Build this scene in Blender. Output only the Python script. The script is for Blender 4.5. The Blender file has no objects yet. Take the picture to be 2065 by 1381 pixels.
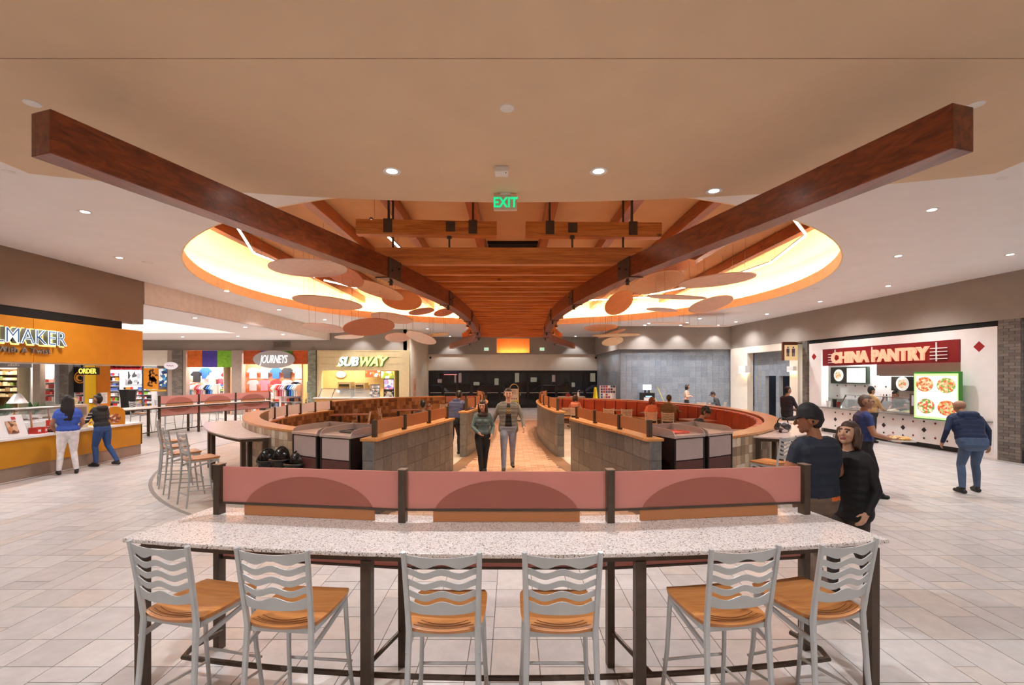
import bpy, bmesh, math, random
import numpy as np
from math import sin, cos, pi, radians as R, sqrt, atan2
from mathutils import Vector, Matrix, Euler
random.seed(11)
SC = bpy.context.scene
COL = SC.collection
# ------------------------------------------------------------------ camera, world, exposure
cam = bpy.data.cameras.new('camera'); cam_o = bpy.data.objects.new('camera', cam); COL.objects.link(cam_o)
cam.sensor_width = 36.0; cam.lens = 36.0 * 950 / 2065
cam.shift_y = 0.0327
cam.clip_start = .05; cam.clip_end = 300
cam_o.location = (0, 0, 2.1); cam_o.rotation_euler = (pi / 2, 0, 0)
SC.camera = cam_o
W = bpy.data.worlds.new('night_sky'); SC.world = W; W.use_nodes = True
W.node_tree.nodes['Background'].inputs[0].default_value = (.010, .014, .03, 1)
W.node_tree.nodes['Background'].inputs[1].default_value = 1.0
SC.view_settings.view_transform = 'Standard'; SC.view_settings.look = 'None'
SC.view_settings.exposure = 1.05; SC.view_settings.gamma = 1.0; SC.view_settings.use_curve_mapping = False
SC.cycles.use_denoising = True
SC.cycles.max_bounces = 8; SC.cycles.diffuse_bounces = 5; SC.cycles.glossy_bounces = 3
SC.cycles.transmission_bounces = 4; SC.cycles.transparent_max_bounces = 8
SC.cycles.sample_clamp_indirect = 6.0; SC.cycles.caustics_reflective = False; SC.cycles.caustics_refractive = False

SPOT_W = 140.0        # one recessed downlight
COVE_E = 40.0         # cove strip emission
def lamp(name, kind, loc, energy, color=(1, .93, .85), rot=(0, 0, 0), size=.1, size_y=None, cone=130, blend=.8):
    d = bpy.data.lights.new(name, kind); d.energy = energy; d.color = color
    if kind == 'AREA':
        d.shape = 'RECTANGLE' if size_y else 'SQUARE'; d.size = size
        if size_y: d.size_y = size_y
    elif kind == 'SPOT':
        d.spot_size = R(cone); d.spot_blend = blend; d.shadow_soft_size = size
    else: d.shadow_soft_size = size
    o = bpy.data.objects.new(name, d); COL.objects.link(o); o.location = loc; o.rotation_euler = rot
    return o

# ------------------------------------------------------------------ materials
def C(h):
    h = h.lstrip('#'); v = [int(h[i:i + 2], 16) / 255 for i in (0, 2, 4)]
    return tuple(((x / 12.92) if x <= .04045 else ((x + .055) / 1.055) ** 2.4) for x in v) + (1,)
MATS = {}
def _new(name):
    m = bpy.data.materials.new(name); m.use_nodes = True; nt = m.node_tree
    return m, nt, nt.nodes['Principled BSDF']
def N(nt, t, **kw):
    n = nt.nodes.new(t)
    for k, v in kw.items():
        if k.startswith('i_'):
            key = k[2:]; key = int(key) if key.isdigit() else key
            n.inputs[key].default_value = v
        else: setattr(n, k, v)
    return n
def ramp(nt, stops):
    n = nt.nodes.new('ShaderNodeValToRGB'); e = n.color_ramp.elements
    while len(e) < len(stops): e.new(.5)
    for q, (p, c) in zip(e, stops): q.position = p; q.color = c
    return n
def M(name, col, rough=.5, metal=0., var=.06, scale=6., bump=.0, spec=.5, alpha=None, coat=0.):
    """painted / plain surface: faint noise mottling, optional fine relief"""
    if name in MATS: return MATS[name]
    m, nt, b = _new(name); col = C(col) if isinstance(col, str) else col
    tc = N(nt, 'ShaderNodeTexCoord'); ns = N(nt, 'ShaderNodeTexNoise', i_Scale=scale, i_Detail=3.)
    nt.links.new(tc.outputs['Object'], ns.inputs['Vector'])
    lo = tuple(x * (1 - var) for x in col[:3]) + (1,); hi = tuple(min(1, x * (1 + var)) for x in col[:3]) + (1,)
    r = ramp(nt, [(.3, lo), (.7, hi)]); nt.links.new(ns.outputs['Fac'], r.inputs['Fac'])
    nt.links.new(r.outputs['Color'], b.inputs['Base Color'])
    b.inputs['Roughness'].default_value = rough; b.inputs['Metallic'].default_value = metal
    b.inputs['Specular IOR Level'].default_value = spec; b.inputs['Coat Weight'].default_value = coat
    if bump:
        bp = N(nt, 'ShaderNodeBump', i_Strength=bump, i_Distance=.01); n2 = N(nt, 'ShaderNodeTexNoise', i_Scale=scale * 12, i_Detail=2.)
        nt.links.new(tc.outputs['Object'], n2.inputs['Vector']); nt.links.new(n2.outputs['Fac'], bp.inputs['Height']); nt.links.new(bp.outputs['Normal'], b.inputs['Normal'])
    if alpha is not None: b.inputs['Alpha'].default_value = alpha
    MATS[name] = m; return m
def WOOD(name, c1, c2, c3, axis='X', rough=.35, scale=1., coat=.2, knots=True, dens=9.):
    if name in MATS: return MATS[name]
    m, nt, b = _new(name)
    tc = N(nt, 'ShaderNodeTexCoord'); mp = N(nt, 'ShaderNodeMapping')
    s = [dens * scale] * 3; s['XYZ'.index(axis)] = .55 * scale; mp.inputs['Scale'].default_value = s
    oi = N(nt, 'ShaderNodeObjectInfo'); ad = N(nt, 'ShaderNodeVectorMath', operation='ADD')
    cb = N(nt, 'ShaderNodeCombineXYZ'); ml = N(nt, 'ShaderNodeMath', operation='MULTIPLY', i_1=17.)
    nt.links.new(oi.outputs['Random'], ml.inputs[0])
    for k in range(3): nt.links.new(ml.outputs[0], cb.inputs[k])
    nt.links.new(tc.outputs['Object'], ad.inputs[0]); nt.links.new(cb.outputs[0], ad.inputs[1])
    nt.links.new(ad.outputs[0], mp.inputs['Vector'])
    n1 = N(nt, 'ShaderNodeTexNoise', i_Scale=2.2, i_Detail=5., i_Roughness=.6, i_Distortion=.8); nt.links.new(mp.outputs[0], n1.inputs['Vector'])
    r = ramp(nt, [(.28, C(c1)), (.5, C(c2)), (.74, C(c3))]); nt.links.new(n1.outputs['Fac'], r.inputs['Fac'])
    out = r.outputs['Color']
    if knots:
        vo = N(nt, 'ShaderNodeTexVoronoi', i_Scale=1.1); mp2 = N(nt, 'ShaderNodeMapping'); s2 = [2.2 * scale] * 3; s2['XYZ'.index(axis)] = 1.2 * scale
        mp2.inputs['Scale'].default_value = s2; nt.links.new(ad.outputs[0], mp2.inputs['Vector']); nt.links.new(mp2.outputs[0], vo.inputs['Vector'])
        rk = ramp(nt, [(.03, (1, 1, 1, 1)), (.09, (0, 0, 0, 1))]); nt.links.new(vo.outputs['Distance'], rk.inputs['Fac'])
        mx = N(nt, 'ShaderNodeMix', data_type='RGBA'); nt.links.new(rk.outputs['Color'], mx.inputs[0]); nt.links.new(out, mx.inputs[6])
        mx.inputs[7].default_value = tuple(x * .35 for x in C(c1)[:3]) + (1,); out = mx.outputs[2]
    nt.links.new(out, b.inputs['Base Color'])
    b.inputs['Roughness'].default_value = rough; b.inputs['Coat Weight'].default_value = coat; b.inputs['Coat Roughness'].default_value = .2
    bp = N(nt, 'ShaderNodeBump', i_Strength=.15, i_Distance=.004); nt.links.new(n1.outputs['Fac'], bp.inputs['Height']); nt.links.new(bp.outputs['Normal'], b.inputs['Normal'])
    MATS[name] = m; return m
def TILE(name, cols, rough=.45, mott=.12, mscale=9., bump=.12, spec=.4):
    """colour picked per tile: object random for single tiles, island random for joined fields"""
    if name in MATS: return MATS[name]
    m, nt, b = _new(name)
    oi = N(nt, 'ShaderNodeObjectInfo'); ge = N(nt, 'ShaderNodeNewGeometry')
    a = N(nt, 'ShaderNodeMath', operation='ADD'); f = N(nt, 'ShaderNodeMath', operation='FRACT')
    nt.links.new(oi.outputs['Random'], a.inputs[0]); nt.links.new(ge.outputs['Random Per Island'], a.inputs[1]); nt.links.new(a.outputs[0], f.inputs[0])
    n = len(cols); r = ramp(nt, [(i / n, C(c)) for i, c in enumerate(cols)]); r.color_ramp.interpolation = 'CONSTANT'
    nt.links.new(f.outputs[0], r.inputs['Fac'])
    ns = N(nt, 'ShaderNodeTexNoise', i_Scale=mscale, i_Detail=6., i_Roughness=.65); nt.links.new(ge.outputs['Position'], ns.inputs['Vector'])
    mr = N(nt, 'ShaderNodeMapRange', i_1=.3, i_2=.7, i_3=1 - mott, i_4=1 + mott); nt.links.new(ns.outputs['Fac'], mr.inputs[0])
    mu = N(nt, 'ShaderNodeVectorMath', operation='SCALE'); nt.links.new(r.outputs['Color'], mu.inputs[0]); nt.links.new(mr.outputs[0], mu.inputs['Scale'])
    nt.links.new(mu.outputs[0], b.inputs['Base Color'])
    b.inputs['Roughness'].default_value = rough; b.inputs['Specular IOR Level'].default_value = spec
    bp = N(nt, 'ShaderNodeBump', i_Strength=bump, i_Distance=.004); nt.links.new(ns.outputs['Fac'], bp.inputs['Height']); nt.links.new(bp.outputs['Normal'], b.inputs['Normal'])
    MATS[name] = m; return m
def EM(name, col, strength):
    if name in MATS: return MATS[name]
    m, nt, b = _new(name); col = C(col) if isinstance(col, str) else col
    b.inputs['Base Color'].default_value = tuple(x * .6 for x in col[:3]) + (1,)
    b.inputs['Emission Color'].default_value = col; b.inputs['Emission Strength'].default_value = strength; b.inputs['Roughness'].default_value = .4
    MATS[name] = m; return m
def GLASS(name, col=(.9, .96, .95, 1), alpha=.18, rough=.03):
    if name in MATS: return MATS[name]
    m, nt, b = _new(name); b.inputs['Base Color'].default_value = col; b.inputs['Roughness'].default_value = rough
    b.inputs['Alpha'].default_value = alpha; b.inputs['Specular IOR Level'].default_value = .8
    MATS[name] = m; return m
def FOOD(name, bg, cols, scale, size=.62):
    """printed / displayed food: blotches of colours inside a round area (object coordinates, unit disc in X,Y)"""
    if name in MATS: return MATS[name]
    m, nt, b = _new(name); tc = N(nt, 'ShaderNodeTexCoord')
    vo = N(nt, 'ShaderNodeTexVoronoi', i_Scale=scale); nt.links.new(tc.outputs['Object'], vo.inputs['Vector'])
    sp = N(nt, 'ShaderNodeSeparateColor'); nt.links.new(vo.outputs['Color'], sp.inputs[0])
    n = len(cols); r = ramp(nt, [(i / n, C(c)) for i, c in enumerate(cols)]); r.color_ramp.interpolation = 'CONSTANT'; nt.links.new(sp.outputs[0], r.inputs['Fac'])
    nt.links.new(r.outputs['Color'], b.inputs['Base Color']); b.inputs['Roughness'].default_value = .5
    nt.links.new(r.outputs['Color'], b.inputs['Emission Color']); b.inputs['Emission Strength'].default_value = bg
    MATS[name] = m; return m
def TERRAZZO(name):
    m, nt, b = _new(name); ge = N(nt, 'ShaderNodeNewGeometry')
    v1 = N(nt, 'ShaderNodeTexVoronoi', i_Scale=150.); v2 = N(nt, 'ShaderNodeTexVoronoi', i_Scale=92.)
    for v in (v1, v2): nt.links.new(ge.outputs['Position'], v.inputs['Vector'])
    s1 = N(nt, 'ShaderNodeSeparateColor'); nt.links.new(v1.outputs['Color'], s1.inputs[0])
    s2 = N(nt, 'ShaderNodeSeparateColor'); nt.links.new(v2.outputs['Color'], s2.inputs[0])
    r1 = ramp(nt, [(0, C('#d9d3d0')), (.3, C('#e6e0dc')), (.55, C('#cfc4bf')), (.82, C('#bdb3ad')), (.91, C('#8f837d')), (.965, C('#3a3432'))]); r1.color_ramp.interpolation = 'CONSTANT'
    nt.links.new(s1.outputs[0], r1.inputs['Fac'])
    ms = ramp(nt, [(0, (0, 0, 0, 1)), (.91, (1, 1, 1, 1))]); ms.color_ramp.interpolation = 'CONSTANT'; nt.links.new(s2.outputs[1], ms.inputs['Fac'])
    r2 = ramp(nt, [(0, C('#3b3432')), (.5, C('#8a7468')), (.75, C('#f2efec'))]); r2.color_ramp.interpolation = 'CONSTANT'; nt.links.new(s2.outputs[0], r2.inputs['Fac'])
    d = N(nt, 'ShaderNodeMath', operation='LESS_THAN', i_1=.42); nt.links.new(v2.outputs['Distance'], d.inputs[0])
    mm = N(nt, 'ShaderNodeMath', operation='MULTIPLY'); nt.links.new(d.outputs[0], mm.inputs[0]); nt.links.new(ms.outputs['Color'], mm.inputs[1])
    mx = N(nt, 'ShaderNodeMix', data_type='RGBA'); nt.links.new(mm.outputs[0], mx.inputs[0]); nt.links.new(r1.outputs['Color'], mx.inputs[6]); nt.links.new(r2.outputs['Color'], mx.inputs[7])
    nt.links.new(mx.outputs[2], b.inputs['Base Color']); b.inputs['Roughness'].default_value = .28
    MATS[name] = m; return m

steel_dark = M('bronze_steel', '#54463b', .42, .4, .12, 14, .05)
steel_black = M('black_steel', '#2b2724', .45, .4)
chrome = M('brushed_steel', '#b9b6b2', .28, .9, .05, 20)
frame_grey = M('grey_enamel', '#c1c5c7', .42, .25, .05, 9)
frame_cream = M('cream_enamel', '#cbb59c', .45, .1, .05, 9)
seat_wood = WOOD('maple_seat', '#b4713a', '#c98446', '#d9995a', 'X', .32, 1.4, .4, False)
beam_wood = WOOD('dark_stained_timber', '#58220c', '#7c3514', '#964a1f', 'Y', .3, 1., .35)
slat_wood = WOOD('orange_timber', '#a85220', '#d07a34', '#e6964e', 'X', .36, 1., .25)  # slats and cross beams, more orange than the side beams
cap_wood = WOOD('oak_cap', '#b0743a', '#c78a4c', '#d9a268', 'X', .35, 1.2, .3, False)
terrazzo = TERRAZZO('terrazzo')
white_paint = M('white_ceiling_paint', '#efebea', .85, 0, .02, 2, .04)
tan_paint = M('tan_ceiling_paint', '#dcc0a0', .8, 0, .03, 2, .04)
taupe = M('taupe_wall_paint', '#978b81', .7, 0, .04, 3, .05)
cream = M('cream_wall_paint', '#e8dccb', .75, 0, .03, 3, .04)
white_pl = M('white_laminate', '#f0eeec', .35, 0, .02)
black = M('black_plastic', '#141313', .4, 0, .1)
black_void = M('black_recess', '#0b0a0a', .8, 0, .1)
def FROST(name, col, f=.45):
    m = M(name, col, .45, 0, .04, 3); nt = m.node_tree; b = nt.nodes['Principled BSDF']; o = nt.nodes['Material Output']
    tr = N(nt, 'ShaderNodeBsdfTranslucent'); tr.inputs[0].default_value = C(col); mx = N(nt, 'ShaderNodeMixShader', i_0=f)
    nt.links.new(b.outputs[0], mx.inputs[1]); nt.links.new(tr.outputs[0], mx.inputs[2]); nt.links.new(mx.outputs[0], o.inputs[0]); return m
pink = FROST('pink_frosted_glass', '#dba298')
pink_dark = FROST('rust_oval_glass', '#c68070')
amber = FROST('amber_frosted_glass', '#d09a6c')
burgundy = M('burgundy_vinyl', '#b04a30', .36, 0, .12, 5, .05)
orange_lam = M('orange_laminate', '#d98a1e', .4, 0, .05, 4)
mustard = M('mustard_laminate', '#c98a12', .4, 0, .05, 4)
yellow_lam = M('yellow_laminate', '#eab41c', .4, 0, .04, 4)
maroon = M('maroon_laminate', '#5d322d', .4, 0, .06, 5)
greylam = M('grey_laminate', '#b9a9a6', .3, .1, .05, 5)
plaster = M('vault_plaster', '#d6a474', .85, 0, .04, 2, .05)
glass_clear = GLASS('clear_glass')
glass_dark = GLASS('night_glass', (.02, .022, .025, 1), .5, .04)

# ------------------------------------------------------------------ mesh builder
class MB:
    def __init__(s): s.v = []; s.f = []
    def add(s, vs, fs):
        o = len(s.v); s.v += [tuple(v) for v in vs]; s.f += [tuple(i + o for i in f) for f in fs]; return s
    def box(s, x, y, z, sx, sy, sz, rz=0., rx=0., ry=0.):
        """centre, full sizes, rotation"""
        m = Euler((rx, ry, rz)).to_matrix() if (rx or ry or rz) else None; vs = []
        for dz in (-.5, .5):
            for dx, dy in ((-.5, -.5), (.5, -.5), (.5, .5), (-.5, .5)):
                p = Vector((dx * sx, dy * sy, dz * sz)); p = m @ p if m else p; vs.append((p.x + x, p.y + y, p.z + z))
        return s.add(vs, [(3, 2, 1, 0), (4, 5, 6, 7), (0, 1, 5, 4), (1, 2, 6, 5), (2, 3, 7, 6), (3, 0, 4, 7)])
    def bb(s, x0, x1, y0, y1, z0, z1): return s.box((x0 + x1) / 2, (y0 + y1) / 2, (z0 + z1) / 2, abs(x1 - x0), abs(y1 - y0), abs(z1 - z0))
    def bar(s, p, q, w, h, up=(0, 0, 1)):
        """rectangular bar from p to q"""
        p = Vector(p); q = Vector(q); d = (q - p).normalized(); u = Vector(up)
        if abs(d.dot(u)) > .98: u = Vector((0, 1, 0))
        a = d.cross(u).normalized() * w / 2; b = a.cross(d).normalized() * h / 2; vs = []
        for c in (p, q):
            for sa, sb in ((-1, -1), (1, -1), (1, 1), (-1, 1)): vs.append(c + a * sa + b * sb)
        return s.add(vs, [(3, 2, 1, 0), (4, 5, 6, 7), (0, 1, 5, 4), (1, 2, 6, 5), (2, 3, 7, 6), (3, 0, 4, 7)])
    def cyl(s, p, q, r0, r1=None, n=12):
        r1 = r0 if r1 is None else r1; return s.tube([p, q], [r0, r1], n)
    def tube(s, pts, r, n=8, closed=False):
        pts = [Vector(p) for p in pts]; k = len(pts); rr = r if isinstance(r, (list, tuple)) else [r] * k; vs = []; fs = []; last = None
        for i, p in enumerate(pts):
            a = pts[(i - 1) % k] if (closed or i > 0) else p; b = pts[(i + 1) % k] if (closed or i < k - 1) else p
            d = (b - a).normalized()
            if last is None:
                u = Vector((0, 0, 1)) if abs(d.z) < .9 else Vector((1, 0, 0)); x = d.cross(u).normalized()
            else:
                x = (last - d * last.dot(d)).normalized()
            last = x; y = d.cross(x)
            for j in range(n): t = 2 * pi * j / n; vs.append(p + (x * cos(t) + y * sin(t)) * rr[i])
        for i in range(k if closed else k - 1):
            for j in range(n):
                a = i * n + j; b = i * n + (j + 1) % n; c = ((i + 1) % k) * n + (j + 1) % n; d = ((i + 1) % k) * n + j; fs.append((a, b, c, d))
        if not closed: fs.append(tuple(range(n - 1, -1, -1))); fs.append(tuple((k - 1) * n + j for j in range(n)))
        return s.add(vs, fs)
    def prism(s, poly, z0, z1):
        n = len(poly); vs = [(x, y, z0) for x, y in poly] + [(x, y, z1) for x, y in poly]
        return s.add(vs, [tuple(range(n - 1, -1, -1)), tuple(range(n, 2 * n))] + [(i, (i + 1) % n, n + (i + 1) % n, n + i) for i in range(n)])
    def vprism(s, poly, y0, y1):
        """outline in X,Z extruded along Y"""
        n = len(poly); vs = [(x, y0, z) for x, z in poly] + [(x, y1, z) for x, z in poly]
        return s.add(vs, [tuple(range(n)), tuple(range(2 * n - 1, n - 1, -1))] + [(n + i, n + (i + 1) % n, (i + 1) % n, i) for i in range(n)])
    def strip(s, A, B, z0, z1, closed=False):
        """solid band between two plan polylines"""
        n = len(A); vs = []
        for a, b in zip(A, B): vs += [(a[0], a[1], z0), (b[0], b[1], z0), (b[0], b[1], z1), (a[0], a[1], z1)]
        fs = []
        for i in range(n if closed else n - 1):
            p = 4 * i; q = 4 * ((i + 1) % n)
            for k in range(4): fs.append((p + k, p + (k + 1) % 4, q + (k + 1) % 4, q + k))
        if not closed: fs += [(3, 2, 1, 0), tuple(4 * (n - 1) + k for k in range(4))]
        return s.add(vs, fs)
    def lathe(s, prof, n=20, c=(0, 0, 0), caps=True):
        vs = []; fs = []; k = len(prof)
        for r, z in prof:
            for j in range(n): t = 2 * pi * j / n; vs.append((c[0] + r * cos(t), c[1] + r * sin(t), c[2] + z))
        for i in range(k - 1):
            for j in range(n): fs.append((i * n + j, i * n + (j + 1) % n, (i + 1) * n + (j + 1) % n, (i + 1) * n + j))
        if caps and prof[0][0] > 1e-6: fs.append(tuple(range(n - 1, -1, -1)))
        if caps and prof[-1][0] > 1e-6: fs.append(tuple((k - 1) * n + j for j in range(n)))
        return s.add(vs, fs)
    def ball(s, c, r, n=12, m=8):
        r = r if isinstance(r, (tuple, list)) else (r, r, r)
        vs = [(c[0], c[1], c[2] - r[2])]; fs = []
        for i in range(1, m):
            a = pi * i / m
            for j in range(n): t = 2 * pi * j / n; vs.append((c[0] + r[0] * sin(a) * cos(t), c[1] + r[1] * sin(a) * sin(t), c[2] - r[2] * cos(a)))
        vs.append((c[0], c[1], c[2] + r[2])); L = len(vs) - 1
        for j in range(n): fs.append((0, 1 + (j + 1) % n, 1 + j)); fs.append((L, L - n + j, L - n + (j + 1) % n))
        for i in range(m - 2):
            for j in range(n): a = 1 + i * n + j; b = 1 + i * n + (j + 1) % n; fs.append((a, b, b + n, a + n))
        return s.add(vs, fs)
    def grid(s, rows):
        """surface through rows of points"""
        k = len(rows[0]); vs = [p for r in rows for p in r]
        return s.add(vs, [(i * k + j, i * k + j + 1, (i + 1) * k + j + 1, (i + 1) * k + j) for i in range(len(rows) - 1) for j in range(k - 1)])
    def mesh(s, name):
        me = bpy.data.meshes.new(name); me.from_pydata(s.v, [], s.f); me.update()
        return me
    def build(s, name, mat, parent=None, smooth=False, bevel=0., label=None, fix=True):
        me = s.mesh(name)
        if fix:
            bm = bmesh.new(); bm.from_mesh(me); bmesh.ops.recalc_face_normals(bm, faces=bm.faces); bm.to_mesh(me); bm.free()
        for m in (mat if isinstance(mat, (list, tuple)) else [mat]): me.materials.append(m)
        if smooth:
            for p in me.polygons: p.use_smooth = True
            me.set_sharp_from_angle(angle=R(40))
        o = bpy.data.objects.new(name, me); COL.objects.link(o); o.parent = parent
        if bevel:
            b = o.modifiers.new('edge', 'BEVEL'); b.width = bevel; b.segments = 2; b.limit_method = 'ANGLE'
        if label: o['label'] = label
        return o
def thing(name, label, cat, loc=(0, 0, 0), rz=0., group=None):
    o = bpy.data.objects.new(name, None); COL.objects.link(o); o.location = loc; o.rotation_euler = (0, 0, rz)
    return tag(o, label, cat, group)
def tag(o, label, cat, group=None):
    o['label'] = label; o['category'] = cat; o['kind'] = 'thing'
    if group: o['group'] = group
    return o
def struct(o): o['kind'] = 'structure'; return o
def stuff(o): o['kind'] = 'stuff'; return o
ORD = ['first', 'second', 'third', 'fourth', 'fifth', 'sixth', 'seventh', 'eighth', 'ninth', 'tenth', 'eleventh', 'twelfth', 'thirteenth', 'fourteenth', 'fifteenth', 'sixteenth', 'seventeenth', 'eighteenth', 'nineteenth', 'twentieth']
def dup(root, loc, rz=None, label=None, group=None, scale=None):
    """a copy of a thing with copies of its parts and sub-parts, sharing mesh data"""
    r = root.copy(); COL.objects.link(r); r.location = loc
    if rz is not None: r.rotation_euler = (0, 0, rz)
    if label: r['label'] = label
    if group: r['group'] = group
    if scale: r.scale = scale
    def kids(a, b):
        for ch in a.children:
            c = ch.copy(); COL.objects.link(c); c.parent = b; kids(ch, c)
    kids(root, r); return r
FONTS = {}
def text(name, body, h, mat, loc=(0, 0, 0), rot=(pi / 2, 0, 0), parent=None, ext=.01, bold=0., align='CENTER', sx=1., shear=0., space=1.):
    """cap height h; converted to mesh"""
    cu = bpy.data.curves.new(name, 'FONT'); cu.body = body; cu.size = h / .69; cu.extrude = ext; cu.offset = bold; cu.align_x = align; cu.shear = shear; cu.space_character = space
    cu.resolution_u = 3
    o = bpy.data.objects.new(name, cu); COL.objects.link(o)
    dg = bpy.context.evaluated_depsgraph_get(); me = bpy.data.meshes.new_from_object(o.evaluated_get(dg)); bpy.data.objects.remove(o)
    me.materials.clear(); me.materials.append(mat); me.name = name
    for v in me.vertices: v.co.x *= sx
    o = bpy.data.objects.new(name, me); COL.objects.link(o); o.location = loc; o.rotation_euler = rot; o.parent = parent
    return o
def spline(pts, n):
    """Catmull-Rom through plan points, n samples per span"""
    P = [Vector(p) for p in pts]; P = [P[0] * 2 - P[1]] + P + [P[-1] * 2 - P[-2]]; out = []
    for i in range(1, len(P) - 2):
        for k in range(n):
            t = k / n; a, b, c, d = P[i - 1:i + 3]
            out.append(.5 * ((2 * b) + (c - a) * t + (2 * a - 5 * b + 4 * c - d) * t * t + (3 * b - a - 3 * c + d) * t ** 3))
    out.append(P[-2]); return out
def offset(path, d):
    """plan polyline moved d to its left"""
    out = []
    for i, p in enumerate(path):
        a = path[max(0, i - 1)]; b = path[min(len(path) - 1, i + 1)]; t = (b - a).normalized(); out.append(Vector((p.x - t.y * d, p.y + t.x * d)))
    return out
CY = 14.5                                   # centre of the round seating area, on the room's axis
def pol(a, r): return Vector((r * sin(R(a)), CY - r * cos(R(a))))
def ell(t, d=0.): return Vector(((6.99 - d) * sin(R(t)), CY - (7.8 - d) * cos(R(t))))
# ================================================================== SETTING
# ---------- floor
def floor_material():
    m, nt, b = _new('floor_bed'); tc = N(nt, 'ShaderNodeTexCoord'); mp = N(nt, 'ShaderNodeMapping'); mp.inputs['Rotation'].default_value = (0, 0, pi / 2)
    nt.links.new(tc.outputs['Object'], mp.inputs['Vector'])
    br = N(nt, 'ShaderNodeTexBrick', offset=.4, i_Scale=1.); br.inputs['Color1'].default_value = C('#c9c0ba'); br.inputs['Color2'].default_value = C('#b9afa8'); br.inputs['Mortar'].default_value = C('#7d736d')
    br.inputs['Brick Width'].default_value = .44; br.inputs['Row Height'].default_value = .352; br.inputs['Mortar Size'].default_value = .005
    nt.links.new(mp.outputs[0], br.inputs['Vector']); nt.links.new(br.outputs['Color'], b.inputs['Base Color']); b.inputs['Roughness'].default_value = .33
    return m
floor = struct(MB().bb(-31, 17, -5.2, 33, -.12, -.004).build('floor', floor_material()))
tile_mat = TILE('floor_tile', ['#cbc6c4', '#c4c0be', '#cdc7c3', '#bfbab8', '#c8c3c1', '#cbc2bb', '#c2bebc', '#ccc8c6'], .33, .10, 7.)
ring_mat = TILE('seating_tile', ['#cdc0b2', '#c6b8aa', '#d2c6b9', '#c9bdb1'], .32, .08, 5.)
aisle_mat = TILE('aisle_tile', ['#c39f86', '#b98f74', '#c9a78e', '#be977c'], .35, .1, 9.)
def clip_circle(poly, r, keep_out):
    """cut a small plan polygon where the circle of radius r about the seating centre passes"""
    cx = sum(p[0] for p in poly) / len(poly); cy = sum(p[1] for p in poly) / len(poly)
    d = Vector((cx, cy - CY)); d.normalize(); sg = 1 if keep_out else -1
    f = lambda p: sg * (p[0] * d.x + (p[1] - CY) * d.y - r); out = []
    for i, p in enumerate(poly):
        q = poly[(i + 1) % len(poly)]; fp, fq = f(p), f(q)
        if fp >= 0: out.append(p)
        if fp * fq < 0: t = fp / (fp - fq); out.append((p[0] + (q[0] - p[0]) * t, p[1] + (q[1] - p[1]) * t))
    return out
MB().bb(-9.9, 12.05, 1.0, 15.4, -.02, -.0036).build('grout_bed', M('floor_grout', '#6b615b', .7), floor)
U = .176; tiles = []
rt = random.Random(4)
for ix in range(-16, 16):
    for iy in range(1, 18):
        x = ix * 5 * U + .2; y0 = iy * 5 * U + .236
        for w, opts in ((2, ((2, 3), (3, 2), (2, 1, 2), (1, 3, 1))), (1, ((3, 2), (2, 3), (4, 1), (1, 4))), (2, ((3, 2), (2, 3), (1, 2, 2)))):
            y = y0
            for d in rt.choice(opts):
                tiles.append((x, y, w, d)); y += d * U
            x += w * U
G = .0032; near = []; field = MB()
for (x, y, w, d) in tiles:
    cx = x + w * U / 2; cyy = y + d * U / 2
    if abs(cx) > 1.3 * cyy + 2 or cx < -9.9 or cx > 12.0: continue
    rr = sqrt(cx * cx + (cyy - CY) ** 2)
    if rr < 8.4: continue
    if rr > 9.3 and abs(cx) < 1.12 * cyy + .2 and cyy > 2.55 and len(near) < 2000 and cyy < 7: near.append((cx * cx * .5 + cyy * cyy, x, y, w, d)); continue
    poly = [(x + G, y + G), (x + w * U - G, y + G), (x + w * U - G, y + d * U - G), (x + G, y + d * U - G)]
    if rr < 9.3: poly = clip_circle(poly, 8.86, True)
    if len(poly) > 2: field.prism(poly, -.006, 0)
near.sort(); tile_me = {}
for k, (_, x, y, w, d) in enumerate(near):
    if k >= 300:
        field.prism([(x + G, y + G), (x + w * U - G, y + G), (x + w * U - G, y + d * U - G), (x + G, y + d * U - G)], -.006, 0); continue
    if (w, d) not in tile_me:
        me = MB().box(0, 0, -.003, w * U - 2 * G, d * U - 2 * G, .006).mesh('tile'); me.materials.append(tile_mat); tile_me[w, d] = me
    o = bpy.data.objects.new('tile', tile_me[w, d]); COL.objects.link(o); o.parent = floor; o.location = (x + w * U / 2, y + d * U / 2, rt.uniform(-.0006, .0006))
stuff(field.build('tile_field', tile_mat, floor, fix=False))
ringf = MB(); S = .44
for ix in range(-21, 21):
    for iy in range(12, 55):
        x = ix * S; y = iy * S; rr = sqrt((x + S / 2) ** 2 + (y + S / 2 - CY) ** 2)
        if rr > 9.2: continue
        poly = [(x + .003, y + .003), (x + S - .003, y + .003), (x + S - .003, y + S - .003), (x + .003, y + S - .003)]
        if rr > 8.3: poly = clip_circle(poly, 8.80, False)
        if len(poly) > 2: ringf.prism(poly, -.006, 0)
stuff(ringf.build('seating_tile_field', ring_mat, floor, fix=False))
circ = [pol(a, 8.86) for a in range(0, 360, 3)]; circ2 = [pol(a, 8.80) for a in range(0, 360, 3)]
MB().strip(circ, circ2, -.006, .0005, True).build('border_strip', M('floor_joint', '#8e847d', .5), floor)
AX = [(2.05, 6.3), (1.75, 8.3), (1.22, 10.5), (1.0, 12.3), (.86, 15), (.86, 17.3), (1.15, 20), (1.6, 22.4)]
axs = spline(AX, 6)
MB().strip([Vector((-p.x, p.y)) for p in axs], axs, -.01, .0015).build('aisle_bed', M('aisle_grout', '#7a6456', .6), floor)
ai = MB(); yy = 6.35; row = 0
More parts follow.
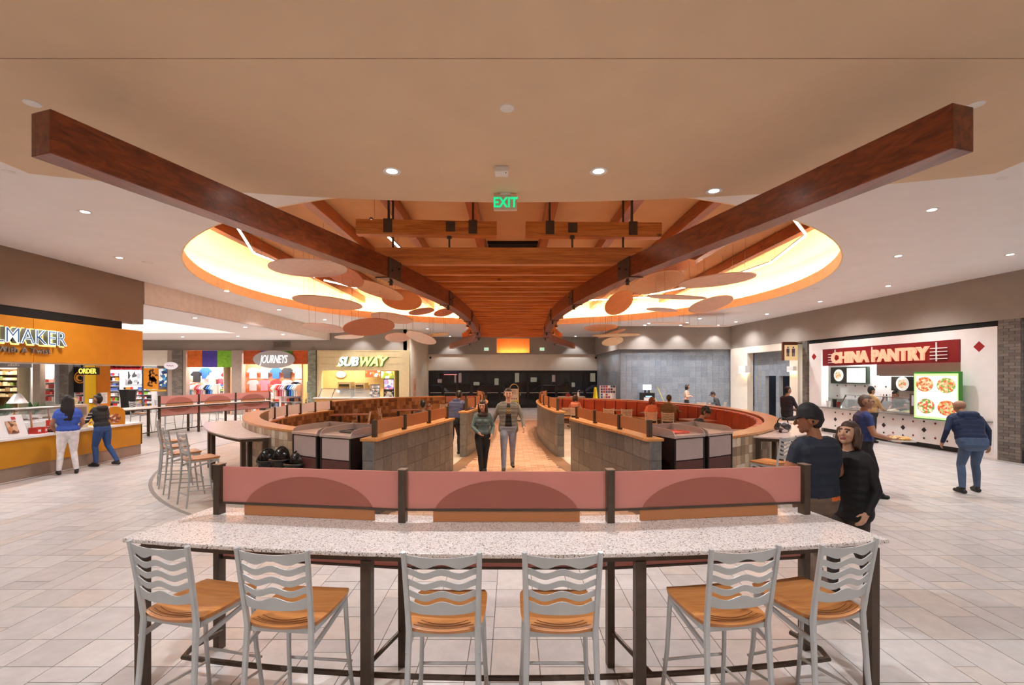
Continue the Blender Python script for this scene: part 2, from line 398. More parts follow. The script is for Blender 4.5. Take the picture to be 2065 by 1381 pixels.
while yy < 22.3:
    hw = float(np.interp(yy, [p.y for p in axs], [p.x for p in axs])); x = -2.4 + (row % 2) * .15
    while x < 2.4:
        if abs(x + .15) < hw: ai.bb(x + .004, x + .296, yy + .004, yy + .146, -.005, .004 + rt.uniform(-.0005, .0005))
        x += .3
    yy += .15; row += 1
stuff(ai.build('aisle_bricks', aisle_mat, floor, fix=False))
bandm = M('aisle_border_tile', '#8b6a52', .4, 0, .1, 8)
for sg in (-1, 1):
    MB().strip([Vector((sg * (p.x - .06), p.y)) for p in axs], [Vector((sg * (p.x + .26), p.y)) for p in axs], -.01, .007).build('border_band', bandm, floor)

# ---------- ceilings
HC, HR = (0, 15.0), 8.6
def holed(x0, x1, y0, y1, z, n=120):
    angs = sorted([2 * pi * i / n for i in range(n)] + [atan2(yy - HC[1], xx - HC[0]) % (2 * pi) for xx in (x0, x1) for yy in (y0, y1)])
    vs = []; m = len(angs)
    for a in angs:
        c, s_ = cos(a), sin(a); t = min(((x1 - HC[0]) / c if c > 1e-9 else (x0 - HC[0]) / c if c < -1e-9 else 1e9), ((y1 - HC[1]) / s_ if s_ > 1e-9 else (y0 - HC[1]) / s_ if s_ < -1e-9 else 1e9))
        vs += [(HC[0] + HR * c, HC[1] + HR * s_, z), (HC[0] + t * c, HC[1] + t * s_, z)]
    return vs, [(2 * i, 2 * i + 1, 2 * ((i + 1) % m) + 1, 2 * ((i + 1) % m)) for i in range(m)]
CZ = 4.66
mb = MB(); mb.add(*holed(-10, 13.6, -5.2, 31.3, CZ)); ceiling = struct(mb.build('ceiling', white_paint))
circ_ = lambda r: [Vector((HC[0] + r * cos(2 * pi * i / 120), HC[1] + r * sin(2 * pi * i / 120))) for i in range(120)]
MB().strip(circ_(HR), circ_(HR + .03), CZ - .002, CZ + .29, True).build('cove_lip', M('cove_lip_paint', '#f6dcb6', .8), ceiling, True)
MB().strip(circ_(HR + .03), circ_(HR + .8), CZ + .01, CZ + .05, True).build('cove_ledge', white_paint, ceiling, True)
VZ = 5.72
MB().strip(circ_(HR + .75), circ_(HR + .8), CZ + .05, VZ, True).build('vault_wall', M('vault_wall_paint', '#ecd9b8', .85), ceiling, True)
MB().prism(circ_(HR + .8), VZ, VZ + .05).build('vault_ceiling', plaster, ceiling)
led = EM('cove_led', (1, .74, .42, 1), COVE_E * 4)
for k in range(24):                                               # cove strip in short runs, none over the near end
    a0 = -35 + k * (250 / 24); pts = []
    for j in range(5):
        a = R(a0 + j * (250 / 24 - .4) / 4); pts.append((HC[0] + (HR + .36) * cos(a), HC[1] + (HR + .36) * sin(a), CZ + .09))
    MB().tube(pts, .022, 6).build('cove_strip', led, ceiling)
# tan soffit over the near end, with the fine joint across it
SZ = 4.30
edge = [(5.25, 5.12)] + [(x, 5.97 - x * x / 2 / 16.5) for x in np.linspace(5.0, -5.0, 25)] + [(-5.25, 5.12)]
soffit = struct(MB().prism([(-5.25, 3.27), (5.25, 3.27)] + edge, SZ, CZ - .003).build('ceiling_soffit', tan_paint))
MB().bb(-5.25, 5.25, -5.1, 3.262, SZ, CZ - .003).build('soffit_panel', tan_paint, soffit)
# low ceiling of the corridor on the left, with a luminous tray
ceil_l = MB().bb(-31, -21, 12.8, 25.8, 4.06, 4.16).bb(-21, -12.6, 12.8, 16.4, 4.06, 4.16).bb(-21, -12.6, 21.5, 25.8, 4.06, 4.16).bb(-12.6, -10, 12.8, 25.8, 4.06, 4.16)
ceil_l = struct(ceil_l.build('ceiling_corridor', white_paint))
MB().bb(-21.1, -21, 16.4, 21.5, 4.16, 4.7).bb(-12.6, -12.5, 16.4, 21.5, 4.16, 4.7).bb(-21.1, -12.5, 16.3, 16.4, 4.16, 4.7).bb(-21.1, -12.5, 21.5, 21.6, 4.16, 4.7).build('tray_side', white_paint, ceil_l)
MB().bb(-21, -12.6, 16.4, 21.5, 4.66, 4.72).build('tray_light', EM('tray_panel', (1, .95, .88, 1), 1.0), ceil_l)
MB().bb(-10.05, -9.98, 12.8, 25.8, 4.06, CZ).build('ceiling_drop', M('drop_paint', '#eadbd0', .8), ceil_l)
struct(MB().bb(-31, -10.3, -5.2, 12.8, 3.52, 3.7).build('ceiling_kiosk', white_paint))
# ---------- walls
wl = struct(MB().bb(-10.3, -10, -5.2, 12.78, 3.5, CZ).build('wall_left', M('left_fascia_paint', '#8a7362', .7, 0, .03)))
struct(MB().bb(-31, 17, -5.4, -5.2, 0, 5).build('wall_behind', cream))
struct(MB().bb(-31.2, -31, -5.2, 30, 0, 4.3).build('wall_far_left', cream))
struct(MB().bb(-31, -5.75, 25.8, 26.0, 3.5, CZ).build('wall_stores', taupe))
struct(MB().bb(-5.95, -5.6, 25.8, 31.2, 0, CZ).bb(-5.6, -5.5, 30.9, 31.2, 0, CZ).build('wall_return', M('return_paint', '#d9c7ae', .7, 0, .03)))
# door wall: taupe fascia with a luminous recess, cream band, black doors
fas = MB().bb(-5.5, -1.0, 30.95, 31.15, 3.53, CZ).bb(1.15, 5.75, 30.95, 31.15, 3.53, CZ).bb(-1.0, 1.15, 30.95, 31.15, 3.53, 3.62).bb(-1.0, 1.15, 30.95, 31.15, 4.57, CZ)
wd = struct(fas.build('wall_doors', taupe))
MB().bb(-1.0, 1.15, 31.5, 31.56, 3.55, 4.64).bb(-1.06, -1.0, 31.15, 31.5, 3.55, 4.64).bb(1.15, 1.21, 31.15, 31.5, 3.55, 4.64).bb(-1.06, 1.21, 31.15, 31.5, 3.54, 3.60).bb(-1.06, 1.21, 31.15, 31.5, 4.6, 4.66).build('glow_recess', M('recess_paint', '#e0a060', .8), wd)
MB().bb(-.9, 1.05, 31.22, 31.26, 3.605, 3.63).build('recess_lamp', EM('recess_led', (1, .62, .25, 1), 26.), wd)
MB().bb(-5.5, 5.75, 31.05, 31.2, 2.46, 3.53).build('door_header', cream, wd)
for k in range(12):
    x0 = -5.47 + k * .932; x1 = x0 + .932
    d = struct(MB().bb(x0, x0 + .07, 31.0, 31.1, 0, 2.46).bb(x1 - .07, x1, 31.0, 31.1, 0, 2.46).bb(x0 + .07, x1 - .07, 31.0, 31.1, 2.3, 2.46).bb(x0 + .07, x1 - .07, 31.0, 31.1, 0, .22).build('door_%d' % (k + 1), black))
    MB().bb(x0 + .07, x1 - .07, 31.04, 31.06, .22, 2.3).build('pane', glass_dark, d)
    MB().bb(x0 + .1, x1 - .1, 30.93, 30.97, .98, 1.03).build('push_bar', chrome, d)
struct(MB().bb(-30, 30, 31.2, 90, -.3, -.05).build('ground_outside', M('asphalt', '#2c2c30', .8)))
# right side: grey tiled return and tiled wall
gt = ['#868d96', '#8b929a', '#808790', '#8f959c', '#848a92', '#898f96']
grey_tile = TILE('grey_wall_tile', gt, .3, .22, 16., .2)
grout = M('grey_grout', '#b0b2b4', .7)
def tile_wall(parent, p0, p1, z0, z1, tw, th, mat, th_out=.012, nrm=None, limit=300, brick=0., gap=.006, seed=1, name='tile', zs=0.):
    """tiles on the plane from p0 to p1 (plan), each its own part while the limit lasts"""
    p0 = Vector(p0); p1 = Vector(p1); L = (p1 - p0).length; u = (p1 - p0) / L; n = Vector((u.y, -u.x)) if nrm is None else Vector(nrm)
    nx = max(1, round(L / tw)); nz = max(1, round((z1 - z0) / th)); tw = L / nx; th = (z1 - z0) / nz; rz = atan2(u.y, u.x); me = None; cnt = 0; rest = MB()
    for iz in range(nz - 1, -1, -1):
        for ix in range(nx):
            c = p0 + u * (ix + .5) * tw + n * (th_out / 2 + (.002 if (ix * 7 + iz * 5 + seed) % 3 == 0 else 0)); z = z0 + (iz + .5) * th
            if cnt < limit:
                if me is None:
                    me = MB().box(0, 0, 0, tw - gap, th_out, th - gap).mesh(name); me.materials.append(mat)
                o = bpy.data.objects.new(name, me); COL.objects.link(o); o.parent = parent; o.location = (c.x, c.y, z); o.rotation_euler = (0, 0, rz); cnt += 1
            else: rest.box(c.x, c.y, z, tw - gap, th_out, th - gap, rz)
    if rest.v: stuff(rest.build(name + '_field', mat, parent, fix=False))
wt = struct(MB().bb(5.62, 11.35, 24.42, 24.6, 0, 3.5).build('wall_grey_tile', grout))
tile_wall(wt, (5.62, 24.42), (11.3, 24.42), 0, 3.47, .30, .30, grey_tile)
wr = struct(MB().bb(5.62, 5.8, 24.42, 31.2, 0, 3.5).build('wall_grey_return', grout))
tile_wall(wr, (5.62, 31), (5.62, 24.42), 0, 3.47, .30, .30, grey_tile, limit=0)
struct(MB().bb(5.45, 11.5, 24.2, 24.45, 3.47, CZ).bb(5.45, 5.7, 24.45, 31.0, 3.47, CZ).build('wall_grey_fascia', taupe))
# right wall, slightly out of square
RWA = math.atan(.078)
def rwx(Y, off=0.): return 12.3 - .078 * (Y - 11) + off
def rwbox(mb, y0, y1, o0, o1, z0, z1):
    ym = (y0 + y1) / 2; return mb.box(rwx(ym, (o0 + o1) / 2), ym, (z0 + z1) / 2, abs(o1 - o0), (y1 - y0) * 1.003, z1 - z0, RWA)
wrt = struct(rwbox(MB(), -5.2, 24.3, 0, .35, 3.5, CZ + .02).build('wall_right', taupe))
nook = MB(); rwbox(nook, 22.8, 24.3, 0, .3, 0, 3.5); rwbox(nook, 19.25, 19.75, 0, .8, 0, 3.5); rwbox(nook, 19.75, 22.8, .0, .3, 3.2, 3.5)
wn = struct(nook.build('wall_restroom', cream))
tl = MB(); rwbox(tl, 21.9, 22.8, .35, .5, 0, 3.2); rwbox(tl, 19.75, 20.2, .35, .5, 0, 3.2); rwbox(tl, 20.9, 21.15, .35, .5, 0, 2.1); rwbox(tl, 20.2, 21.9, .35, .5, 2.1, 3.2)
wtl = struct(tl.build('wall_restroom_tile', grout))
for (a, b, z0, z1) in ((22.78, 21.9, 0, 3.2), (20.2, 19.77, 0, 3.2), (21.15, 20.9, 0, 2.1), (21.9, 20.2, 2.1, 3.2)):
    tile_wall(wtl, (rwx(a, .35), a), (rwx(b, .35), b), z0, z1, .3, .3, grey_tile, nrm=(-.997, -.078), limit=60)
bk = MB(); rwbox(bk, 19.8, 22.9, 2.2, 2.3, 0, 3.4); rwbox(bk, 19.76, 19.84, .5, 2.3, 0, 3.4); rwbox(bk, 22.84, 22.92, .5, 2.3, 0, 3.4); struct(bk.build('wall_restroom_hall', M('dark_hall', '#3f434a', .6)))
rwfl = MB(); rwbox(rwfl, 19.8, 22.9, .3, 2.3, 3.3, 3.5); struct(rwfl.build('ceiling_restroom', white_paint))
lamp('restroom_fill', 'POINT', (rwx(21, 1.4), 21, 3.1), 12, (.85, .9, 1), size=.1)  # added lamp without a fitting, brightens the unlit hall
def brick_col(name, x, y, sx, sy, rz, z1, cols, faces=('f',), label=None, bw=.2, bh=.075):
    """column of slim stacked bricks: core plus a brick part each"""
    core = struct(MB().box(0, 0, z1 / 2, sx, sy, z1).build(name, M('mortar_' + name, '#5e5850', .8))); core.location = (x, y, 0); core.rotation_euler = (0, 0, rz)
    mt = TILE('brick_' + name, cols, .6, .15, 20., .3); n = int(z1 / bh); h = z1 / n; cnt = 0; mes = {}; rest = MB()
    for iz in range(n):
        z = (iz + .5) * h
        for fx, L in (('f', sx), ('l', sy), ('r', sy), ('b', sx)):
            if fx not in faces: continue
            k = max(1, round(L / bw)); w = L / k; sh = .5 if iz % 2 else 0; segs = []; q = -L / 2
            cuts = [-L / 2] + [-L / 2 + (i + (sh or 1)) * w for i in range(k if sh else k - 1)] + [L / 2]
            for a, b in zip(cuts, cuts[1:]):
                m_ = (a + b) / 2; bl = b - a - .008
                pos = (m_, -sy / 2 - .006) if fx == 'f' else (m_, sy / 2 + .006) if fx == 'b' else (-sx / 2 - .006, m_) if fx == 'l' else (sx / 2 + .006, m_)
                dims = (bl, .014) if fx in 'fb' else (.014, bl)
                if cnt < 300:
                    key = (round(dims[0], 3), round(dims[1], 3))
                    if key not in mes:
                        me = MB().box(0, 0, 0, dims[0], dims[1], h - .008).mesh('brick'); me.materials.append(mt); mes[key] = me
                    o = bpy.data.objects.new('brick', mes[key]); COL.objects.link(o); o.parent = core; o.location = (pos[0], pos[1], z); cnt += 1
                else: rest.box(pos[0], pos[1], z, dims[0], dims[1], h - .008)
    if rest.v: stuff(rest.build('brick_field', mt, core, fix=False))
    return core
bc = ['#6d655e', '#756c64', '#645c56', '#7a7169']
brick_col('trim_1', rwx(11.6, .22), 11.62, .44, .5, RWA, 3.5, bc, ('l', 'f'))
brick_col('trim_2', rwx(18.75, .1), 18.8, .2, .3, RWA, 3.5, bc, ('l', 'f'))
nx = MB(); rwbox(nx, 7.0, 11.34, .05, .2, .3, 3.42); rwbox(nx, -5.2, 7.0, .05, .2, 0, 3.5)
struct(nx.build('wall_next_store', M('white_store', '#e8e8ea', .5)))
nb = MB(); rwbox(nb, 7, 11.34, .0, .06, 0, .3); rwbox(nb, 7, 11.34, .06, .2, 3.42, 3.5); struct(nb.build('baseboard_right', black))
# back-left brick columns and piers between the stores
zc = 3.5
brick_col('trim_3', -24.35, 25.75, .5, .3, 0, zc, ['#6f655c', '#7a7067', '#665d55'], ('f',), bh=.09)
brick_col('trim_4', -18.2, 25.75, .56, .3, 0, zc, ['#7d7268', '#887c70', '#736960'], ('f',), bh=.09)
brick_col('trim_5', -10.88, 25.75, .44, .3, 0, zc, ['#8a8c78', '#959784', '#7f806e'], ('f',), bh=.09)
struct(MB().bb(-15.25, -14.7, 25.6, 25.95, 0, zc).bb(-17.92, -17.75, 25.65, 25.95, 0, zc).bb(-18.75, -18.48, 25.65, 25.95, 0, zc).bb(-23.35, -22.85, 25.65, 25.95, 0, zc).bb(-26.1, -25.7, 25.65, 25.95, 0, zc).build('trim_6', M('pier_paint', '#a9978a', .6)))
struct(MB().bb(-20.2, -18.75, 25.62, 25.8, 2.66, zc).build('trim_7', cream))
# shop interiors at the back
def interior(n, x0, x1, mat, top=3.45, depth=1.5, floor_mat=None, power=120, col=(1, .93, .85)):
    x0 *= 1 + depth / 27; x1 *= 1 + depth / 33
    o = struct(MB().bb(x0, x1, 26 + depth, 26.1 + depth, 0, top).bb(x0 - .05, x0, 26, 26.1 + depth, 0, top).bb(x1, x1 + .05, 26, 26.1 + depth, 0, top).bb(x0, x1, 26, 26.1 + depth, top, top + .05).build('wall_store_%d' % n, mat))
    xm = (x0 + x1) / 2; w = (x1 - x0) * .7
    MB().bb(xm - w / 2, xm + w / 2, 26.3, 26.6, top - .04, top - .01).build('ceiling_light', EM('store_light', (1, .95, .88, 1), 3.), o)
    lamp('store_lamp', 'AREA', (xm, 26.45, top - .06), power, col, size=w, size_y=.3)
interior(1, -28.6, -26.1, M('store_cream', '#e7d9b8', .7), power=60)
interior(2, -25.7, -24.6, M('store_white', '#eeebe6', .7), depth=.9, power=25)
interior(3, -24.1, -23.5, M('store_black', '#1a1a1c', .7), depth=.35, power=3)
interior(4, -22.85, -18.75, M('store_cool', '#e6e8ee', .7), depth=1.5, power=75)
interior(5, -17.75, -15.25, M('store_warm', '#f0e2d2', .7), power=65)
interior(6, -14.7, -11.1, M('store_orange', '#e3a882', .7), power=95)
interior(7, -10.65, -6.1, M('store_yellow', '#e8cf94', .7), depth=2.2, power=75, col=(1, .88, .68))
# ================================================================== TIMBER CANOPY UNDER THE ROUND OPENING
BZ0, BZ1, BWD = 3.60, 3.90, .20
LP = [(-3.107, 3.17), (-1.866, 7.13), (-1.32, 9.95), (-1.11, 12.9), (-1.134, 16.2), (-1.24, 18.45), (-1.86, 21.75), (-3.24, 25.95)]
RP = [(2.90, 3.10), (1.77, 7.1), (1.27, 9.88), (1.05, 12.7), (1.134, 16.2), (1.24, 18.45), (1.88, 21.75), (3.28, 25.95)]
canopy = thing('timber_canopy', 'long hourglass timber canopy of cross slats hung below the round ceiling opening', 'canopy', (0, 0, BZ0))
HX = {}
for sg, P in ((-1, LP), (1, RP)):
    sp = spline(P[1:], 6); L0 = Vector(P[0]); path = [L0] + sp
    segs = [[L0, sp[0]]] + [sp[i * 6:i * 6 + 7] for i in range(len(P) - 2)]
    for i, s in enumerate(segs):
        if len(s) < 2: continue
        full = offset(path, BWD if sg < 0 else -BWD); idx = 0 if i == 0 else 1 + (i - 1) * 6
        out = full[idx:idx + len(s)]
        MB().strip(s, out, 0, BZ1 - BZ0).build('beam', beam_wood, canopy, bevel=.006)
    HX[sg] = path
    for j in range(1, len(P) - 1):
        p = Vector(P[j]); q = sp[min(len(sp) - 1, (j - 1) * 6 + 1)]; d = (q - p).normalized(); a = atan2(d.y, d.x); n = Vector((-d.y, d.x)) * (1 if sg < 0 else -1) * -1
        n = Vector((d.y, -d.x)) if sg < 0 else Vector((-d.y, d.x))
        c = p + d * (.2 if j == 1 else .12); wl_ = .44 if j == 1 else .3
        b = MB().box(c.x + n.x * .006, c.y + n.y * .006, .15, wl_, .014, .305, a).build('bracket', steel_dark, canopy)
        MB().box(p.x - n.x * BWD / 2, p.y - n.y * BWD / 2, -.006, .03, BWD + .03, .012, a).build('joint_strap', steel_dark, canopy)
        MB().cyl((c.x - n.x * .06, c.y - n.y * .06, -.09), (c.x - n.x * .06, c.y - n.y * .06, .01), .03, .022, 8).cyl((c.x - n.x * .06, c.y - n.y * .06, -.03), (c.x - n.x * .06, c.y - n.y * .06, -.05), .042, .042, 6).build('hanger_bolt', steel_dark, canopy)
        for k in (-.12, .12): MB().cyl((c.x + d.x * k + n.x * .01, c.y + d.y * k + n.y * .01, .15 + k * .3), (c.x + d.x * k + n.x * .035, c.y + d.y * k + n.y * .035, .15 + k * .3), .018, .014, 6).build('bolt', steel_black, b)
def halfx(sg, y): P = HX[sg]; return float(np.interp(y, [p.y for p in P], [p.x for p in P]))
y = 8.42
while y < 22.1:
    x0 = halfx(-1, y) - .42; x1 = halfx(1, y) + .42
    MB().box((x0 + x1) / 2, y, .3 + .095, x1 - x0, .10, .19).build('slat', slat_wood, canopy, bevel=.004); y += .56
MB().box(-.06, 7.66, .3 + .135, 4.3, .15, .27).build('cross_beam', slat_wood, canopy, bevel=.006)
for x in (-1.95, 1.82): MB().cyl((x, 7.72, .57), (x, 7.72, 2.05), .018).build('hanger_rod', steel_dark, canopy)
for x in (-1.02, .98): MB().tube([(x, 7.66, .57), (x, 7.66, .725), (x, 7.66, .73), (x, 7.66, .78)], [.018, .018, .04, .04], 8).build('hanger_rod', steel_dark, canopy)
for i, (xa, ya, xb, yb, lab) in enumerate(((-2.50, 7.6, -.25, 7.72, 'short orange timber header beam hung above canopy, left of the exit sign'), (.22, 7.72, 2.45, 7.78, 'short orange timber header beam hung above canopy, right of the exit sign'))):
    t = thing('header_beam', lab, 'beam', ((xa + xb) / 2, (ya + yb) / 2, 4.37), atan2(yb - ya, xb - xa)); L = sqrt((xb - xa) ** 2 + (yb - ya) ** 2)
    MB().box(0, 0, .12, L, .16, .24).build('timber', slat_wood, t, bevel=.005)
    for x in ((-.62, .74) if i == 0 else (-.72, .64)):
        MB().box(x, -.085, .14, .14, .012, .22).build('bracket_plate', steel_dark, t)
        MB().box(x, 0, .62, .035, .035, .76).build('drop_hanger', steel_dark, t)
    MB().box(.38 if i == 0 else -.35, -.085, .14, .15, .012, .16).build('bracket_plate', steel_dark, t)
RAFT = [-6.75, -5.35, -3.95, -2.4, -.8, .8, 2.4, 3.95, 5.35, 6.75]
raft_wood = WOOD('rafter_timber', '#7a3410', '#a04a18', '#b55f26', 'Y', .4, 1., .2)
for ri, x in enumerate(RAFT):
    h = sqrt(9.3 ** 2 - x * x); r = MB().bb(x - .1, x + .1, 15 - h + .05, 15 + h - .05, 5.42, 5.70).build('rafter', raft_wood, None, bevel=.006)
    tag(r, ('first', 'second', 'third', 'fourth', 'fifth', 'sixth', 'seventh', 'eighth', 'ninth', 'tenth')[ri] + ' brown timber rafter counted from the left under the round recess ceiling', 'rafter', 'rafters in the round ceiling recess')
vent = thing('air_grille', 'dark slotted air grille between the rafters above the canopy', 'vent', (.02, 12.9, 5.66)); MB().box(0, 0, .03, 1.35, .55, .06).build('housing', black, vent)
for k in range(6): MB().box(0, -.22 + k * .088, -.012, 1.3, .03, .02, rx=.5).build('blade', steel_black, vent)
# ---------- suspended tube lamps
tube_m = EM('tube_lamp', (1, .90, .74, 1), 12.); wire_m = M('suspension_wire', '#8a7a6a', .5, .3)
TUBES = [(-5.35, 9.15, -6.1, 11.1), (-6.1, 11.15, -5.8, 13.8), (-2.62, 8.75, -2.55, 10.75), (-5.7, 14.3, -4.6, 16.6), (5.15, 8.65, 6.05, 9.7), (6.08, 9.75, 6.62, 12.0), (6.62, 12.1, 6.3, 14.4), (6.2, 14.6, 4.9, 16.8), (2.6, 18.2, 5.2, 17.3)]
for i, (xa, ya, xb, yb) in enumerate(TUBES):
    t = thing('tube_light', 'slim white tube lamp on wires under the round recess, ' + ('nearest on the left side', 'second on the left side', 'third on the left side', 'by the left header beam', 'farthest on the left side', 'nearest on the right side', 'second on the right side', 'third on the right side', 'fourth on the right side', 'farthest on the right side')[i + (0 if i < 2 else 1) if i != 2 else 3], 'light', ((xa + xb) / 2, (ya + yb) / 2, 5.0), 0, 'suspended tube lamps in the recess')
    dx, dy = (xb - xa) / 2, (yb - ya) / 2
    MB().bar((-dx, -dy, .03), (dx, dy, .03), .05, .03).build('channel', steel_dark if i in (2,) else white_pl, t); MB().tube([(-dx, -dy, 0), (dx, dy, 0)], .016, 8).build('tube', tube_m, t)
    [MB().cyl((dx * q, dy * q, .03), (dx * q, dy * q, .72), .004, n=4).build('wire', wire_m, t) for q in (-.8, .8)]
# ---------- hanging oval panels
DC = {'lil': M('lilac_felt', '#e4d0ca', .75), 'ter': M('terracotta_felt', '#c58468', .75), 'pnk': M('pink_felt', '#e8c4b0', .75), 'org': M('orange_felt', '#d68a54', .75), 'crm': M('cream_felt', '#f6e2bc', .75), 'tan': M('tan_felt', '#dcb08c', .75), 'pal': M('pale_felt', '#f4e2d6', .75)}
DISCS = [((-4.41, 10.20, 4.43), .80, .92, 2, -2, 'lil', 'largest pale lilac oval panel hung beside the near left beam'),
 ((-4.45, 12.5, 4.76), .52, 1, 22, 14, 'ter', 'dark terracotta oval panel hung just behind the large lilac panel'),
 ((-3.95, 13.83, 4.62), .78, .9, 10, 14, 'tan', 'long tan oval panel sloping down beside the left canopy beam'),
 ((-3.46, 14.81, 4.48), .62, 1, 22, 0, 'org', 'orange oval panel overlapping the end of the sloping tan panel'),
 ((-4.40, 11.26, 3.85), .80, .9, 4, 4, 'pnk', 'wide pink oval panel hung low over the left seating wall'),
 ((-4.08, 16.02, 4.07), .70, .95, 9, 5, 'pnk', 'pink oval panel partly behind the tilted rust-brown one'),
 ((-4.28, 14.11, 3.56), .75, .95, 13, -9, 'ter', 'rust-brown oval panel tilted up to the right, hung low'),
 ((-6.31, 15.83, 3.71), .70, .95, 8, 2, 'lil', 'pale lilac oval panel hung low, touching view of rust-brown one'),
 ((-3.51, 18.27, 4.60), .50, .9, 6, -10, 'ter', 'small thin brown oval panel seen almost edge-on left of canopy'),
 ((-2.95, 20.46, 4.86), .45, .9, 14, -14, 'ter', 'small brown oval panel tucked under the left canopy beam'),
 ((-6.91, 20.0, 3.76), .60, .9, 3, -4, 'pal', 'thin bright whitish oval panel below the rust-brown tilted one'),
 ((-5.07, 20.9, 3.81), .55, 1, 16, -6, 'pnk', 'small pink oval panel overlapped by a pale drooping one'),
 ((-3.90, 20.25, 3.74), .66, 1, 17, 14, 'pal', 'pale pink oval panel drooping to the right above the sandwich shop corner'),
 ((-3.11, 20.0, 3.86), .42, .9, 5, -5, 'crm', 'small yellow-cream oval panel beside the far left beam end'),
 ((4.23, 13.70, 4.81), .76, 1, 14, -6, 'tan', 'broad tan oval panel hung beside the right canopy beam'),
 ((4.80, 11.06, 4.34), .86, .9, 1, -4, 'pnk', 'widest pink oval panel on the right side of the canopy'),
 ((3.85, 16.96, 4.72), .55, 1, 38, -22, 'org', 'rounded orange oval panel tilted steeply toward the near tables'),
 ((4.56, 13.10, 4.29), .80, .9, -6, 3, 'lil', 'thin purple-tinged oval panel seen edge-on under the tan one'),
 ((6.52, 15.47, 4.45), .70, 1, 14, -8, 'pnk', 'round pink oval panel against the bright cove on the right'),
 ((5.85, 18.39, 4.68), .60, .9, -1, 5, 'lil', 'small thin lilac oval panel seen edge-on before the bright cove'),
 ((4.60, 13.41, 5.20), .60, 1, 6, -8, 'org', 'orange oval panel high behind the right near beam'),
 ((3.52, 18.71, 4.02), .66, .95, 7, -2, 'pnk', 'pink oval panel hung right of the far canopy end'),
 ((4.34, 20.36, 3.59), .46, 1, 19, -5, 'crm', 'small cream oval panel hung lowest on the right'),
 ((4.23, 20.0, 3.90), .60, .9, 5, -16, 'tan', 'tan oval panel hung just above the small cream one'),
 ((6.63, 19.74, 4.30), .80, .85, -3, 2, 'pal', 'thin pale oval panel edge-on left of another near right wall'),
 ((8.09, 19.62, 4.17), .95, .85, -4, 0, 'pal', 'thin pale oval panel edge-on nearest the right corner'),
 ((4.20, 19.0, 3.74), .95, .85, -1, -1, 'crm', 'long thin cream oval panel edge-on over the booth bench')]
for p, r, k, tx, ty, m, lab in DISCS:
    t = thing('hanging_panel', lab, 'panel', p)
    rot = Euler((R(-tx), R(ty), 0)); pts = []
    mb = MB().prism([(r * cos(2 * pi * i / 40), r * k * sin(2 * pi * i / 40)) for i in range(40)], -.012, .012)
    d = mb.build('oval', DC[m], t, bevel=.004); d.rotation_euler = rot
    mt = rot.to_matrix()
    for a in (.6, 2.5, 3.9, 5.6):
        q = mt @ Vector((r * .72 * cos(a), r * k * .72 * sin(a), 0)); top = 5.30 if sqrt(p[0] ** 2 + (p[1] - 15) ** 2) < 8.4 else CZ
        MB().cyl(q, (q.x * 1.05, q.y * 1.05, max(top - p[2], .12)), .0035, n=4).build('wire', wire_m, t); MB().ball(q, .016, 6, 4).build('fixing', steel_dark, t)

# spot heads outside the canopy beams, most added to warm the dark tables and aisle
head_em = EM('spot_head_lamp', (1, .82, .6, 1), 9.)
for sg in (-1, 1):
    for i, y in enumerate((9.3, 11.3, 13.6, 16.0, 18.6)):
        t = thing('spot_head', ('nearest', 'second', 'third', 'fourth', 'farthest')[i] + ' small brown spot lamp on the outside of the %s canopy beam' % ('left' if sg < 0 else 'right'), 'light', (halfx(sg, y) + sg * .38, y, 3.74), 0, 'spot lamps along the canopy')
        MB().lathe([(.03, .10), (.055, .09), (.055, 0), (.045, 0), (.045, .02), (0, .02)], 14, caps=False).build('housing', M('spot_brown', '#8a5a34', .4, .2), t); MB().lathe([(0, .012), (.045, .012)], 14, caps=False).build('lens', head_em, t); MB().bar((0, 0, .1), (0, 0, .17), .02, .02).build('stem', steel_dark, t)
        lamp('spot_head_lamp', 'SPOT', (halfx(sg, y) + sg * .38, y, 3.73), 170, (1, .78, .55), size=.05, cone=130, blend=.9)
# ---------- ceiling fittings
trim_m = M('lamp_trim', '#e4e0dc', .4); lens = EM('downlight_lens', (1, .96, .9, 1), 14.)
dl_ring = MB().lathe([(.058, -.004), (.095, -.008), (.098, 0), (.058, 0), (.058, -.004)], 20, caps=False).mesh('trim_ring'); dl_ring.materials.append(trim_m)
dl_lens = MB().lathe([(.0, -.001), (.058, -.003), (.058, 0), (0, 0)], 20).mesh('lens'); dl_lens.materials.append(lens)
DL = [(-1.29, 5.06, SZ), (.93, 5.06, SZ), (2.4, 5.6, SZ), (-6.66, 7.35, CZ), (-8.5, 10.2, CZ), (6.47, 7.26, CZ), (8.24, 10.05, CZ), (10.5, 9.93, CZ), (10.7, 13.4, CZ), (10.6, 16.2, CZ), (10.55, 19.5, CZ), (8.37, 21.0, CZ), (8.4, 22.6, CZ), (10.6, 22.3, CZ), (6.65, 22.9, CZ),
      (-8.6, 14.2, CZ), (-9.0, 18.2, CZ), (-8.5, 21.4, CZ), (-6.6, 23.4, CZ), (-10.7, 15.9, 4.06), (-10.7, 18.9, 4.06), (-13.5, 23.2, 4.06), (-10.8, 22.2, 4.06), (-16.5, 23.6, 4.06), (-20, 23.4, 4.06), (-24, 22.5, 4.06), (-24, 17.5, 4.06), (-9.2, 5.2, CZ), (10.9, 5.5, CZ),
      (-4.6, 25.6, CZ), (4.6, 25.6, CZ), (0, 27.5, CZ), (-11.7, 8.6, 3.52), (-11.7, 11.4, 3.52), (-11.7, 5.0, 3.52), (-15.5, 10.0, 3.52)]  # the four over the kiosk are added to brighten its dark inside
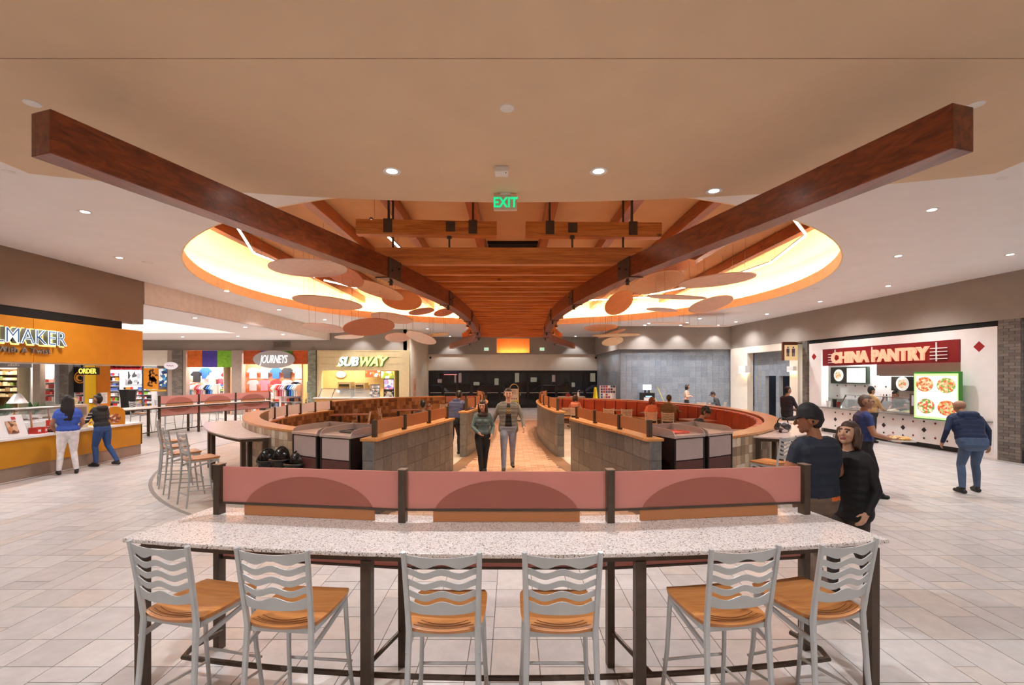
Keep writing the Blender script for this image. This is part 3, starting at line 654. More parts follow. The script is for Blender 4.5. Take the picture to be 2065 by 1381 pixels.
BEHIND = [(-7.5, 2.0, CZ), (7.6, 2.0, CZ), (-8, -2.5, CZ), (8, -2.5, CZ), (-2.2, 1.4, SZ), (2.2, 1.4, SZ), (-2.2, -2.4, SZ), (2.2, -2.4, SZ)]
WASH = [(6.7, 23.75, CZ), (8.5, 23.75, CZ), (10.4, 23.75, CZ), (-4.0, 30.4, CZ), (4.1, 30.4, CZ), (-8.2, 25.2, CZ), (-6.4, 25.2, CZ)]
DLN = {}
for (x, y, z) in sorted(DL + BEHIND + WASH, key=lambda q: (q[1], q[0])):
    reg = ('added over the pretzel kiosk' if z == 3.52 else 'in the low corridor ceiling on the left' if z == 4.06 else 'in the tan soffit' if z == SZ else 'washing the grey tile wall fascia' if (x, y, z) in WASH and x > 5 else 'washing the wall above the doors' if (x, y, z) in WASH and y > 30 else 'washing the sandwich shop fascia' if (x, y, z) in WASH else 'in the white ceiling %s of the round recess' % ('left' if x < -1 else 'right' if x > 1 else 'beyond the far side'))
    DLN[reg] = DLN.get(reg, 0) + 1
    t = thing('downlight', ORD[DLN[reg] - 1] + ' round recessed downlight ' + reg, 'light', (x, y, z), 0, 'recessed downlights in the ceilings')
    for nm, me in (('trim_ring', dl_ring), ('lens', dl_lens)): o = bpy.data.objects.new(nm, me); COL.objects.link(o); o.parent = t
    wash = (x, y, z) in WASH
    if x == 2.4: continue
    lamp('downlight_lamp', 'SPOT', (x, y, z - .03), SPOT_W * (.45 if wash else 1.), (.965, .975, 1.0) if not wash else (.93, .95, 1.0), size=.05, cone=95 if wash else 140, blend=.5 if wash else .9)
for i, (x, y, z) in enumerate(((-3.87, 3.80, SZ), (-.04, 3.87, SZ), (3.76, 3.82, SZ), (-6.3, 5.9, CZ), (6.35, 6.1, CZ))):
    tag(MB().lathe([(0, -.004), (.056, -.006), (.06, -.002), (.06, 0), (0, 0)], 20).build('sprinkler_cover', trim_m), 'flat white sprinkler cover plate ' + ('by the left beam end', 'on the tan soffit ahead of the alarm box', 'by the right beam end', 'on the white ceiling at far left', 'on the white ceiling at far right')[i], 'cover', 'sprinkler cover plates').location = (x, y, z)
for i, (x, y, z) in enumerate(((-8.2, 10.6, CZ), (8.9, 13.8, CZ), (-9.3, 16.0, CZ))):
    tag(MB().lathe([(0, -.02), (.09, -.015), (.11, 0), (0, 0)], 20).build('ceiling_speaker', trim_m), 'flat round speaker grille in white ceiling ' + ('above the kiosk fascia end', 'above the diamond counter', 'inside the left of the recess rim')[i], 'speaker', 'round ceiling speakers').location = (x, y, z)
t = thing('alarm_box', 'square white alarm box on the tan ceiling before the exit sign', 'alarm', (-.11, 5.0, SZ)); MB().box(0, 0, -.03, .145, .145, .06).build('body', trim_m, t, bevel=.008); MB().ball((.045, -.045, -.062), .006, 8, 5).build('indicator', steel_black, t)
t = thing('exit_sign', 'white exit sign with green letters hanging from tan ceiling edge', 'sign', (-.08, 5.68, SZ)); MB().bb(-.06, .06, -.03, .03, -.025, 0).build('mount', trim_m, t); MB().bb(-.14, .14, -.025, .025, -.205, -.025).build('housing', M('sign_cream', '#dcc8b0', .4), t, bevel=.006)
text('lettering', 'EXIT', .115, EM('exit_green', (.005, .62, .24, 1), .6), (0, -.028, -.172), parent=t, ext=.002, sx=.86, space=1.0, bold=.004)
for x in (-1.68, 1.97):
    t = thing('small_exit_sign', 'small pale exit sign on taupe wall, %s of the glowing recess' % ('left' if x < 0 else 'right'), 'sign', (x, 30.9, 3.86)); MB().box(0, 0, 0, .3, .06, .2).build('housing', EM('sign_glow', (.9, 1, .8, 1), .25), t)
    text('lettering', 'EXIT', .1, EM('exit_green', (.005, .62, .24, 1), .6), (0, -.034, -.05), parent=t, ext=.002)

# ================================================================== SEATING RING
def arc(t0, t1, d, n): return [ell(t0 + (t1 - t0) * i / n, d) for i in range(n + 1)]
def resample(path, step):
    L = [0.]
    for a, b in zip(path, path[1:]): L.append(L[-1] + (b - a).length)
    n = max(1, round(L[-1] / step)); out = []
    for i in range(n + 1):
        s = L[-1] * i / n; out.append(Vector((float(np.interp(s, L, [p.x for p in path])), float(np.interp(s, L, [p.y for p in path])))))
    return out
def tile_path(parent, path, z0, z1, tw, th, mat, out=1, limit=300, off=.004, gap=.006, seed=0, name='tile', double=False):
    pts = resample(path, tw); nz = max(1, round((z1 - z0) / th)); h = (z1 - z0) / nz; cnt = 0; mes = {}; rest = MB(); rr = random.Random(seed)
    for iz in range(nz):
        i = 0
        while i < len(pts) - 1:
            k = 2 if (double and rr.random() < .3 and i < len(pts) - 2) else 1
            a, b = pts[i], pts[i + k]; i += k; d = b - a; L = d.length; d = d / L; n = Vector((d.y, -d.x)) * out; c = (a + b) / 2 + n * (off + rr.uniform(0, .003)); z = z0 + (iz + .5) * h; rz = atan2(d.y, d.x); key = round(L, 2)
            if cnt < limit:
                if key not in mes: me = MB().box(0, 0, 0, L - gap, .012, h - gap).mesh(name); me.materials.append(mat); mes[key] = me
                o = bpy.data.objects.new(name, mes[key]); COL.objects.link(o); o.parent = parent; o.location = (c.x, c.y, z); o.rotation_euler = (0, 0, rz); cnt += 1
            else: rest.box(c.x, c.y, z, L - gap, .012, h - gap, rz)
    if rest.v: stuff(rest.build(name + '_field', mat, parent, fix=False))
def screens(parent, path, nseg, z0, h, mat, post=True, base=True):
    """short glass panels between posts standing on a wall cap"""
    pts = resample(path, 10 ** 9) if nseg == 1 else None
    L = sum((b - a).length for a, b in zip(path, path[1:])); pts = resample(path, L / nseg)
    for i, p in enumerate(pts):
        q = pts[min(i + 1, nseg)] - pts[max(i - 1, 0)]; a = atan2(q.y, q.x)
        MB().box(p.x, p.y, z0 + (h + .02) / 2, .055, .07, h + .02, a).build('screen_post', steel_dark, parent)
    for a, b in zip(pts, pts[1:]):
        d = (b - a).normalized(); MB().bar((a.x + d.x * .04, a.y + d.y * .04, z0 + .02 + h / 2), (b.x - d.x * .04, b.y - d.y * .04, z0 + .02 + h / 2), .012, h - .03).build('screen_panel', mat, parent)
gw_tile = TILE('slate_tile', ['#696663', '#605d5b', '#716d68', '#656260', '#5a5856', '#6c6966'], .38, .25, 14., .25)
gw_grout = M('slate_grout', '#a39a8c', .8)
chk = TILE('checker_stone', ['#d3c1a6', '#a98f74', '#c8b497', '#8d7660', '#dccdb6', '#b79f84', '#c2a98a', '#99836c'], .5, .15, 14., .2)
chk_lit = TILE('lit_brown_stone', ['#9a6a42', '#7c4f30', '#ac7d52', '#87583a', '#6d452b', '#a2734a'], .5, .15, 14., .2)
chk_g = M('stone_grout', '#9d8a74', .8)
cap_glow = cap_wood
def low_wall(name, label, path, th, h, tmat, sides, tw, thh, grout_m, capw=.05, cap=True, caph=.045, double=False, limit=300, seed=0, ends=True):
    """path = centre line; sides: +1 tiles on its right, -1 on its left"""
    t = thing(name, label, 'partition')
    A = offset(path, th / 2); B = offset(path, -th / 2)
    MB().strip(A, B, 0, h - caph).build('core', grout_m, t)
    for sd in sides: tile_path(t, offset(path, -sd * th / 2), 0, h - caph, tw, thh, tmat, sd, limit // len(sides), double=double, seed=seed + sd)
    if ends:
        for e, f in ((0, 1), (-1, -2)):
            p = path[e]; d = (path[e] - path[f]).normalized(); rz = atan2(d.y, d.x) + pi / 2; nz = round((h - caph) / thh); hh = (h - caph) / nz
            for iz in range(nz):
                MB().box(p.x + d.x * .005, p.y + d.y * .005, (iz + .5) * hh, th - .004, .014, hh - .006, rz).build('tile', tmat, t)
    if cap: MB().strip(offset(path, th / 2 + capw), offset(path, -th / 2 - capw), h - caph, h).build('cap', cap_wood, t, bevel=.008)
    return t
GW = [(2.13, 6.98), (1.98, 7.8), (1.75, 8.8), (1.52, 9.8), (1.40, 10.5)]
PW = [(1.26, 12.2), (1.10, 13.6), (1.02, 15), (1.0, 17), (1.16, 18.6), (1.55, 20.2)]
for sg, side in ((-1, 'left'), (1, 'right')):
    p = [Vector((sg * q.x, q.y)) for q in spline(GW, 4)]
    t = low_wall('slate_wall', 'curved grey slate half wall with amber screens, near %s of the aisle' % side, p, .17, 1.17, gw_tile, (1, -1), .30, .28, gw_grout)
    screens(t, p[1:-1], 3, 1.17, .24, amber)
    p = [Vector((sg * q.x, q.y)) for q in spline(PW, 4)]
    t = low_wall('slate_wall', 'curved grey slate half wall with amber screens, far %s of the aisle' % side, p, .17, 1.18, gw_tile, (1, -1), .30, .28, gw_grout)
    screens(t, p[1:-1], 6, 1.18, .30, amber)
# right ring: stone wall, wide oak cap; left ring: the same, then a low stretch with pale screens, then a full-height stone wall
t = low_wall('ring_wall', 'round checkered stone half wall with wide oak cap behind burgundy bench', arc(31.5, 166, .16, 56), .30, 1.10, chk, (1,), .145, .15, chk_g, .02, seed=5, ends=False)
t = low_wall('ring_wall', 'round checkered stone half wall with wide oak cap beside the left bins', arc(-74, -31.5, .16, 24), .30, 1.2, chk, (1,), .145, .15, chk_g, .02, seed=9, ends=False)
pale = FROST('pale_frosted_glass', '#f8efe8', .5)
low = arc(-108, -75.0, .16, 20)
t = low_wall('ring_wall', 'low curved stone wall, tinted brown for its light, carrying a row of pale screens', low, .26, .88, chk_lit, (-1, 1), .145, .15, chk_g, .02, seed=3)
screens(t, low, 5, .88, .32, pale)
t = low_wall('ring_wall', 'tall curved checkered stone wall, tinted brown for its light, facing the sandwich counter', arc(-153, -108.6, .16, 30), .30, 1.2, chk_lit, (-1,), .145, .15, chk_g, .02, seed=8)
far_low = arc(-170, -153.6, .16, 10)
t = low_wall('ring_wall', 'short far stretch of stone wall with pink panels near the doors', far_low, .26, .86, chk_lit, (-1,), .145, .15, chk_g, .02, seed=2, limit=120)
screens(t, far_low, 2, .86, .32, FROST('rose_frosted_glass', '#d39a84'))
# curved burgundy bench inside the right ring
bench = thing('curved_bench', 'long curved burgundy vinyl bench along the right ring wall', 'bench')
MB().strip(arc(46, 164, .36, 60), arc(46, 164, .86, 60), 0, .36).build('base', M('bench_base', '#4a2a1e', .5), bench)
n = 27
for k in range(n):
    a = 46 + 118 * k / n; b = 46 + 118 * (k + 1) / n - .28
    MB().strip(arc(a, b, .36, 3), arc(a, b, .50, 3), .47, 1.06).build('back_cushion', burgundy, bench, bevel=.03, smooth=True)
    MB().strip(arc(a, b, .48, 3), arc(a, b, .92, 3), .36, .47).build('seat_cushion', M('tan_vinyl', '#b08a63', .4, 0, .06, 5), bench, bevel=.025, smooth=True)
# ================================================================== STOOLS, CHAIRS, BARS, TABLES, BINS
def make_seat(name, label, sh, top, frame, wood, slats=4):
    """wave-back stool / chair; local -Y is the back; sh seat height"""
    t = thing(name, label, 'stool' if sh > .6 else 'chair')
    lean = lambda z: -.215 - (max(z, sh) - sh) * .16          # y of the back plane at height z
    for sx in (-1, 1):
        MB().tube([(sx * .205, -.275, 0), (sx * .19, -.235, sh * .55), (sx * .182, lean(sh), sh - .02), (sx * .186, lean(sh + .1), sh + .1), (sx * .197, lean(top), top)], [.012, .015, .017, .016, .014], 8).build('rear_leg', frame, t, True)
        MB().tube([(sx * .215, .255, 0), (sx * .195, .205, sh * .5), (sx * .185, .185, sh - .03)], [.012, .014, .015], 8).build('front_leg', frame, t, True)
    # seat frame under the wood and the braces
    f = MB().bar((-.185, -.20, sh - .035), (.185, -.20, sh - .035), .022, .03).bar((-.185, .18, sh - .035), (.185, .18, sh - .035), .022, .03)
    for sx in (-1, 1): f.bar((sx * .185, -.2, sh - .035), (sx * .185, .18, sh - .035), .02, .03)
    f.build('seat_frame', frame, t)
    for sx in (-1, 1): MB().bar((sx * .19, -.235, sh - .13), (sx * .19, .18, sh - .055), .014, .026).build('brace', frame, t)
    zs = .22 if sh > .6 else .15
    for sx in (-1, 1): MB().cyl((sx * .198, -.255, zs + .05), (sx * .205, .228, zs), .009, n=6).build('stretcher', frame, t)
    MB().cyl((-.207, .235, zs + .08), (.207, .235, zs + .08), .009, n=6).build('stretcher', frame, t)
    if sh > .6: MB().cyl((-.2, -.255, zs - .02), (.2, -.255, zs - .02), .009, n=6).build('stretcher', frame, t)
    # saddle seat: rounded plan, dished top
    rows = []; prof = []
    for v in np.linspace(-1, 1, 13):
        w = .215 * (1 - .10 * (v < 0) * abs(v) ** 2) ; w -= .02 * max(0, abs(v) - .8) / .2
        row = []
        for u in np.linspace(-1, 1, 13):
            y = .215 * v + (.012 * (1 - u * u) if v > 0 else -.03 * (1 - u * u) * abs(v)) ; z = sh + .012 - .018 * (1 - u * u) * (1 - .6 * v * v) + .006 * max(0, v)
            if max(abs(u), abs(v)) > .99: z -= .008
            row.append((w * u, y, z))
        rows.append(row)
    se = MB().grid(rows); bot = [[(x * .97, y * .97, sh - .02) for x, y, z in r] for r in rows]; se.grid([list(reversed(r)) for r in bot])
    m_ = len(rows); ring = [(0, j) for j in range(13)] + [(i, 12) for i in range(1, 13)] + [(12, j) for j in range(11, -1, -1)] + [(i, 0) for i in range(11, 0, -1)]
    o = len(se.v); vs = [rows[i][j] for i, j in ring] + [bot[i][j] for i, j in ring]; q = len(ring)
    se.add(vs, [(k, (k + 1) % q, q + (k + 1) % q, q + k) for k in range(q)]); so = se.build('seat', wood, t, True)
    for k in range(3): MB().tube([(.16 * u * (1 - k * .1), -.205 + k * .022 - .026 * (1 - u * u), sh + .0135 - .018 * (1 - u * u) * .55 + .001) for u in np.linspace(-1, 1, 9)], .0022, 4).build('groove', M('seat_groove', '#7a4a22', .6), so)
    # wavy back: top rail, slats, bottom rail
    H = top - .015; bh = (.31 if sh > .6 else .29); z0 = H - bh; gap = .027; A = .0125
    wave = lambda u: A * cos(2 * pi * (u - .5) * 2)
    hs = [.058] + [.036] * (slats - 1) + [.045]; gap = (bh - sum(hs)) / slats; z = H; n = 20
    for k, h in enumerate(hs):
        b = MB(); vs = []
        for i in range(n + 1):
            u = i / n; x = -.186 + .372 * u; bow = -.022 * (1 - (2 * u - 1) ** 2); wt = -.012 * (1 - (2 * u - 1) ** 2) if k == 0 else wave(u); wb = wave(u) if k < slats else -.018 * (1 - (2 * u - 1) ** 4)
            e = 0 if 1 < i < n - 1 else .0
            for zz in (z + wt, z - h + wb):
                y = lean(zz) + bow
                vs += [(x, y - .003, zz), (x, y + .003, zz)]
        fs = []
        for i in range(n):
            a, c = 4 * i, 4 * (i + 1)
            fs += [(a, a + 2, c + 2, c), (a + 1, c + 1, c + 3, a + 3), (a, c, c + 1, a + 1), (a + 2, a + 3, c + 3, c + 2)]
        fs += [(0, 1, 3, 2), (4 * n, 4 * n + 2, 4 * n + 3, 4 * n + 1)]
        b.add(vs, fs).build('top_rail' if k == 0 else 'slat' if k < slats else 'bottom_rail', frame, t, True); z -= h + gap
    return t
stool = make_seat('bar_stool', 'x', .76, 1.19, frame_grey, seat_wood)
FR = [(-1.862, 2.84, -13.5, 'grey wave-back bar stool at the left end of the long front bar'),
      (-1.24, 2.765, -5.5, 'grey wave-back bar stool second from the left along the front bar'),
      (-.365, 2.72, 0, 'grey wave-back bar stool just left of centre at the front bar'),
      (.262, 2.72, 0, 'grey wave-back bar stool just right of centre at the front bar'),
      (1.20, 2.79, 9, 'grey wave-back bar stool second from the right along the front bar'),
      (1.785, 2.87, 16, 'grey wave-back bar stool at the right end of the long front bar')]
first = True
def put_stool(x, y, rz, label, group):
    global first
    if first: first = False; stool.location = (x, y, 0); stool.rotation_euler = (0, 0, R(rz)); stool['label'] = label; stool['group'] = group; return stool
    return dup(stool, (x, y, 0), R(rz), label, group)
for x, y, rz, lab in FR: put_stool(x, y, rz, lab, 'stools along the front bar')
for i, a in enumerate((-37.5, -43.5, -50, -57)):
    p = pol(a, 8.45); put_stool(p.x, p.y, a, ('front', 'second', 'third', 'fourth')[i] + ' grey wave-back stool counted from the aisle side at the small left bar', 'stools at the small left bar')
for i, a in enumerate((29.5, 37, 45.5, 54)):
    p = pol(a, 8.2 if i == 0 else 8.42); put_stool(p.x, p.y, a, ('front', 'second', 'third', 'fourth')[i] + ' grey wave-back stool counted from the camera at the right bar', 'stools at the small right bar')
for i, a in enumerate((-92, -96.5, -101, -105, -109.5, -114, -118.5)):
    p = pol(a, 13.75); put_stool(p.x, p.y, a, ('first', 'second', 'third', 'fourth', 'fifth', 'sixth', 'seventh')[i] + ' grey wave-back stool counted from the kiosk behind the far screened bar', 'stools at the far screened bar')
# ---------- screened bars
def screened_bar(name, label, a0, a1, posts, rs, r_in, r_out, legs, inlay_sides, top_m=terrazzo, rail=True):
    t = thing(name, label, 'bar'); n = 40
    ring = lambda r, da=0: [pol(a0 - da + (a1 - a0 + 2 * da) * i / n, r) for i in range(n + 1)]
    lo, hi = min(r_in, r_out), max(r_in, r_out)
    MB().strip(ring(lo, .2), ring(hi), 1.012, 1.04).build('bar_top', top_m, t, bevel=.006)
    d0 = .35 if a1 > a0 else -.35
    rg = lambda r: [pol(a0 + d0 + (a1 - a0 - 2 * d0) * i / n, r) for i in range(n + 1)]
    fr = hi - .09
    MB().strip(rg(fr - .022), rg(fr + .022), .962, 1.012).build('apron', steel_dark, t)
    MB().strip(rg(rs - .022), rg(rs + .022), .965, 1.012).build('apron', steel_dark, t)
    for a in (posts[0], posts[-1]):
        p, q = pol(a, fr), pol(a, rs); MB().bar((p.x, p.y, .985), (q.x, q.y, .985), .045, .05).build('end_apron', steel_dark, t)
    for a in legs:
        p = pol(a, fr); MB().box(p.x, p.y, .482, .066, .066, .964, R(a)).build('leg', steel_dark, t, bevel=.004)
    for a in posts:
        p = pol(a, rs); b = MB().box(p.x, p.y, .71, .052, .07, 1.42, R(a)).build('screen_post', steel_dark, t, bevel=.003)
        MB().box(p.x, p.y, 1.422, .06, .078, .006, R(a)).build('post_cap', M('post_cap', '#8b7a6a', .4, .4), b)
    for i in range(len(posts) - 1):
        p, q = pol(posts[i], rs), pol(posts[i + 1], rs); d = q - p; L = d.length; d /= L; rz = atan2(d.y, d.x); m = (p + q) / 2
        for nm, z0, z1 in (('screen_panel', 1.135, 1.405), ('lower_panel', .715, .955)):
            MB().box(m.x, m.y, (z0 + z1) / 2, L - .07, .012, z1 - z0, rz).build(nm, pink, t)
        for z in (1.128, .705): MB().box(m.x, m.y, z, L - .05, .024, .016, rz).build('panel_rail', steel_dark, t)
        for nm, mat, lo_, hi_ in (('oval_inlay', pink_dark, 1.14, 1.5), ('oval_centre', amber, 1.042, 1.12), ('oval_inlay', pink_dark, .7, .95)):
            if i % 1 == 0:
                zc, A, B = 1.075, .53 * L / 1.5, .27; pts = []
                ang = [2 * pi * k / 72 for k in range(72)]
                el = [(A * cos(g), zc + B * sin(g)) for g in ang]; el = [(x, z) for x, z in el if lo_ <= z <= hi_]
                if nm == 'oval_centre': el = [(-A, lo_), (A, lo_), (A, hi_), (-A, hi_)]
                if len(el) > 2 and (len(posts) == 4):
                    if nm != 'oval_centre':
                        zz = lo_ if lo_ > zc else hi_; xx = A * sqrt(max(0, 1 - ((zz - zc) / B) ** 2)); el += [(xx, zz), (-xx, zz)]
                        el = sorted(el, key=lambda e: atan2(e[1] - (zz + (.05 if zz == lo_ else -.05)), e[0]))
                    o = MB().vprism(el, -.008, .008).build(nm, mat, t); o.location = (m.x, m.y, 0); o.rotation_euler = (0, 0, rz)
    if rail:
        sg = 1 if r_out > rs else -1
        rr = rs + sg * .36; a_ = a0 + d0 * 3.2; b_ = a1 - d0 * 3.2
        pts = [pol(a_, rs + .02 * sg)] + [pol(a_ - d0 * .6, rs + sg * .25)] + [pol(a_ + (b_ - a_) * i / 30, rr) for i in range(31)] + [pol(b_ + d0 * .6, rs + sg * .25), pol(b_, rs + .02 * sg)]
        MB().tube([(p.x, p.y, .15) for p in pts], .018, 8).build('foot_rail', steel_dark, t, True)
        for a in posts[1:-1]:
            p, q = pol(a, rs), pol(a + (.9 if a > 0 else -.9), rr); MB().cyl((p.x, p.y, .26), (q.x, q.y, .15), .016).build('rail_bracket', steel_dark, t)
    return t
screened_bar('screened_bar', 'long curved speckled bar with pink screens and bronze legs at front', -12.6, 12.1, [-11.72, -4.1, 3.68, 11.7], 11.1, 10.93, 11.70, [-12.3, -4.44, 3.9, 11.9], 1)
screened_bar('screened_bar', 'far curved bar with pink oval screens before the shoe and game stores', -91, -120.5, [-98, -105.4, -112.8, -120], 12.25, 12.1, 13.0, [-92, -99, -106, -113, -120], 1, M('bar_laminate', '#cbb9ae', .35, 0, .1, 14))
lowbar_m = M('rose_terrazzo', '#ecdcd6', .22, 0, .12, 40)
for sg, side in ((-1, 'left'), (1, 'right')):
    t = thing('low_bar', 'small curved pinkish bar with bronze legs against the %s ring wall' % side, 'bar')
    n = 24; out = [pol(sg * (36 + 27 * i / n), 7.95) for i in range(n + 1)]; inn = [ell(sg * (37.3 + 28.6 * i / n), -.012) for i in range(n + 1)]
    MB().strip(inn, out, 1.012, 1.04).build('bar_top', lowbar_m, t, bevel=.005)
    o2 = [pol(sg * (36.3 + 26.4 * i / n), 7.90) for i in range(n + 1)]; o3 = [pol(sg * (36.3 + 26.4 * i / n), 7.85) for i in range(n + 1)]
    MB().strip(o3, o2, .955, 1.012).build('apron', steel_dark, t)
    p, q = pol(sg * 36.4, 7.88), ell(sg * 37.7, -.03); MB().bar((p.x, p.y, .984), (q.x, q.y, .984), .04, .055).build('apron', steel_dark, t)
    for x in (pol(sg * 36.6, 7.85), pol(sg * 37.3, 7.70), ell(sg * 37.9, -.07), pol(sg * 49, 7.86), pol(sg * 62, 7.86)):
        MB().box(x.x, x.y, .478, .07, .07, .956, R(sg * 40)).build('leg', steel_dark, t, bevel=.004)
    MB().tube([(v.x, v.y, .22) for v in [pol(sg * (38 + 23 * i / 12), 7.78) for i in range(13)]], .014, 6).build('foot_rail', steel_dark, t)
# ---------- waste bins
def make_bin(label):
    t = thing('waste_bin', label, 'bin'); w, d = .64, .72
    MB().bb(-w / 2, w / 2, -d / 2 + .02, d / 2, .0, 1.14).build('body', M('bin_brown', '#2a1714', .5), t)
    MB().bb(-w / 2 + .035, w / 2 - .035, -d / 2 - .005, -d / 2 + .02, .80, 1.125).build('push_flap', greylam, t, bevel=.004)
    MB().bb(-w / 2 + .035, w / 2 - .035, -d / 2 - .005, -d / 2 + .02, .08, .785).build('door', maroon, t, bevel=.004)
    for sx in (-1, 1): MB().bb(sx * (w / 2 - .03), sx * w / 2, -d / 2 - .008, -d / 2 + .02, 0, 1.14).build('corner_strip', steel_black, t)
    MB().bb(-w / 2 - .005, w / 2 + .005, -d / 2 - .02, d / 2, 1.14, 1.185).build('top', M('bin_top_steel', '#cdb9b0', .25, .3, .06, 12), t, bevel=.006)
    prof = [(-d / 2 - .01, 1.185), (-d / 2 + .02, 1.235), (-d / 2 + .09, 1.262), (-d / 2 + .2, 1.275), (d / 2, 1.29), (d / 2, 1.185)]
    for sx in (-1, 1):
        mb = MB(); n = len(prof); x0, x1 = sx * (w / 2 - .012), sx * (w / 2)
        mb.add([(x0, y, z) for y, z in prof] + [(x1, y, z) for y, z in prof], [tuple(range(n)), tuple(range(2 * n - 1, n - 1, -1))] + [(i, (i + 1) % n, n + (i + 1) % n, n + i) for i in range(n)])
        mb.build('side_guard', M('guard_steel', '#b9a59c', .3, .35), t)
    MB().bb(-w / 2, w / 2, d / 2 - .012, d / 2, 1.185, 1.29).build('back_guard', M('guard_steel', '#b9a59c', .3, .35), t)
    return t
binA = make_bin('waste bin with a black tray on top, nearest the left slate wall')
def bin_pose(t_): p = ell(t_, .36); q = ell(t_ + .5, .36) - ell(t_ - .5, .36); return (p.x, p.y, 0), atan2(q.y, q.x)
for i, (tt, lab) in enumerate(((-23.0, None), (-28.7, 'waste bin with empty steel top beside the left ring wall'), (23.2, 'waste bin with a red tray on top, nearest the right slate wall'), (28.9, 'waste bin with a crumpled bag beside the right ring wall'))):
    loc, rz = bin_pose(tt)
    if i == 0: binA.location = loc; binA.rotation_euler = (0, 0, rz); binA['group'] = 'waste bins by the aisle'
    else: dup(binA, loc, rz, lab, 'waste bins by the aisle')
def tray(label, x, y, z, col, rz=0., w=.44, d=.33):
    t = thing('tray', label, 'tray', (x, y, z), rz); pts = []
    rr = .05
    for cx, cy, a0 in ((w / 2 - rr, d / 2 - rr, 0), (-w / 2 + rr, d / 2 - rr, 90), (-w / 2 + rr, -d / 2 + rr, 180), (w / 2 - rr, -d / 2 + rr, 270)):
        for k in range(5): pts.append((cx + rr * cos(R(a0 + k * 22.5)), cy + rr * sin(R(a0 + k * 22.5))))
    m = M(col[0], col[1], .4); MB().prism(pts, 0, .006).build('base', m, t)
    MB().tube([(x_ * 1.02, y_ * 1.03, .018) for x_, y_ in pts], .008, 6, True).build('rim', m, t); return t
loc, rz = bin_pose(23.2); tray('coral red serving tray resting on the right waste bin', loc[0] - .02, loc[1] - .06, 1.186, ('tray_red', '#d84a3a'), rz)
loc, rz = bin_pose(-23.0); tray('black serving tray resting on the left waste bin', loc[0] + .05, loc[1] + .02, 1.186, ('tray_black', '#241d1b'), rz)
loc, rz = bin_pose(28.9); bgm = MB(); rb = random.Random(3)
bgm.grid([[(.16 * u * (1 - .2 * rb.random()), .12 * v, .012 + .05 * rb.random() * (1 - max(abs(u), abs(v)))) for u in np.linspace(-1, 1, 7)] for v in np.linspace(-1, 1, 7)])
o = tag(bgm.build('paper_bag', M('bag_white', '#dfe3e8', .6), None, True), 'crumpled white paper bag lying on the rear right bin top', 'bag'); o.location = (loc[0] - .1, loc[1] + .1, 1.183)
# ---------- black stacking child seats beside the left ring
for i, (x, y, rz) in enumerate(((-4.15, 8.02, .5), (-3.86, 7.86, .1), (-3.55, 7.72, -.2))):
    t = thing('booster_seat', ('leftmost', 'middle', 'rightmost')[i] + ' of three black plastic child seats standing by the stone wall', 'seat', (x, y, 0), rz, 'black child seats by the wall')
    hh = .1 if i != 1 else .15
    for sx in (-1, 1):
        for sy in (-1, 1): MB().tube([(sx * .17, sy * .16, 0), (sx * .13, sy * .12, .5 + hh)], .018, 6).build('leg', black, t)
    MB().tube([(.17 * cos(2 * pi * k / 20), .16 * sin(2 * pi * k / 20), .56 + hh) for k in range(20)], .02, 8, True).build('rim', black, t, True)
    MB().lathe([(.02, .44), (.13, .46), (.165, .56), (.15, .56), (.12, .48), (.02, .46)], 16, (0, 0, hh)).build('shell', black, t, True)
    MB().tube([(-.17 + .34 * k / 12, .06, .56 + hh + .2 * sin(pi * k / 12)) for k in range(13)], .016, 8).build('back_hoop', black, t, True); MB().ball((0, .05, .57 + hh), (.15, .11, .17), 14, 8).build('back_shell', M('gloss_black', '#0e0d0e', .2), t, True)
# ---------- dining chairs and tables
chair = make_seat('dining_chair', 'x', .46, .87, frame_cream, seat_wood)
cfirst = True
def put_chair(x, y, rz, label, group):
    global cfirst
    if cfirst: cfirst = False; chair.location = (x, y, 0); chair.rotation_euler = (0, 0, R(rz)); chair['label'] = label; chair['group'] = group; return chair
    return dup(chair, (x, y, 0), R(rz), label, group)
tab_m = WOOD('table_laminate', '#74402a', '#8a5238', '#a0674a', 'X', .3, 1.2, .3, False)
def table(label, x, y, w, d, rz=0., group='dining tables', ped=2):
    t = thing('dining_table', label, 'table', (x, y, 0), R(rz), group)
    MB().bb(-w / 2, w / 2, -d / 2, d / 2, .72, .75).build('tabletop', tab_m, t, bevel=.006)
    for px in ((-w / 4, w / 4) if ped == 2 else (0,)):
        MB().bb(px - .04, px + .04, -.04, .04, .03, .72).build('pedestal', black, t); MB().box(px, 0, .015, .5, .07, .03, .785).box(px, 0, .015, .5, .07, .03, -.785).build('foot', black, t)
    return t
GL, GR = 'dining chairs in the left enclosure', 'dining chairs in the right enclosure'
table('wide dining table by the pale screens, left enclosure', -5.75, 16.7, 1.25, .75, 10)
for x, y, rz, lab in ((-6.35, 16.25, -95, 'cream wave-back chair left end of the wide table before pale screens'), (-6.05, 17.5, 175, 'cream wave-back chair at the stone wall side of the wide table'), (-5.25, 16.5, 100, 'cream wave-back chair at the right end of the wide table')): put_chair(x, y, rz, lab, GL)
table('dining table near the tall stone wall, middle of left enclosure', -4.3, 18.95, 1.1, .75, 20)
for x, y, rz, lab in ((-4.95, 18.5, -60, 'cream wave-back chair turned sideways left of the middle table'), (-4.55, 20.0, 170, 'cream wave-back chair at the wall side of the middle table'), (-3.95, 19.6, 110, 'cream wave-back chair right of the middle left table'), (-3.15, 20.5, 150, 'lone cream wave-back chair at the far right of left enclosure')): put_chair(x, y, rz, lab, GL)
table('dining table hidden behind the left slate wall', -3.0, 14.2, .75, .75, 0, ped=1)
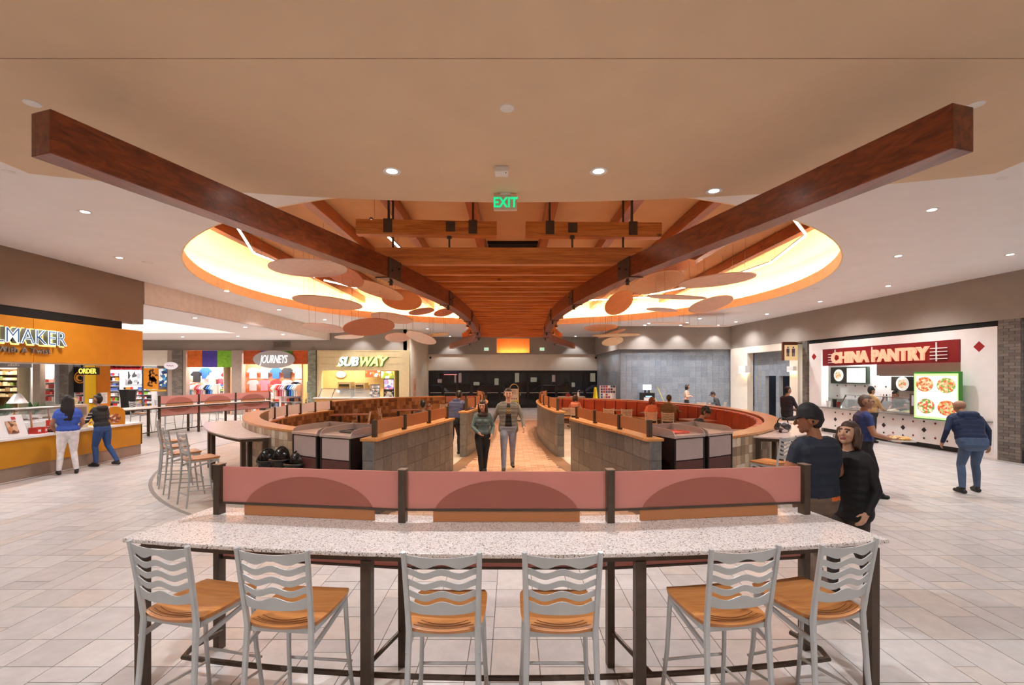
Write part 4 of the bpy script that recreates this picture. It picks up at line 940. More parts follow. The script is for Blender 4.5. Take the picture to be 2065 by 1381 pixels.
table('dining table by the bench behind the far right slate wall', 2.5, 19.6, .8, .75, 0, ped=1)
put_chair(2.15, 18.9, 0, 'cream wave-back chair standing alone by the right slate wall end', GR)
table('dining table before the bench, middle of right enclosure', 4.3, 18.75, 1.0, .75, -25)
for x, y, rz, lab in ((3.75, 18.3, -10, 'cream wave-back chair left of a pair at the middle bench table'), (4.4, 18.0, -18, 'cream wave-back chair right of a pair at the middle bench table')): put_chair(x, y, rz, lab, GR)
table('dining table where the couple in orange and olive sit', 5.3, 17.35, 1.1, .7, -35)
for x, y, rz, lab in ((4.9, 16.55, -20, 'cream wave-back chair under the person in orange'), (5.42, 16.3, -25, 'cream wave-back chair behind the person in an olive jacket')): put_chair(x, y, rz, lab, GR)
table('dining table by the right curve of the burgundy bench', 5.75, 14.6, .9, .75, -75)
table('small dining table at the near end of the bench', 5.45, 11.6, .75, .7, -95, ped=1)
# condiment island, sign stand, cash machine, wet-floor sign, photo rack beyond the enclosure
t = thing('condiment_island', 'maroon counter with stone top holding sauces, near the doors', 'counter', (3.2, 25.4, 0)); MB().bb(-.65, .65, -.35, .35, 0, .94).build('cabinet', M('island_maroon', '#5d1f17', .4), t); MB().bb(-.7, .7, -.4, .4, .94, 1.0).build('counter_top', M('island_top', '#b5987f', .3), t, bevel=.01)
o = thing('sauce_pump', 'white pump bottle on the condiment counter', 'bottle', (3.55, 25.3, 1.0)); MB().lathe([(.05, 0), (.055, .15), (.03, .2), (.02, .26)], 12).build('bottle', white_pl, o, True); MB().tube([(0, 0, .25), (0, 0, .32), (.1, 0, .33)], .012, 6).build('pump', white_pl, o)
o = thing('red_caddy', 'red star-shaped napkin caddy on the condiment counter', 'caddy', (3.0, 25.3, 1.0)); MB().prism([((.13 if k % 2 == 0 else .06) * cos(pi * k / 5 + pi / 2), (.13 if k % 2 == 0 else .06) * sin(pi * k / 5 + pi / 2)) for k in range(10)], 0, .12).build('star', M('caddy_red', '#c22f2f', .4), o); MB().cyl((0, 0, .12), (0, 0, .2), .03).build('post', M('caddy_red', '#c22f2f', .4), o)
t = thing('sign_stand', 'white notice board in a yellow hoop stand before the doors', 'sign', (.10, 22.0, 0))
MB().tube([(-.2, 0, 0), (-.2, 0, 1.5)] + [(-.2 * cos(pi * k / 10), 0, 1.5 + .22 * sin(pi * k / 10)) for k in range(11)] + [(.2, 0, 1.5), (.2, 0, 0)], .018, 8).build('hoop', M('hoop_yellow', '#e3d684', .4), t, True)
MB().bb(-.18, .18, -.015, .015, .95, 1.5).build('board', white_pl, t); MB().bb(-.18, .18, -.018, .018, .88, .95).build('footer', M('footer_green', '#b7cf5a', .5), t); MB().bb(-.3, .3, -.2, .2, 0, .03).build('base', black, t)
li = MB(); [li.bb(-.12, .12 - .05 * (k % 2), -.017, -.015, 1.42 - k * .04, 1.43 - k * .04) for k in range(5)]; [li.bb(-.13 + k * .1, -.07 + k * .1, -.017, -.015, 1.0, 1.08) for k in range(3)]; li.build('printing', M('print_grey', '#8d8d92', .6), t)
t = thing('cash_machine', 'white and black cash machine with a lit sign on top', 'machine', (6.85, 23.9, 0)); MB().bb(-.3, .3, -.3, .3, 0, 1.25).build('cabinet', black, t)
MB().add([(-.24, -.31, .55), (.24, -.31, .55), (.24, -.31, 1.0), (.24, -.22, 1.25), (-.24, -.22, 1.25), (-.24, -.31, 1.0), (-.24, -.25, .55), (.24, -.25, .55), (.24, -.2, 1.25), (-.24, -.2, 1.25)], [(0, 1, 2, 5), (5, 2, 3, 4), (6, 9, 8, 7), (0, 5, 4, 9, 6), (1, 7, 8, 3, 2), (4, 3, 8, 9), (0, 6, 7, 1)]).build('fascia', white_pl, t)
MB().box(0, -.285, 1.12, .32, .02, .16, 0, -.35).build('screen', EM('atm_screen', (.25, .5, .8, 1), .7), t); MB().bb(-.16, .16, -.33, -.3, .78, .86).build('keypad', steel_black, t)
[MB().bb(x - .03, x + .03, -.05, .05, 1.25, 1.4).build('sign_post', steel_black, t) for x in (-.1, .1)]; MB().bb(-.19, .19, -.07, .07, 1.4, 1.66).build('lit_sign', EM('atm_sign', (.8, .88, 1, 1), 1.4), t)
t = thing('wet_floor_sign', 'yellow wet floor cone standing before the grey tile wall', 'sign', (4.35, 24.6, 0)); MB().lathe([(.2, 0), (.16, .1), (.07, 1.0), (.04, 1.02)], 8, (0, 0, .5)).build('cone', M('cone_yellow', '#e8d21e', .4), t); MB().lathe([(.22, 0), (.22, .5), (.1, .52)], 12).build('bucket', M('bucket_white', '#d9dde0', .4), t)
t = thing('photo_rack', 'white rack full of small coloured photos by the tile corner', 'rack', (5.05, 24.9, 0)); MB().bb(-.42, .42, -.05, .05, .5, 1.6).build('board', white_pl, t)
ph = MB(); rr = random.Random(2); [ph.box(-.32 + i * .13, -.055, .98 + j * .14, .11, .01, .11) for i in range(6) for j in range(5) if not (i > 3 and j < 2)]; stuff(ph.build('photos', TILE('photo_print', ['#b84a3a', '#4a5a8a', '#d8b08a', '#5a3a3a', '#e8e0d8', '#8a4a6a'], .4, .4, 30), t, fix=False))
MB().bb(.18, .36, -.06, -.05, .6, .9).build('screen', black, t); [MB().bb(x - .03, x + .03, -.3, .3, 0, .5).build('leg', steel_dark, t) for x in (-.37, .37)]
for i, (xa, xb) in enumerate(((7.15, 7.75), (7.5, 7.95))):
    t = thing('mop', ('left' if i == 0 else 'right') + ' long yellow mop handle leaning on the grey tile wall', 'mop', (xb, 23.7, 0)); MB().cyl((0, 0, .1), (xa - xb, .62, 1.55 if i else 1.3), .016).build('handle', M('mop_yellow', '#dccb5a', .4), t); MB().lathe([(.16, 0), (.13, .08), (.03, .14)], 10).build('mop_head', M('mop_head', '#c9c6bd', .9), t)
# ================================================================== SHOPS
# ---------- pretzel kiosk on the left
kt = thing('shop_sign', 'big orange sign board over the pretzel counter with lit letters', 'sign', (-9.95, 0, 0))
for k in range(5): MB().bb(-.12, 0, -2.2 + k * 3.0, -2.2 + (k + 1) * 3.0 - .01 - (.1 if k == 4 else 0), 2.385, 3.30).build('panel', orange_lam, kt)
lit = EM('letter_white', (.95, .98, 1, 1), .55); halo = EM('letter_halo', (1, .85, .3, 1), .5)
ROTL = (pi / 2, 0, pi / 2)
text('letter_halo', 'PRETZELMAKER', .30, halo, (.006, 10.41, 2.755), ROTL, kt, .003, .030, 'RIGHT', .92)  # enlarged glowing letters stand in for the yellow light halo on the board
text('letter_sides', 'PRETZELMAKER', .30, M('letter_side', '#8a9a9c', .4), (.065, 10.40, 2.76), ROTL, kt, .05, .004, 'RIGHT', .92)
text('letters', 'PRETZELMAKER', .30, lit, (.12, 10.40, 2.76), ROTL, kt, .004, .005, 'RIGHT', .92)
text('letter_cores', 'PRETZELMAKER', .30, M('letter_blue', '#41719c', .4), (.127, 10.40, 2.76), ROTL, kt, .003, -.0085, 'RIGHT', .92)
text('tagline', 'With A Twist', .105, M('letter_grey', '#8a7a6e', .4), (.03, 10.12, 2.575), ROTL, kt, .02, .002, 'RIGHT', 1.15, 0., 1.08)
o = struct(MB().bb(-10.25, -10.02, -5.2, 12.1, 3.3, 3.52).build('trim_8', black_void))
struct(MB().bb(-10.3, -10.02, -5.2, 12.7, 2.36, 2.40).build('trim_9', white_pl))
c = thing('counter', 'mustard yellow pretzel counter with white top along the left', 'counter', (-10, 0, 0))
for k in range(8):
    y0 = -3.5 + k * 2.03; MB().bb(-.06, 0, y0, y0 + 2.02, .27, .81).build('panel', mustard, c)
MB().bb(-.7, -.06, -3.5, 12.72, .1, .80).build('carcass', white_pl, c); MB().bb(-.5, -.02, -3.5, 12.72, 0, .27).build('kick', M('kick_grey', '#a38f80', .5, .1), c)
MB().bb(-.75, .03, -3.5, 12.76, .81, .86).build('counter_top', white_pl, c, bevel=.006)
MB().bb(-.06, 0, 12.7, 12.74, .27, .81).build('end_panel', mustard, c)
p = struct(MB().bb(-10.7, -10.4, 11.8, 12.2, .86, 2.4).build('trim_10', orange_lam)); MB().bb(-10.68, -10.41, 11.785, 11.8, .86, 2.39).build('face_panel', yellow_lam, p)
for i, (z0, z1, y0, y1) in enumerate(((1.40, 1.68, 11.86, 12.1), (1.06, 1.32, 11.85, 12.18))):
    t = thing('notice', ('upper' if i == 0 else 'lower') + ' white printed notice taped to the orange kiosk column', 'notice', (-10.395, (y0 + y1) / 2, z0)); h = z1 - z0
    MB().box(0, 0, h / 2, .004, y1 - y0, h).build('sheet', white_pl, t); l = MB(); [l.box(.003, 0, h * .85 - k * .03, .002, (y1 - y0) * (.7 - .15 * (k % 3)), .008) for k in range(int(h / .036))]; l.build('printing', M('print_grey', '#8d8d92', .6), t)
t = thing('order_sign', 'black hanging box with yellow ORDER lettering above the counter', 'sign', (-10.28, 11.45, 2.13)); MB().bb(-.23, .23, -.04, .04, 0, .18).build('box', black, t, bevel=.008); [MB().cyl((x, 0, .18), (x, 0, .26), .006).build('hanger', steel_dark, t) for x in (-.15, .15)]
text('lettering', 'ORDER', .115, EM('order_yellow', (1, .72, .12, 1), .7), (0, -.045, .033), parent=t, ext=.003, sx=.78, bold=.006)
t = thing('card_reader', 'small black card reader with pale screen on the kiosk column', 'reader', (-10.5, 11.77, 1.42)); MB().box(0, 0, .06, .12, .03, .12).build('body', black, t); MB().box(-.01, -.017, .06, .08, .004, .09).build('screen', EM('reader_screen', (.7, .78, .95, 1), .8), t)
# items standing on the counter
t = thing('menu_stand', 'large white slanted pretzel menu card standing on the counter', 'menu', (-10.18, 9.55, .86)); MB().box(0, 0, .22, .012, .58, .46, 0, 0, -.35).build('card', white_pl, t); MB().box(.028, .02, .2, .004, .2, .26, .0, 0, -.35).build('photo', FOOD('pretzel_print', .0, ['#9a5a3a', '#c98a5a', '#6a3a2a', '#d8b090'], 14), t); MB().box(.045, .02, .38, .004, .08, .06, 0, 0, -.35).box(-.005, .0, .04, .03, .08, .05, 0, 0, -.35).build('red_mark', M('mark_red', '#c03a3e', .5), t)
for i in range(5):
    t = thing('snack_box', 'small red snack box, ' + ('first', 'second', 'third', 'fourth')[min(i, 3)] + (' on the white pretzel counter' if i < 4 else ' box pile, the one lying on top'), 'box', (-10.2 - .09 * (i % 2), 10.12 + .13 * (i // 2), .86 + (.14 if i == 4 else 0)), .2 * i, 'red snack boxes on the counter'); MB().bb(-.05, .05, -.055, .055, 0, .13).build('carton', M('carton_red', '#cf3a2c', .5), t); MB().bb(.05, .053, -.03, .03, .04, .09).build('label', white_pl, t)
t = thing('sample_tray', 'shallow black tray of wrapped snacks on the counter', 'tray', (-10.28, 10.62, .86)); MB().bb(-.14, .14, -.2, .2, 0, .03).build('tray_base', M('tray_black', '#241d1b'), t); MB().bb(-.12, .12, -.17, .17, .03, .07).build('snacks', FOOD('snack_mix', 0., ['#c84a3a', '#e8a87a', '#efe0d0', '#d86a4a'], 22), t)
t = thing('pretzel_poster', 'round topped pretzel bite card standing at the counter end', 'poster', (-10.15, 12.05, .86)); pts = [(-.2, 0), (.2, 0), (.2, .3)] + [(.2 * cos(R(a)), .3 + .16 * sin(R(a))) for a in range(0, 181, 20)]
m_ = MB().vprism([(x, z) for x, z in pts], -.008, .008).build('card', orange_lam, t); m_.rotation_euler = (0, 0, .55); q = MB().lathe([(0, 0), (.12, 0), (.12, .004), (0, .004)], 16).build('photo', FOOD('bites_print', 0, ['#7a3a22', '#a85a34', '#e8d8c8', '#c98a5a'], 18), t); q.location = (.006, -.012, .16); q.rotation_euler = (pi / 2, 0, .55)
t = thing('glass_jar', 'small glass jar beside the pretzel bite card', 'jar', (-10.22, 11.6, .86)); MB().lathe([(.07, 0), (.085, .05), (.085, .14), (.07, .17)], 14).build('jar', GLASS('jar_glass', (.9, .7, .4, 1), .6), t, True); MB().lathe([(.075, .17), (.075, .2), (0, .2)], 14).build('lid', M('jar_lid', '#e0b64a', .4), t)
# cases and machines behind the counter
t = thing('pretzel_case', 'glass pretzel warming case with slanted front behind counter', 'case', (-10.62, 10.35, .86)); MB().bb(-.28, .28, -.55, .55, 0, .06).bb(-.28, .28, -.55, .55, .5, .54).build('frame', chrome, t); MB().bb(-.26, .27, -.52, .52, .06, .5).build('glass', glass_clear, t); MB().bb(-.28, .0, -.55, .55, .27, .285).build('shelf', chrome, t)
for sy in (-.53, -.2, .2, .53): MB().box(.26, sy, .28, .025, .025, .48, 0, 0, -.1).build('post', M('case_post', '#c8895e', .4), t)
for i in range(7):
    o = thing('pretzel', 'golden baked pretzel, ' + ORD[i] + ' from the camera in the glass warming case', 'pretzel', (-10.6 + .1 * (i % 2), 9.95 + i * .13, .935 if i % 2 else 1.15), i, 'pretzels in the warming case'); MB().tube([(.055 * sin(a) * (1 + .25 * cos(2 * a)), .05 * cos(a) + .02 * cos(3 * a), .012) for a in np.linspace(0, 2 * pi, 17)[:-1]], .013, 6, True).build('twist', M('pretzel_crust', '#a8622e', .5), o, True); MB().cyl((-.03, -.04, .015), (.03, .03, .022), .011).build('knot', M('pretzel_crust', '#a8622e', .5), o)
t = thing('heat_lamp', 'white dome heat lamp hanging over the pretzel case', 'lamp', (-10.55, 10.05, 1.52)); MB().lathe([(.0, .2), (.05, .2), (.09, .14), (.17, .0), (.16, 0), (.0, .12)], 18).build('shade', white_pl, t, True); MB().cyl((0, 0, .2), (0, 0, 1.9), .008).build('stem', chrome, t)
t = thing('heat_lamp', 'boxy white heat lamp nearer the camera over the pretzel case', 'lamp', (-10.55, 9.3, 1.48)); MB().bb(-.14, .14, -.14, .14, 0, .2).build('shade', white_pl, t, bevel=.02); MB().cyl((0, 0, .2), (0, 0, 1.9), .008).build('stem', chrome, t)
t = thing('topping_tub', 'white tub heaped with pink pretzel toppings', 'tub', (-10.5, 9.42, 1.18)); MB().lathe([(.14, -.32), (.17, 0), (.0, 0)], 16).build('tub', white_pl, t); MB().ball((0, 0, 0), (.16, .16, .09), 14, 8).build('topping', FOOD('topping', 0, ['#e0a090', '#d8c0a0', '#e8d8c8', '#c87a6a'], 30), t)
t = thing('drink_machine', 'tall steel drink machine beyond the second customer', 'machine', (-10.52, 11.25, .86)); MB().bb(-.2, .2, -.22, .22, 0, .56).build('cabinet', M('machine_beige', '#d8c4ae', .4, .1), t); MB().bb(.2, .22, -.16, .16, .3, .5).build('panel', chrome, t); MB().lathe([(.1, 0), (.13, .1), (.09, .16)], 12, (0, 0, .56)).build('hopper', GLASS('jar_glass', alpha=.6), t)
t = thing('work_table', 'white work table inside the pretzel kiosk', 'table', (-12.8, 12.0, 0)); MB().bb(-.4, .4, -1.9, 1.9, .86, .9).build('tabletop', white_pl, t); [MB().bb(x - .04, x + .04, y - .04, y + .04, 0, .86).build('leg', chrome, t) for x in (-.34, .34) for y in (-1.8, 1.8)]
for i, (x, y, w) in enumerate(((-12.7, 11.75, .5), (-12.7, 12.5, .46), (-12.7, 13.6, .46))):
    t = thing('leafy_plant', 'green potted plant inside the kiosk, %s of three' % ('nearest', 'middle', 'farthest')[i], 'plant', (x, y, .9), 0); MB().lathe([(.1, 0), (.14, .18), (.0, .18)], 12).build('pot', white_pl, t); lf = MB(); rr = random.Random(i)
    for k in range(60):
        a = rr.uniform(0, 6.28); e = rr.uniform(.1, 1.3); L = rr.uniform(.18, w); d = Vector((cos(a) * cos(e), sin(a) * cos(e), sin(e))) * L; b = Vector((d.y, -d.x, 0)).normalized() * .03; o_ = Vector((0, 0, .18)); lf.add([o_, o_ + d * .6 + b, o_ + d, o_ + d * .6 - b], [(0, 1, 2, 3)])
    stuff(lf.build('foliage', M('leaf_green', '#3f6a34', .5, 0, .25), t, fix=False))
# ---------- stores behind the kiosk
boxes_c = {'cream': TILE('goods_cream', ['#e8d9ad', '#c9b183', '#f2ead2', '#a98a5a', '#d8c89a', '#8a9a5a'], .5, .1), 'red': TILE('goods_red', ['#c23a34', '#e8e0dc', '#d86a62', '#8a2f2c', '#f0b8b0'], .5, .1), 'mix': TILE('goods_mix', ['#d8363a', '#f2f2f4', '#5a7ac0', '#e89a2a', '#222428', '#8ac24a', '#e8c8d8', '#f6f6f8'], .5, .1),
           'warm': TILE('goods_warm', ['#e8855a', '#f4ece6', '#3a3a40', '#c8452a', '#7a8aa8', '#f0c8a0', '#242428', '#ffffff', '#8a5a3a'], .5, .15)}
BOX = {}
def box_me(key, w, d, h):
    k = (key, w, d, h)
    if k not in BOX: me = MB().bb(-w / 2, w / 2, -d / 2, d / 2, 0, h).mesh('product'); me.materials.append(boxes_c[key]); BOX[k] = me
    return BOX[k]
def shelving(label, x0, x1, y, z0, z1, rows, key, goods, unit, group, frame_m=white_pl, dens=.2, seed=0, glow=None):
    t = thing('shelf_unit', label, 'shelf', ((x0 + x1) / 2, y, 0)); w = x1 - x0
    MB().bb(-w / 2, w / 2, .16, .19, 0, z1).build('back_panel', frame_m, t)
    for sx in (-1, 1): MB().bb(sx * w / 2 - .02, sx * w / 2 + .02, -.16, .19, 0, z1).build('side_panel', frame_m, t)
    rr = random.Random(seed)
    for r in range(rows):
        cnt = 0; z = z0 + (z1 - z0) * r / rows; MB().bb(-w / 2, w / 2, -.16, .16, z - .02, z).build('shelf', frame_m, t); x = -w / 2 + .06
        while x < w / 2 - .1:
            bw = rr.choice((.12, .16, .2, .26)); bh = (z1 - z0) / rows * rr.choice((.45, .6, .7)); bh = round(bh, 2)
            if x + bw > w / 2: break
            if rr.random() < .9:
                o = bpy.data.objects.new('product', box_me(key, bw - .02, .2, bh)); COL.objects.link(o); o.location = ((x0 + x1) / 2 + x + bw / 2, y - .03, z); tag(o, goods + ', ' + ORD[cnt] + ' on the ' + ORD[r] + ' shelf up of the ' + unit, 'product', group); cnt += 1
            x += bw
    return t
shelving('tall dark shelf wall of cream and gold toiletries behind the kiosk', -29.7, -27.4, 27.2, .9, 2.5, 5, 'cream', 'boxed toiletry', 'dark shelf wall', 'toiletries on the shelf wall', M('shelf_brown', '#6a4a2a', .5), seed=1)
t = thing('store_banner', 'grey header sign with pale blurred marks over the toiletry shelves', 'sign', (-27.9, 25.85, 2.55)); MB().bb(-1.0, 1.6, -.05, .05, 0, .3).build('board', M('banner_grey', '#9a9aa0', .5), t); [MB().bb(.3 + k * .13, .4 + k * .13, -.056, -.05, .1, .18 + .03 * (k % 2)).build('pale_mark', white_pl, t) for k in range(5)]
shelving('small shelf of red gift boxes in a white doorway', -26.3, -25.3, 26.6, .7, 2.1, 4, 'red', 'red gift box', 'white doorway shelf', 'red gift boxes', seed=3)
t = thing('logo_panel', 'black window panel with an orange dragon-like ring emblem', 'sign', (-23.72, 25.9, 0)); MB().bb(-.36, .36, -.02, .02, 1.2, 2.6).build('panel', black, t)
em = M('emblem_orange', '#e8962a', .5); MB().tube([(.30 * cos(a), -.03, 2.02 + .30 * sin(a)) for a in np.linspace(0, 2 * pi, 25)[:-1]], .03, 6, True).build('ring', em, t); MB().tube([(.17 * cos(a), -.03, 2.0 + .16 * sin(a)) for a in np.linspace(.5, 5.2, 12)], [.03 + .03 * sin(k / 3.5) for k in range(12)], 6).build('emblem', em, t)
shelving('low shelf of red goods under the black emblem panel', -24.1, -23.45, 26.1, .7, 1.5, 2, 'red', 'red boxed item', 'emblem panel shelf', 'red goods under the emblem', seed=5)
t = thing('store_awning', 'red scalloped awning across the game store front', 'awning', (-21.4, 25.75, 2.55)); MB().bb(-1.4, 1.2, -.1, .1, 0, .14).build('valance', M('awning_red', '#c8242c', .5), t); [MB().cyl((-1.3 + k * .26, -.1, 0), (-1.3 + k * .26, .1, 0), .12, n=12).build('scallop', M('awning_red', '#c8242c', .5), t) for k in range(10)]
MB().bb(-1.42, -1.2, -.08, .08, -1.75, 0).build('side_panel', M('awning_red', '#c8242c', .5), t)
shelving('white shelf of red and white game cases, game store left', -23.7, -22.35, 27.0, .4, 2.4, 7, 'mix', 'game case', 'left game shelf', 'game cases on the store shelves', seed=7)
shelving('white shelf of game cases below a black-and-white poster', -22.3, -20.6, 27.1, .3, 1.55, 5, 'mix', 'game case', 'shelf under the black-and-white poster', 'game cases on the store shelves', seed=9)
t = thing('wall_poster', 'large black-and-white poster inside the game store', 'poster', (-21.5, 27.3, 1.6)); MB().bb(-.75, .75, -.02, .02, 0, .95).build('print', FOOD('poster_bw', .25, ['#2a2c30', '#e8ebf0', '#7a8088', '#b8bec6', '#f4f6f8'], 5), t)
t = thing('window_poster', 'tall dark-framed window with an orange leaf poster beside the kiosk', 'window', (-19.45, 25.7, 0)); fm = M('frame_slate', '#5d5a60', .4, .3)
MB().bb(-.72, -.66, -.04, .04, 0, 2.62).bb(.66, .72, -.04, .04, 0, 2.62).bb(-.66, .66, -.04, .04, 2.56, 2.62).build('frame', fm, t); MB().bb(-.64, .16, -.01, .01, 1.38, 2.54).build('poster', M('poster_orange', '#e8901e', .5), t)
lf = MB(); rr = random.Random(5); [lf.box(-.22 + rr.gauss(0, .11), -.014, 1.95 + rr.gauss(0, .2), .16, .004, .1, 0, 0, rr.uniform(0, 3)) for k in range(26)]; lf.build('leaf_print', M('print_brown', '#5a3418', .6), t)
MB().bb(.18, .62, -.01, .01, 1.5, 2.5).build('blue_print', FOOD('poster_blue', .1, ['#3a6a9a', '#e8eef2', '#6ab0d0', '#2a3a6a', '#f0e0c0'], 7), t); MB().bb(-.3, .6, -.02, -.012, 1.26, 1.36).build('label_strip', M('strip_gold', '#d8a030', .5), t)
t = thing('display_cube', 'black display bin standing before the game shelves', 'bin', (-21.1, 25.9, 0)); MB().lathe([(.32, 0), (.36, .9), (.42, 1.3), (.0, 1.3)], 6).build('shell', black, t); MB().bb(-.3, .3, -.32, .32, 1.3, 1.36).build('lid', black, t)
# ---------- shoe and clothing stores with coloured header panels
def header(label, x, y, segs, z0=2.58):
    t = thing('felt_header', label, 'header', (x, y, z0)); q = 0
    for w, col in segs: MB().bb(q, q + w - .01, -.03, .03, 0, 3.48 - z0).build('panel', M('felt_' + col.strip('#'), col, .7, 0, .18, 7), t); q += w
header('orange, purple and green header panels of the clothing store', -17.72, 25.72, ((.82, '#d2661e'), (.83, '#4a3a96'), (.80, '#7cb42a')))
header('orange, purple and green header panels behind the oval sign', -14.65, 25.72, ((.95, '#b8501c'), (1.0, '#4a3a96'), (.75, '#5c8a2a'), (.8, '#c8561e')), 2.75)
t = thing('oval_sign', 'grey oval sign with white slanted graffiti-like lettering', 'sign', (-12.85, 25.45, 3.0)); o = MB().vprism([(1.12 * cos(a), .48 * sin(a)) for a in np.linspace(0, 2 * pi, 41)[:-1]], -.06, .06).build('oval', M('sign_grey', '#b5b0af', .4), t, bevel=.01); text('lettering', 'JOURNEYS', .42, lit, (0, -.07, -.2), parent=t, ext=.01, bold=.004, sx=.5, shear=.3)
t = thing('blade_sign', 'small white oval blade sign with pink script on the brick column', 'sign', (-18.25, 25.2, 2.65)); MB().vprism([(.36 * cos(a), .2 * sin(a)) for a in np.linspace(0, 2 * pi, 25)[:-1]], -.03, .03).build('oval', EM('sign_pale', (.95, .85, .88, 1), .2), t); MB().tube([(-.2 + k * .04, -.035, .03 * sin(k * 1.9)) for k in range(11)], .014, 5).build('script', M('script_pink', '#b86a80', .5), t); MB().bar((0, .03, .1), (0, .45, .1), .02, .02).build('bracket', steel_dark, t)
shirt_o = [(-.12, .62), (.12, .62), (.2, .6), (.36, .42), (.27, .34), (.2, .4), (.2, 0), (-.2, 0), (-.2, .4), (-.27, .34), (-.36, .42), (-.2, .6)]
shoe_o = [(-.15, 0), (.15, 0), (.15, .04), (.11, .075), (.03, .10), (-.02, .13), (-.05, .16), (-.14, .16), (-.15, .08)]
GM = {}
def good(kind, mat, x, y, z, label, group, rz=0., sc=1.):
    if (kind, mat.name) not in GM:
        if kind == 'tshirt': mb = MB().vprism(shirt_o, -.035, .035)
        elif kind == 'sneaker': mb = MB().vprism(shoe_o, -.05, .05)
        else: mb = MB().lathe([(.11, 0), (.115, .04), (.09, .1), (.03, .13), (0, .13)], 12); mb.box(0, -.12, .01, .16, .12, .012)
        me = mb.mesh(kind); me.materials.append(mat); GM[kind, mat.name] = me
    o = bpy.data.objects.new(kind, GM[kind, mat.name]); COL.objects.link(o); o.location = (x, y, z); o.rotation_euler = (0, 0, rz); o.scale = (sc, sc, sc); return tag(o, label, kind if kind != 'ball_cap' else 'cap', group)
cl = [M('cloth_' + h.strip('#'), h, .8) for h in ('#2f6ad0', '#f4f2f2', '#d83a3e', '#e8b8c0', '#30343a', '#8ac0e8', '#f0d8c0', '#d87a8a', '#ffffff')]
cn = ['blue', 'white', 'red', 'pale pink', 'charcoal', 'sky blue', 'cream', 'rose', 'bright white']
rr = random.Random(12)
for k, (x, z, ci) in enumerate(((-17.3, 1.75, 4), (-16.75, 1.95, 0), (-16.3, 1.55, 6), (-16.25, 1.98, 3), (-15.85, 1.9, 1), (-15.5, 1.72, 2), (-16.75, 1.35, 8), (-16.0, 1.35, 7))):
    good('tshirt', cl[ci], x * 1.05, 27.15 - .12 * (k % 3), z, cn[ci] + ' t-shirt hung high in the window under the tri-colour header' if k < 6 else cn[ci] + ' t-shirt hung lower in the tri-colour header store', 'shirts in the clothing store')
shelving('white shelf of folded clothes under the tri-colour header', -18.5, -16.3, 27.1, .25, 1.75, 6, 'mix', 'folded garment', 'clothing store shelf', 'folded goods in the clothing store', seed=15)
for k in range(10): good('tshirt', cl[(k * 4 + 1) % 9], -15.0 + (k % 5) * .66, 27.3, 1.95 if k < 5 else 1.25, cn[(k * 4 + 1) % 9] + ' printed t-shirt, ' + ORD[k % 5] + ' in the ' + ('upper', 'lower')[k // 5] + ' row on the shoe store back wall', 'shirts on the shoe store wall')
for k in range(26):
    good('sneaker', cl[(k * 5 + 3) % 9], -15.2 + (k % 13) * .26, 27.2, .62 + .28 * (k // 13), cn[(k * 5 + 3) % 9] + ' sneaker, ' + ORD[k % 13] + ' in the ' + ('lower', 'upper')[k // 13] + ' row along the shoe store back wall', 'sneakers on the shoe store wall', pi * (k % 2))
for k in range(12): good('ball_cap', cl[(k * 7 + 4) % 9], -14.3 + (k % 6) * .44, 26.85 + .2 * (k // 6), 1.02, cn[(k * 7 + 4) % 9] + ' ball cap, ' + ORD[k % 6] + ' in the ' + ('front', 'rear')[k // 6] + ' row on the shoe store table', 'caps on the shoe store tables', k)
t = thing('display_table', 'white display table with caps and shoes inside the shoe store', 'table', (-13.15, 26.95, 0)); MB().bb(-1.4, 1.4, -.2, .2, .96, 1.0).build('tabletop', white_pl, t); [MB().bb(x - .05, x + .05, -.18, .18, 0, .96).build('leg', white_pl, t) for x in (-1.25, 1.25)]
shelving('front shelf of boxed shoes in the shoe store doorway, left', -14.5, -12.95, 26.4, .1, .95, 3, 'warm', 'shoe box', 'left low shoe shelf', 'shoe boxes on low shelves', seed=21)
shelving('front shelf of boxed shoes in the shoe store doorway, right', -12.9, -11.4, 26.4, .1, .95, 3, 'warm', 'shoe box', 'right low shoe shelf', 'shoe boxes on low shelves', seed=22)
for k in range(4): good('tshirt', cl[(8, 4, 1, 5)[k]], -12.5 + k * .36, 26.5, 1.15, cn[(8, 4, 1, 5)[k]] + ' t-shirt hanging near the right side of the shoe store door', 'shirts near the shoe store door')
for nm, x0, y0 in (('clothing store', -18.0, 26.45), ('shoe store', -13.25, 26.25)):
    t = thing('garment_rail', 'chrome garment rail just inside the ' + nm, 'rail', (x0, y0, 0)); MB().cyl((0, 0, 1.62), (1.5, 0, 1.62), .015).build('rail', chrome, t)
    for q in (0, 1.5): MB().cyl((q, 0, 0), (q, 0, 1.62), .015).build('post', chrome, t)
    for k in range(11): good('tshirt', cl[(k * 5 + len(nm)) % 9], x0 + .1 + k * .13, y0, .98, cn[(k * 5 + len(nm)) % 9] + ' garment, ' + ORD[k] + ' from the left on the ' + nm + ' rail', 'garments on the ' + nm + ' rail', 1.2)
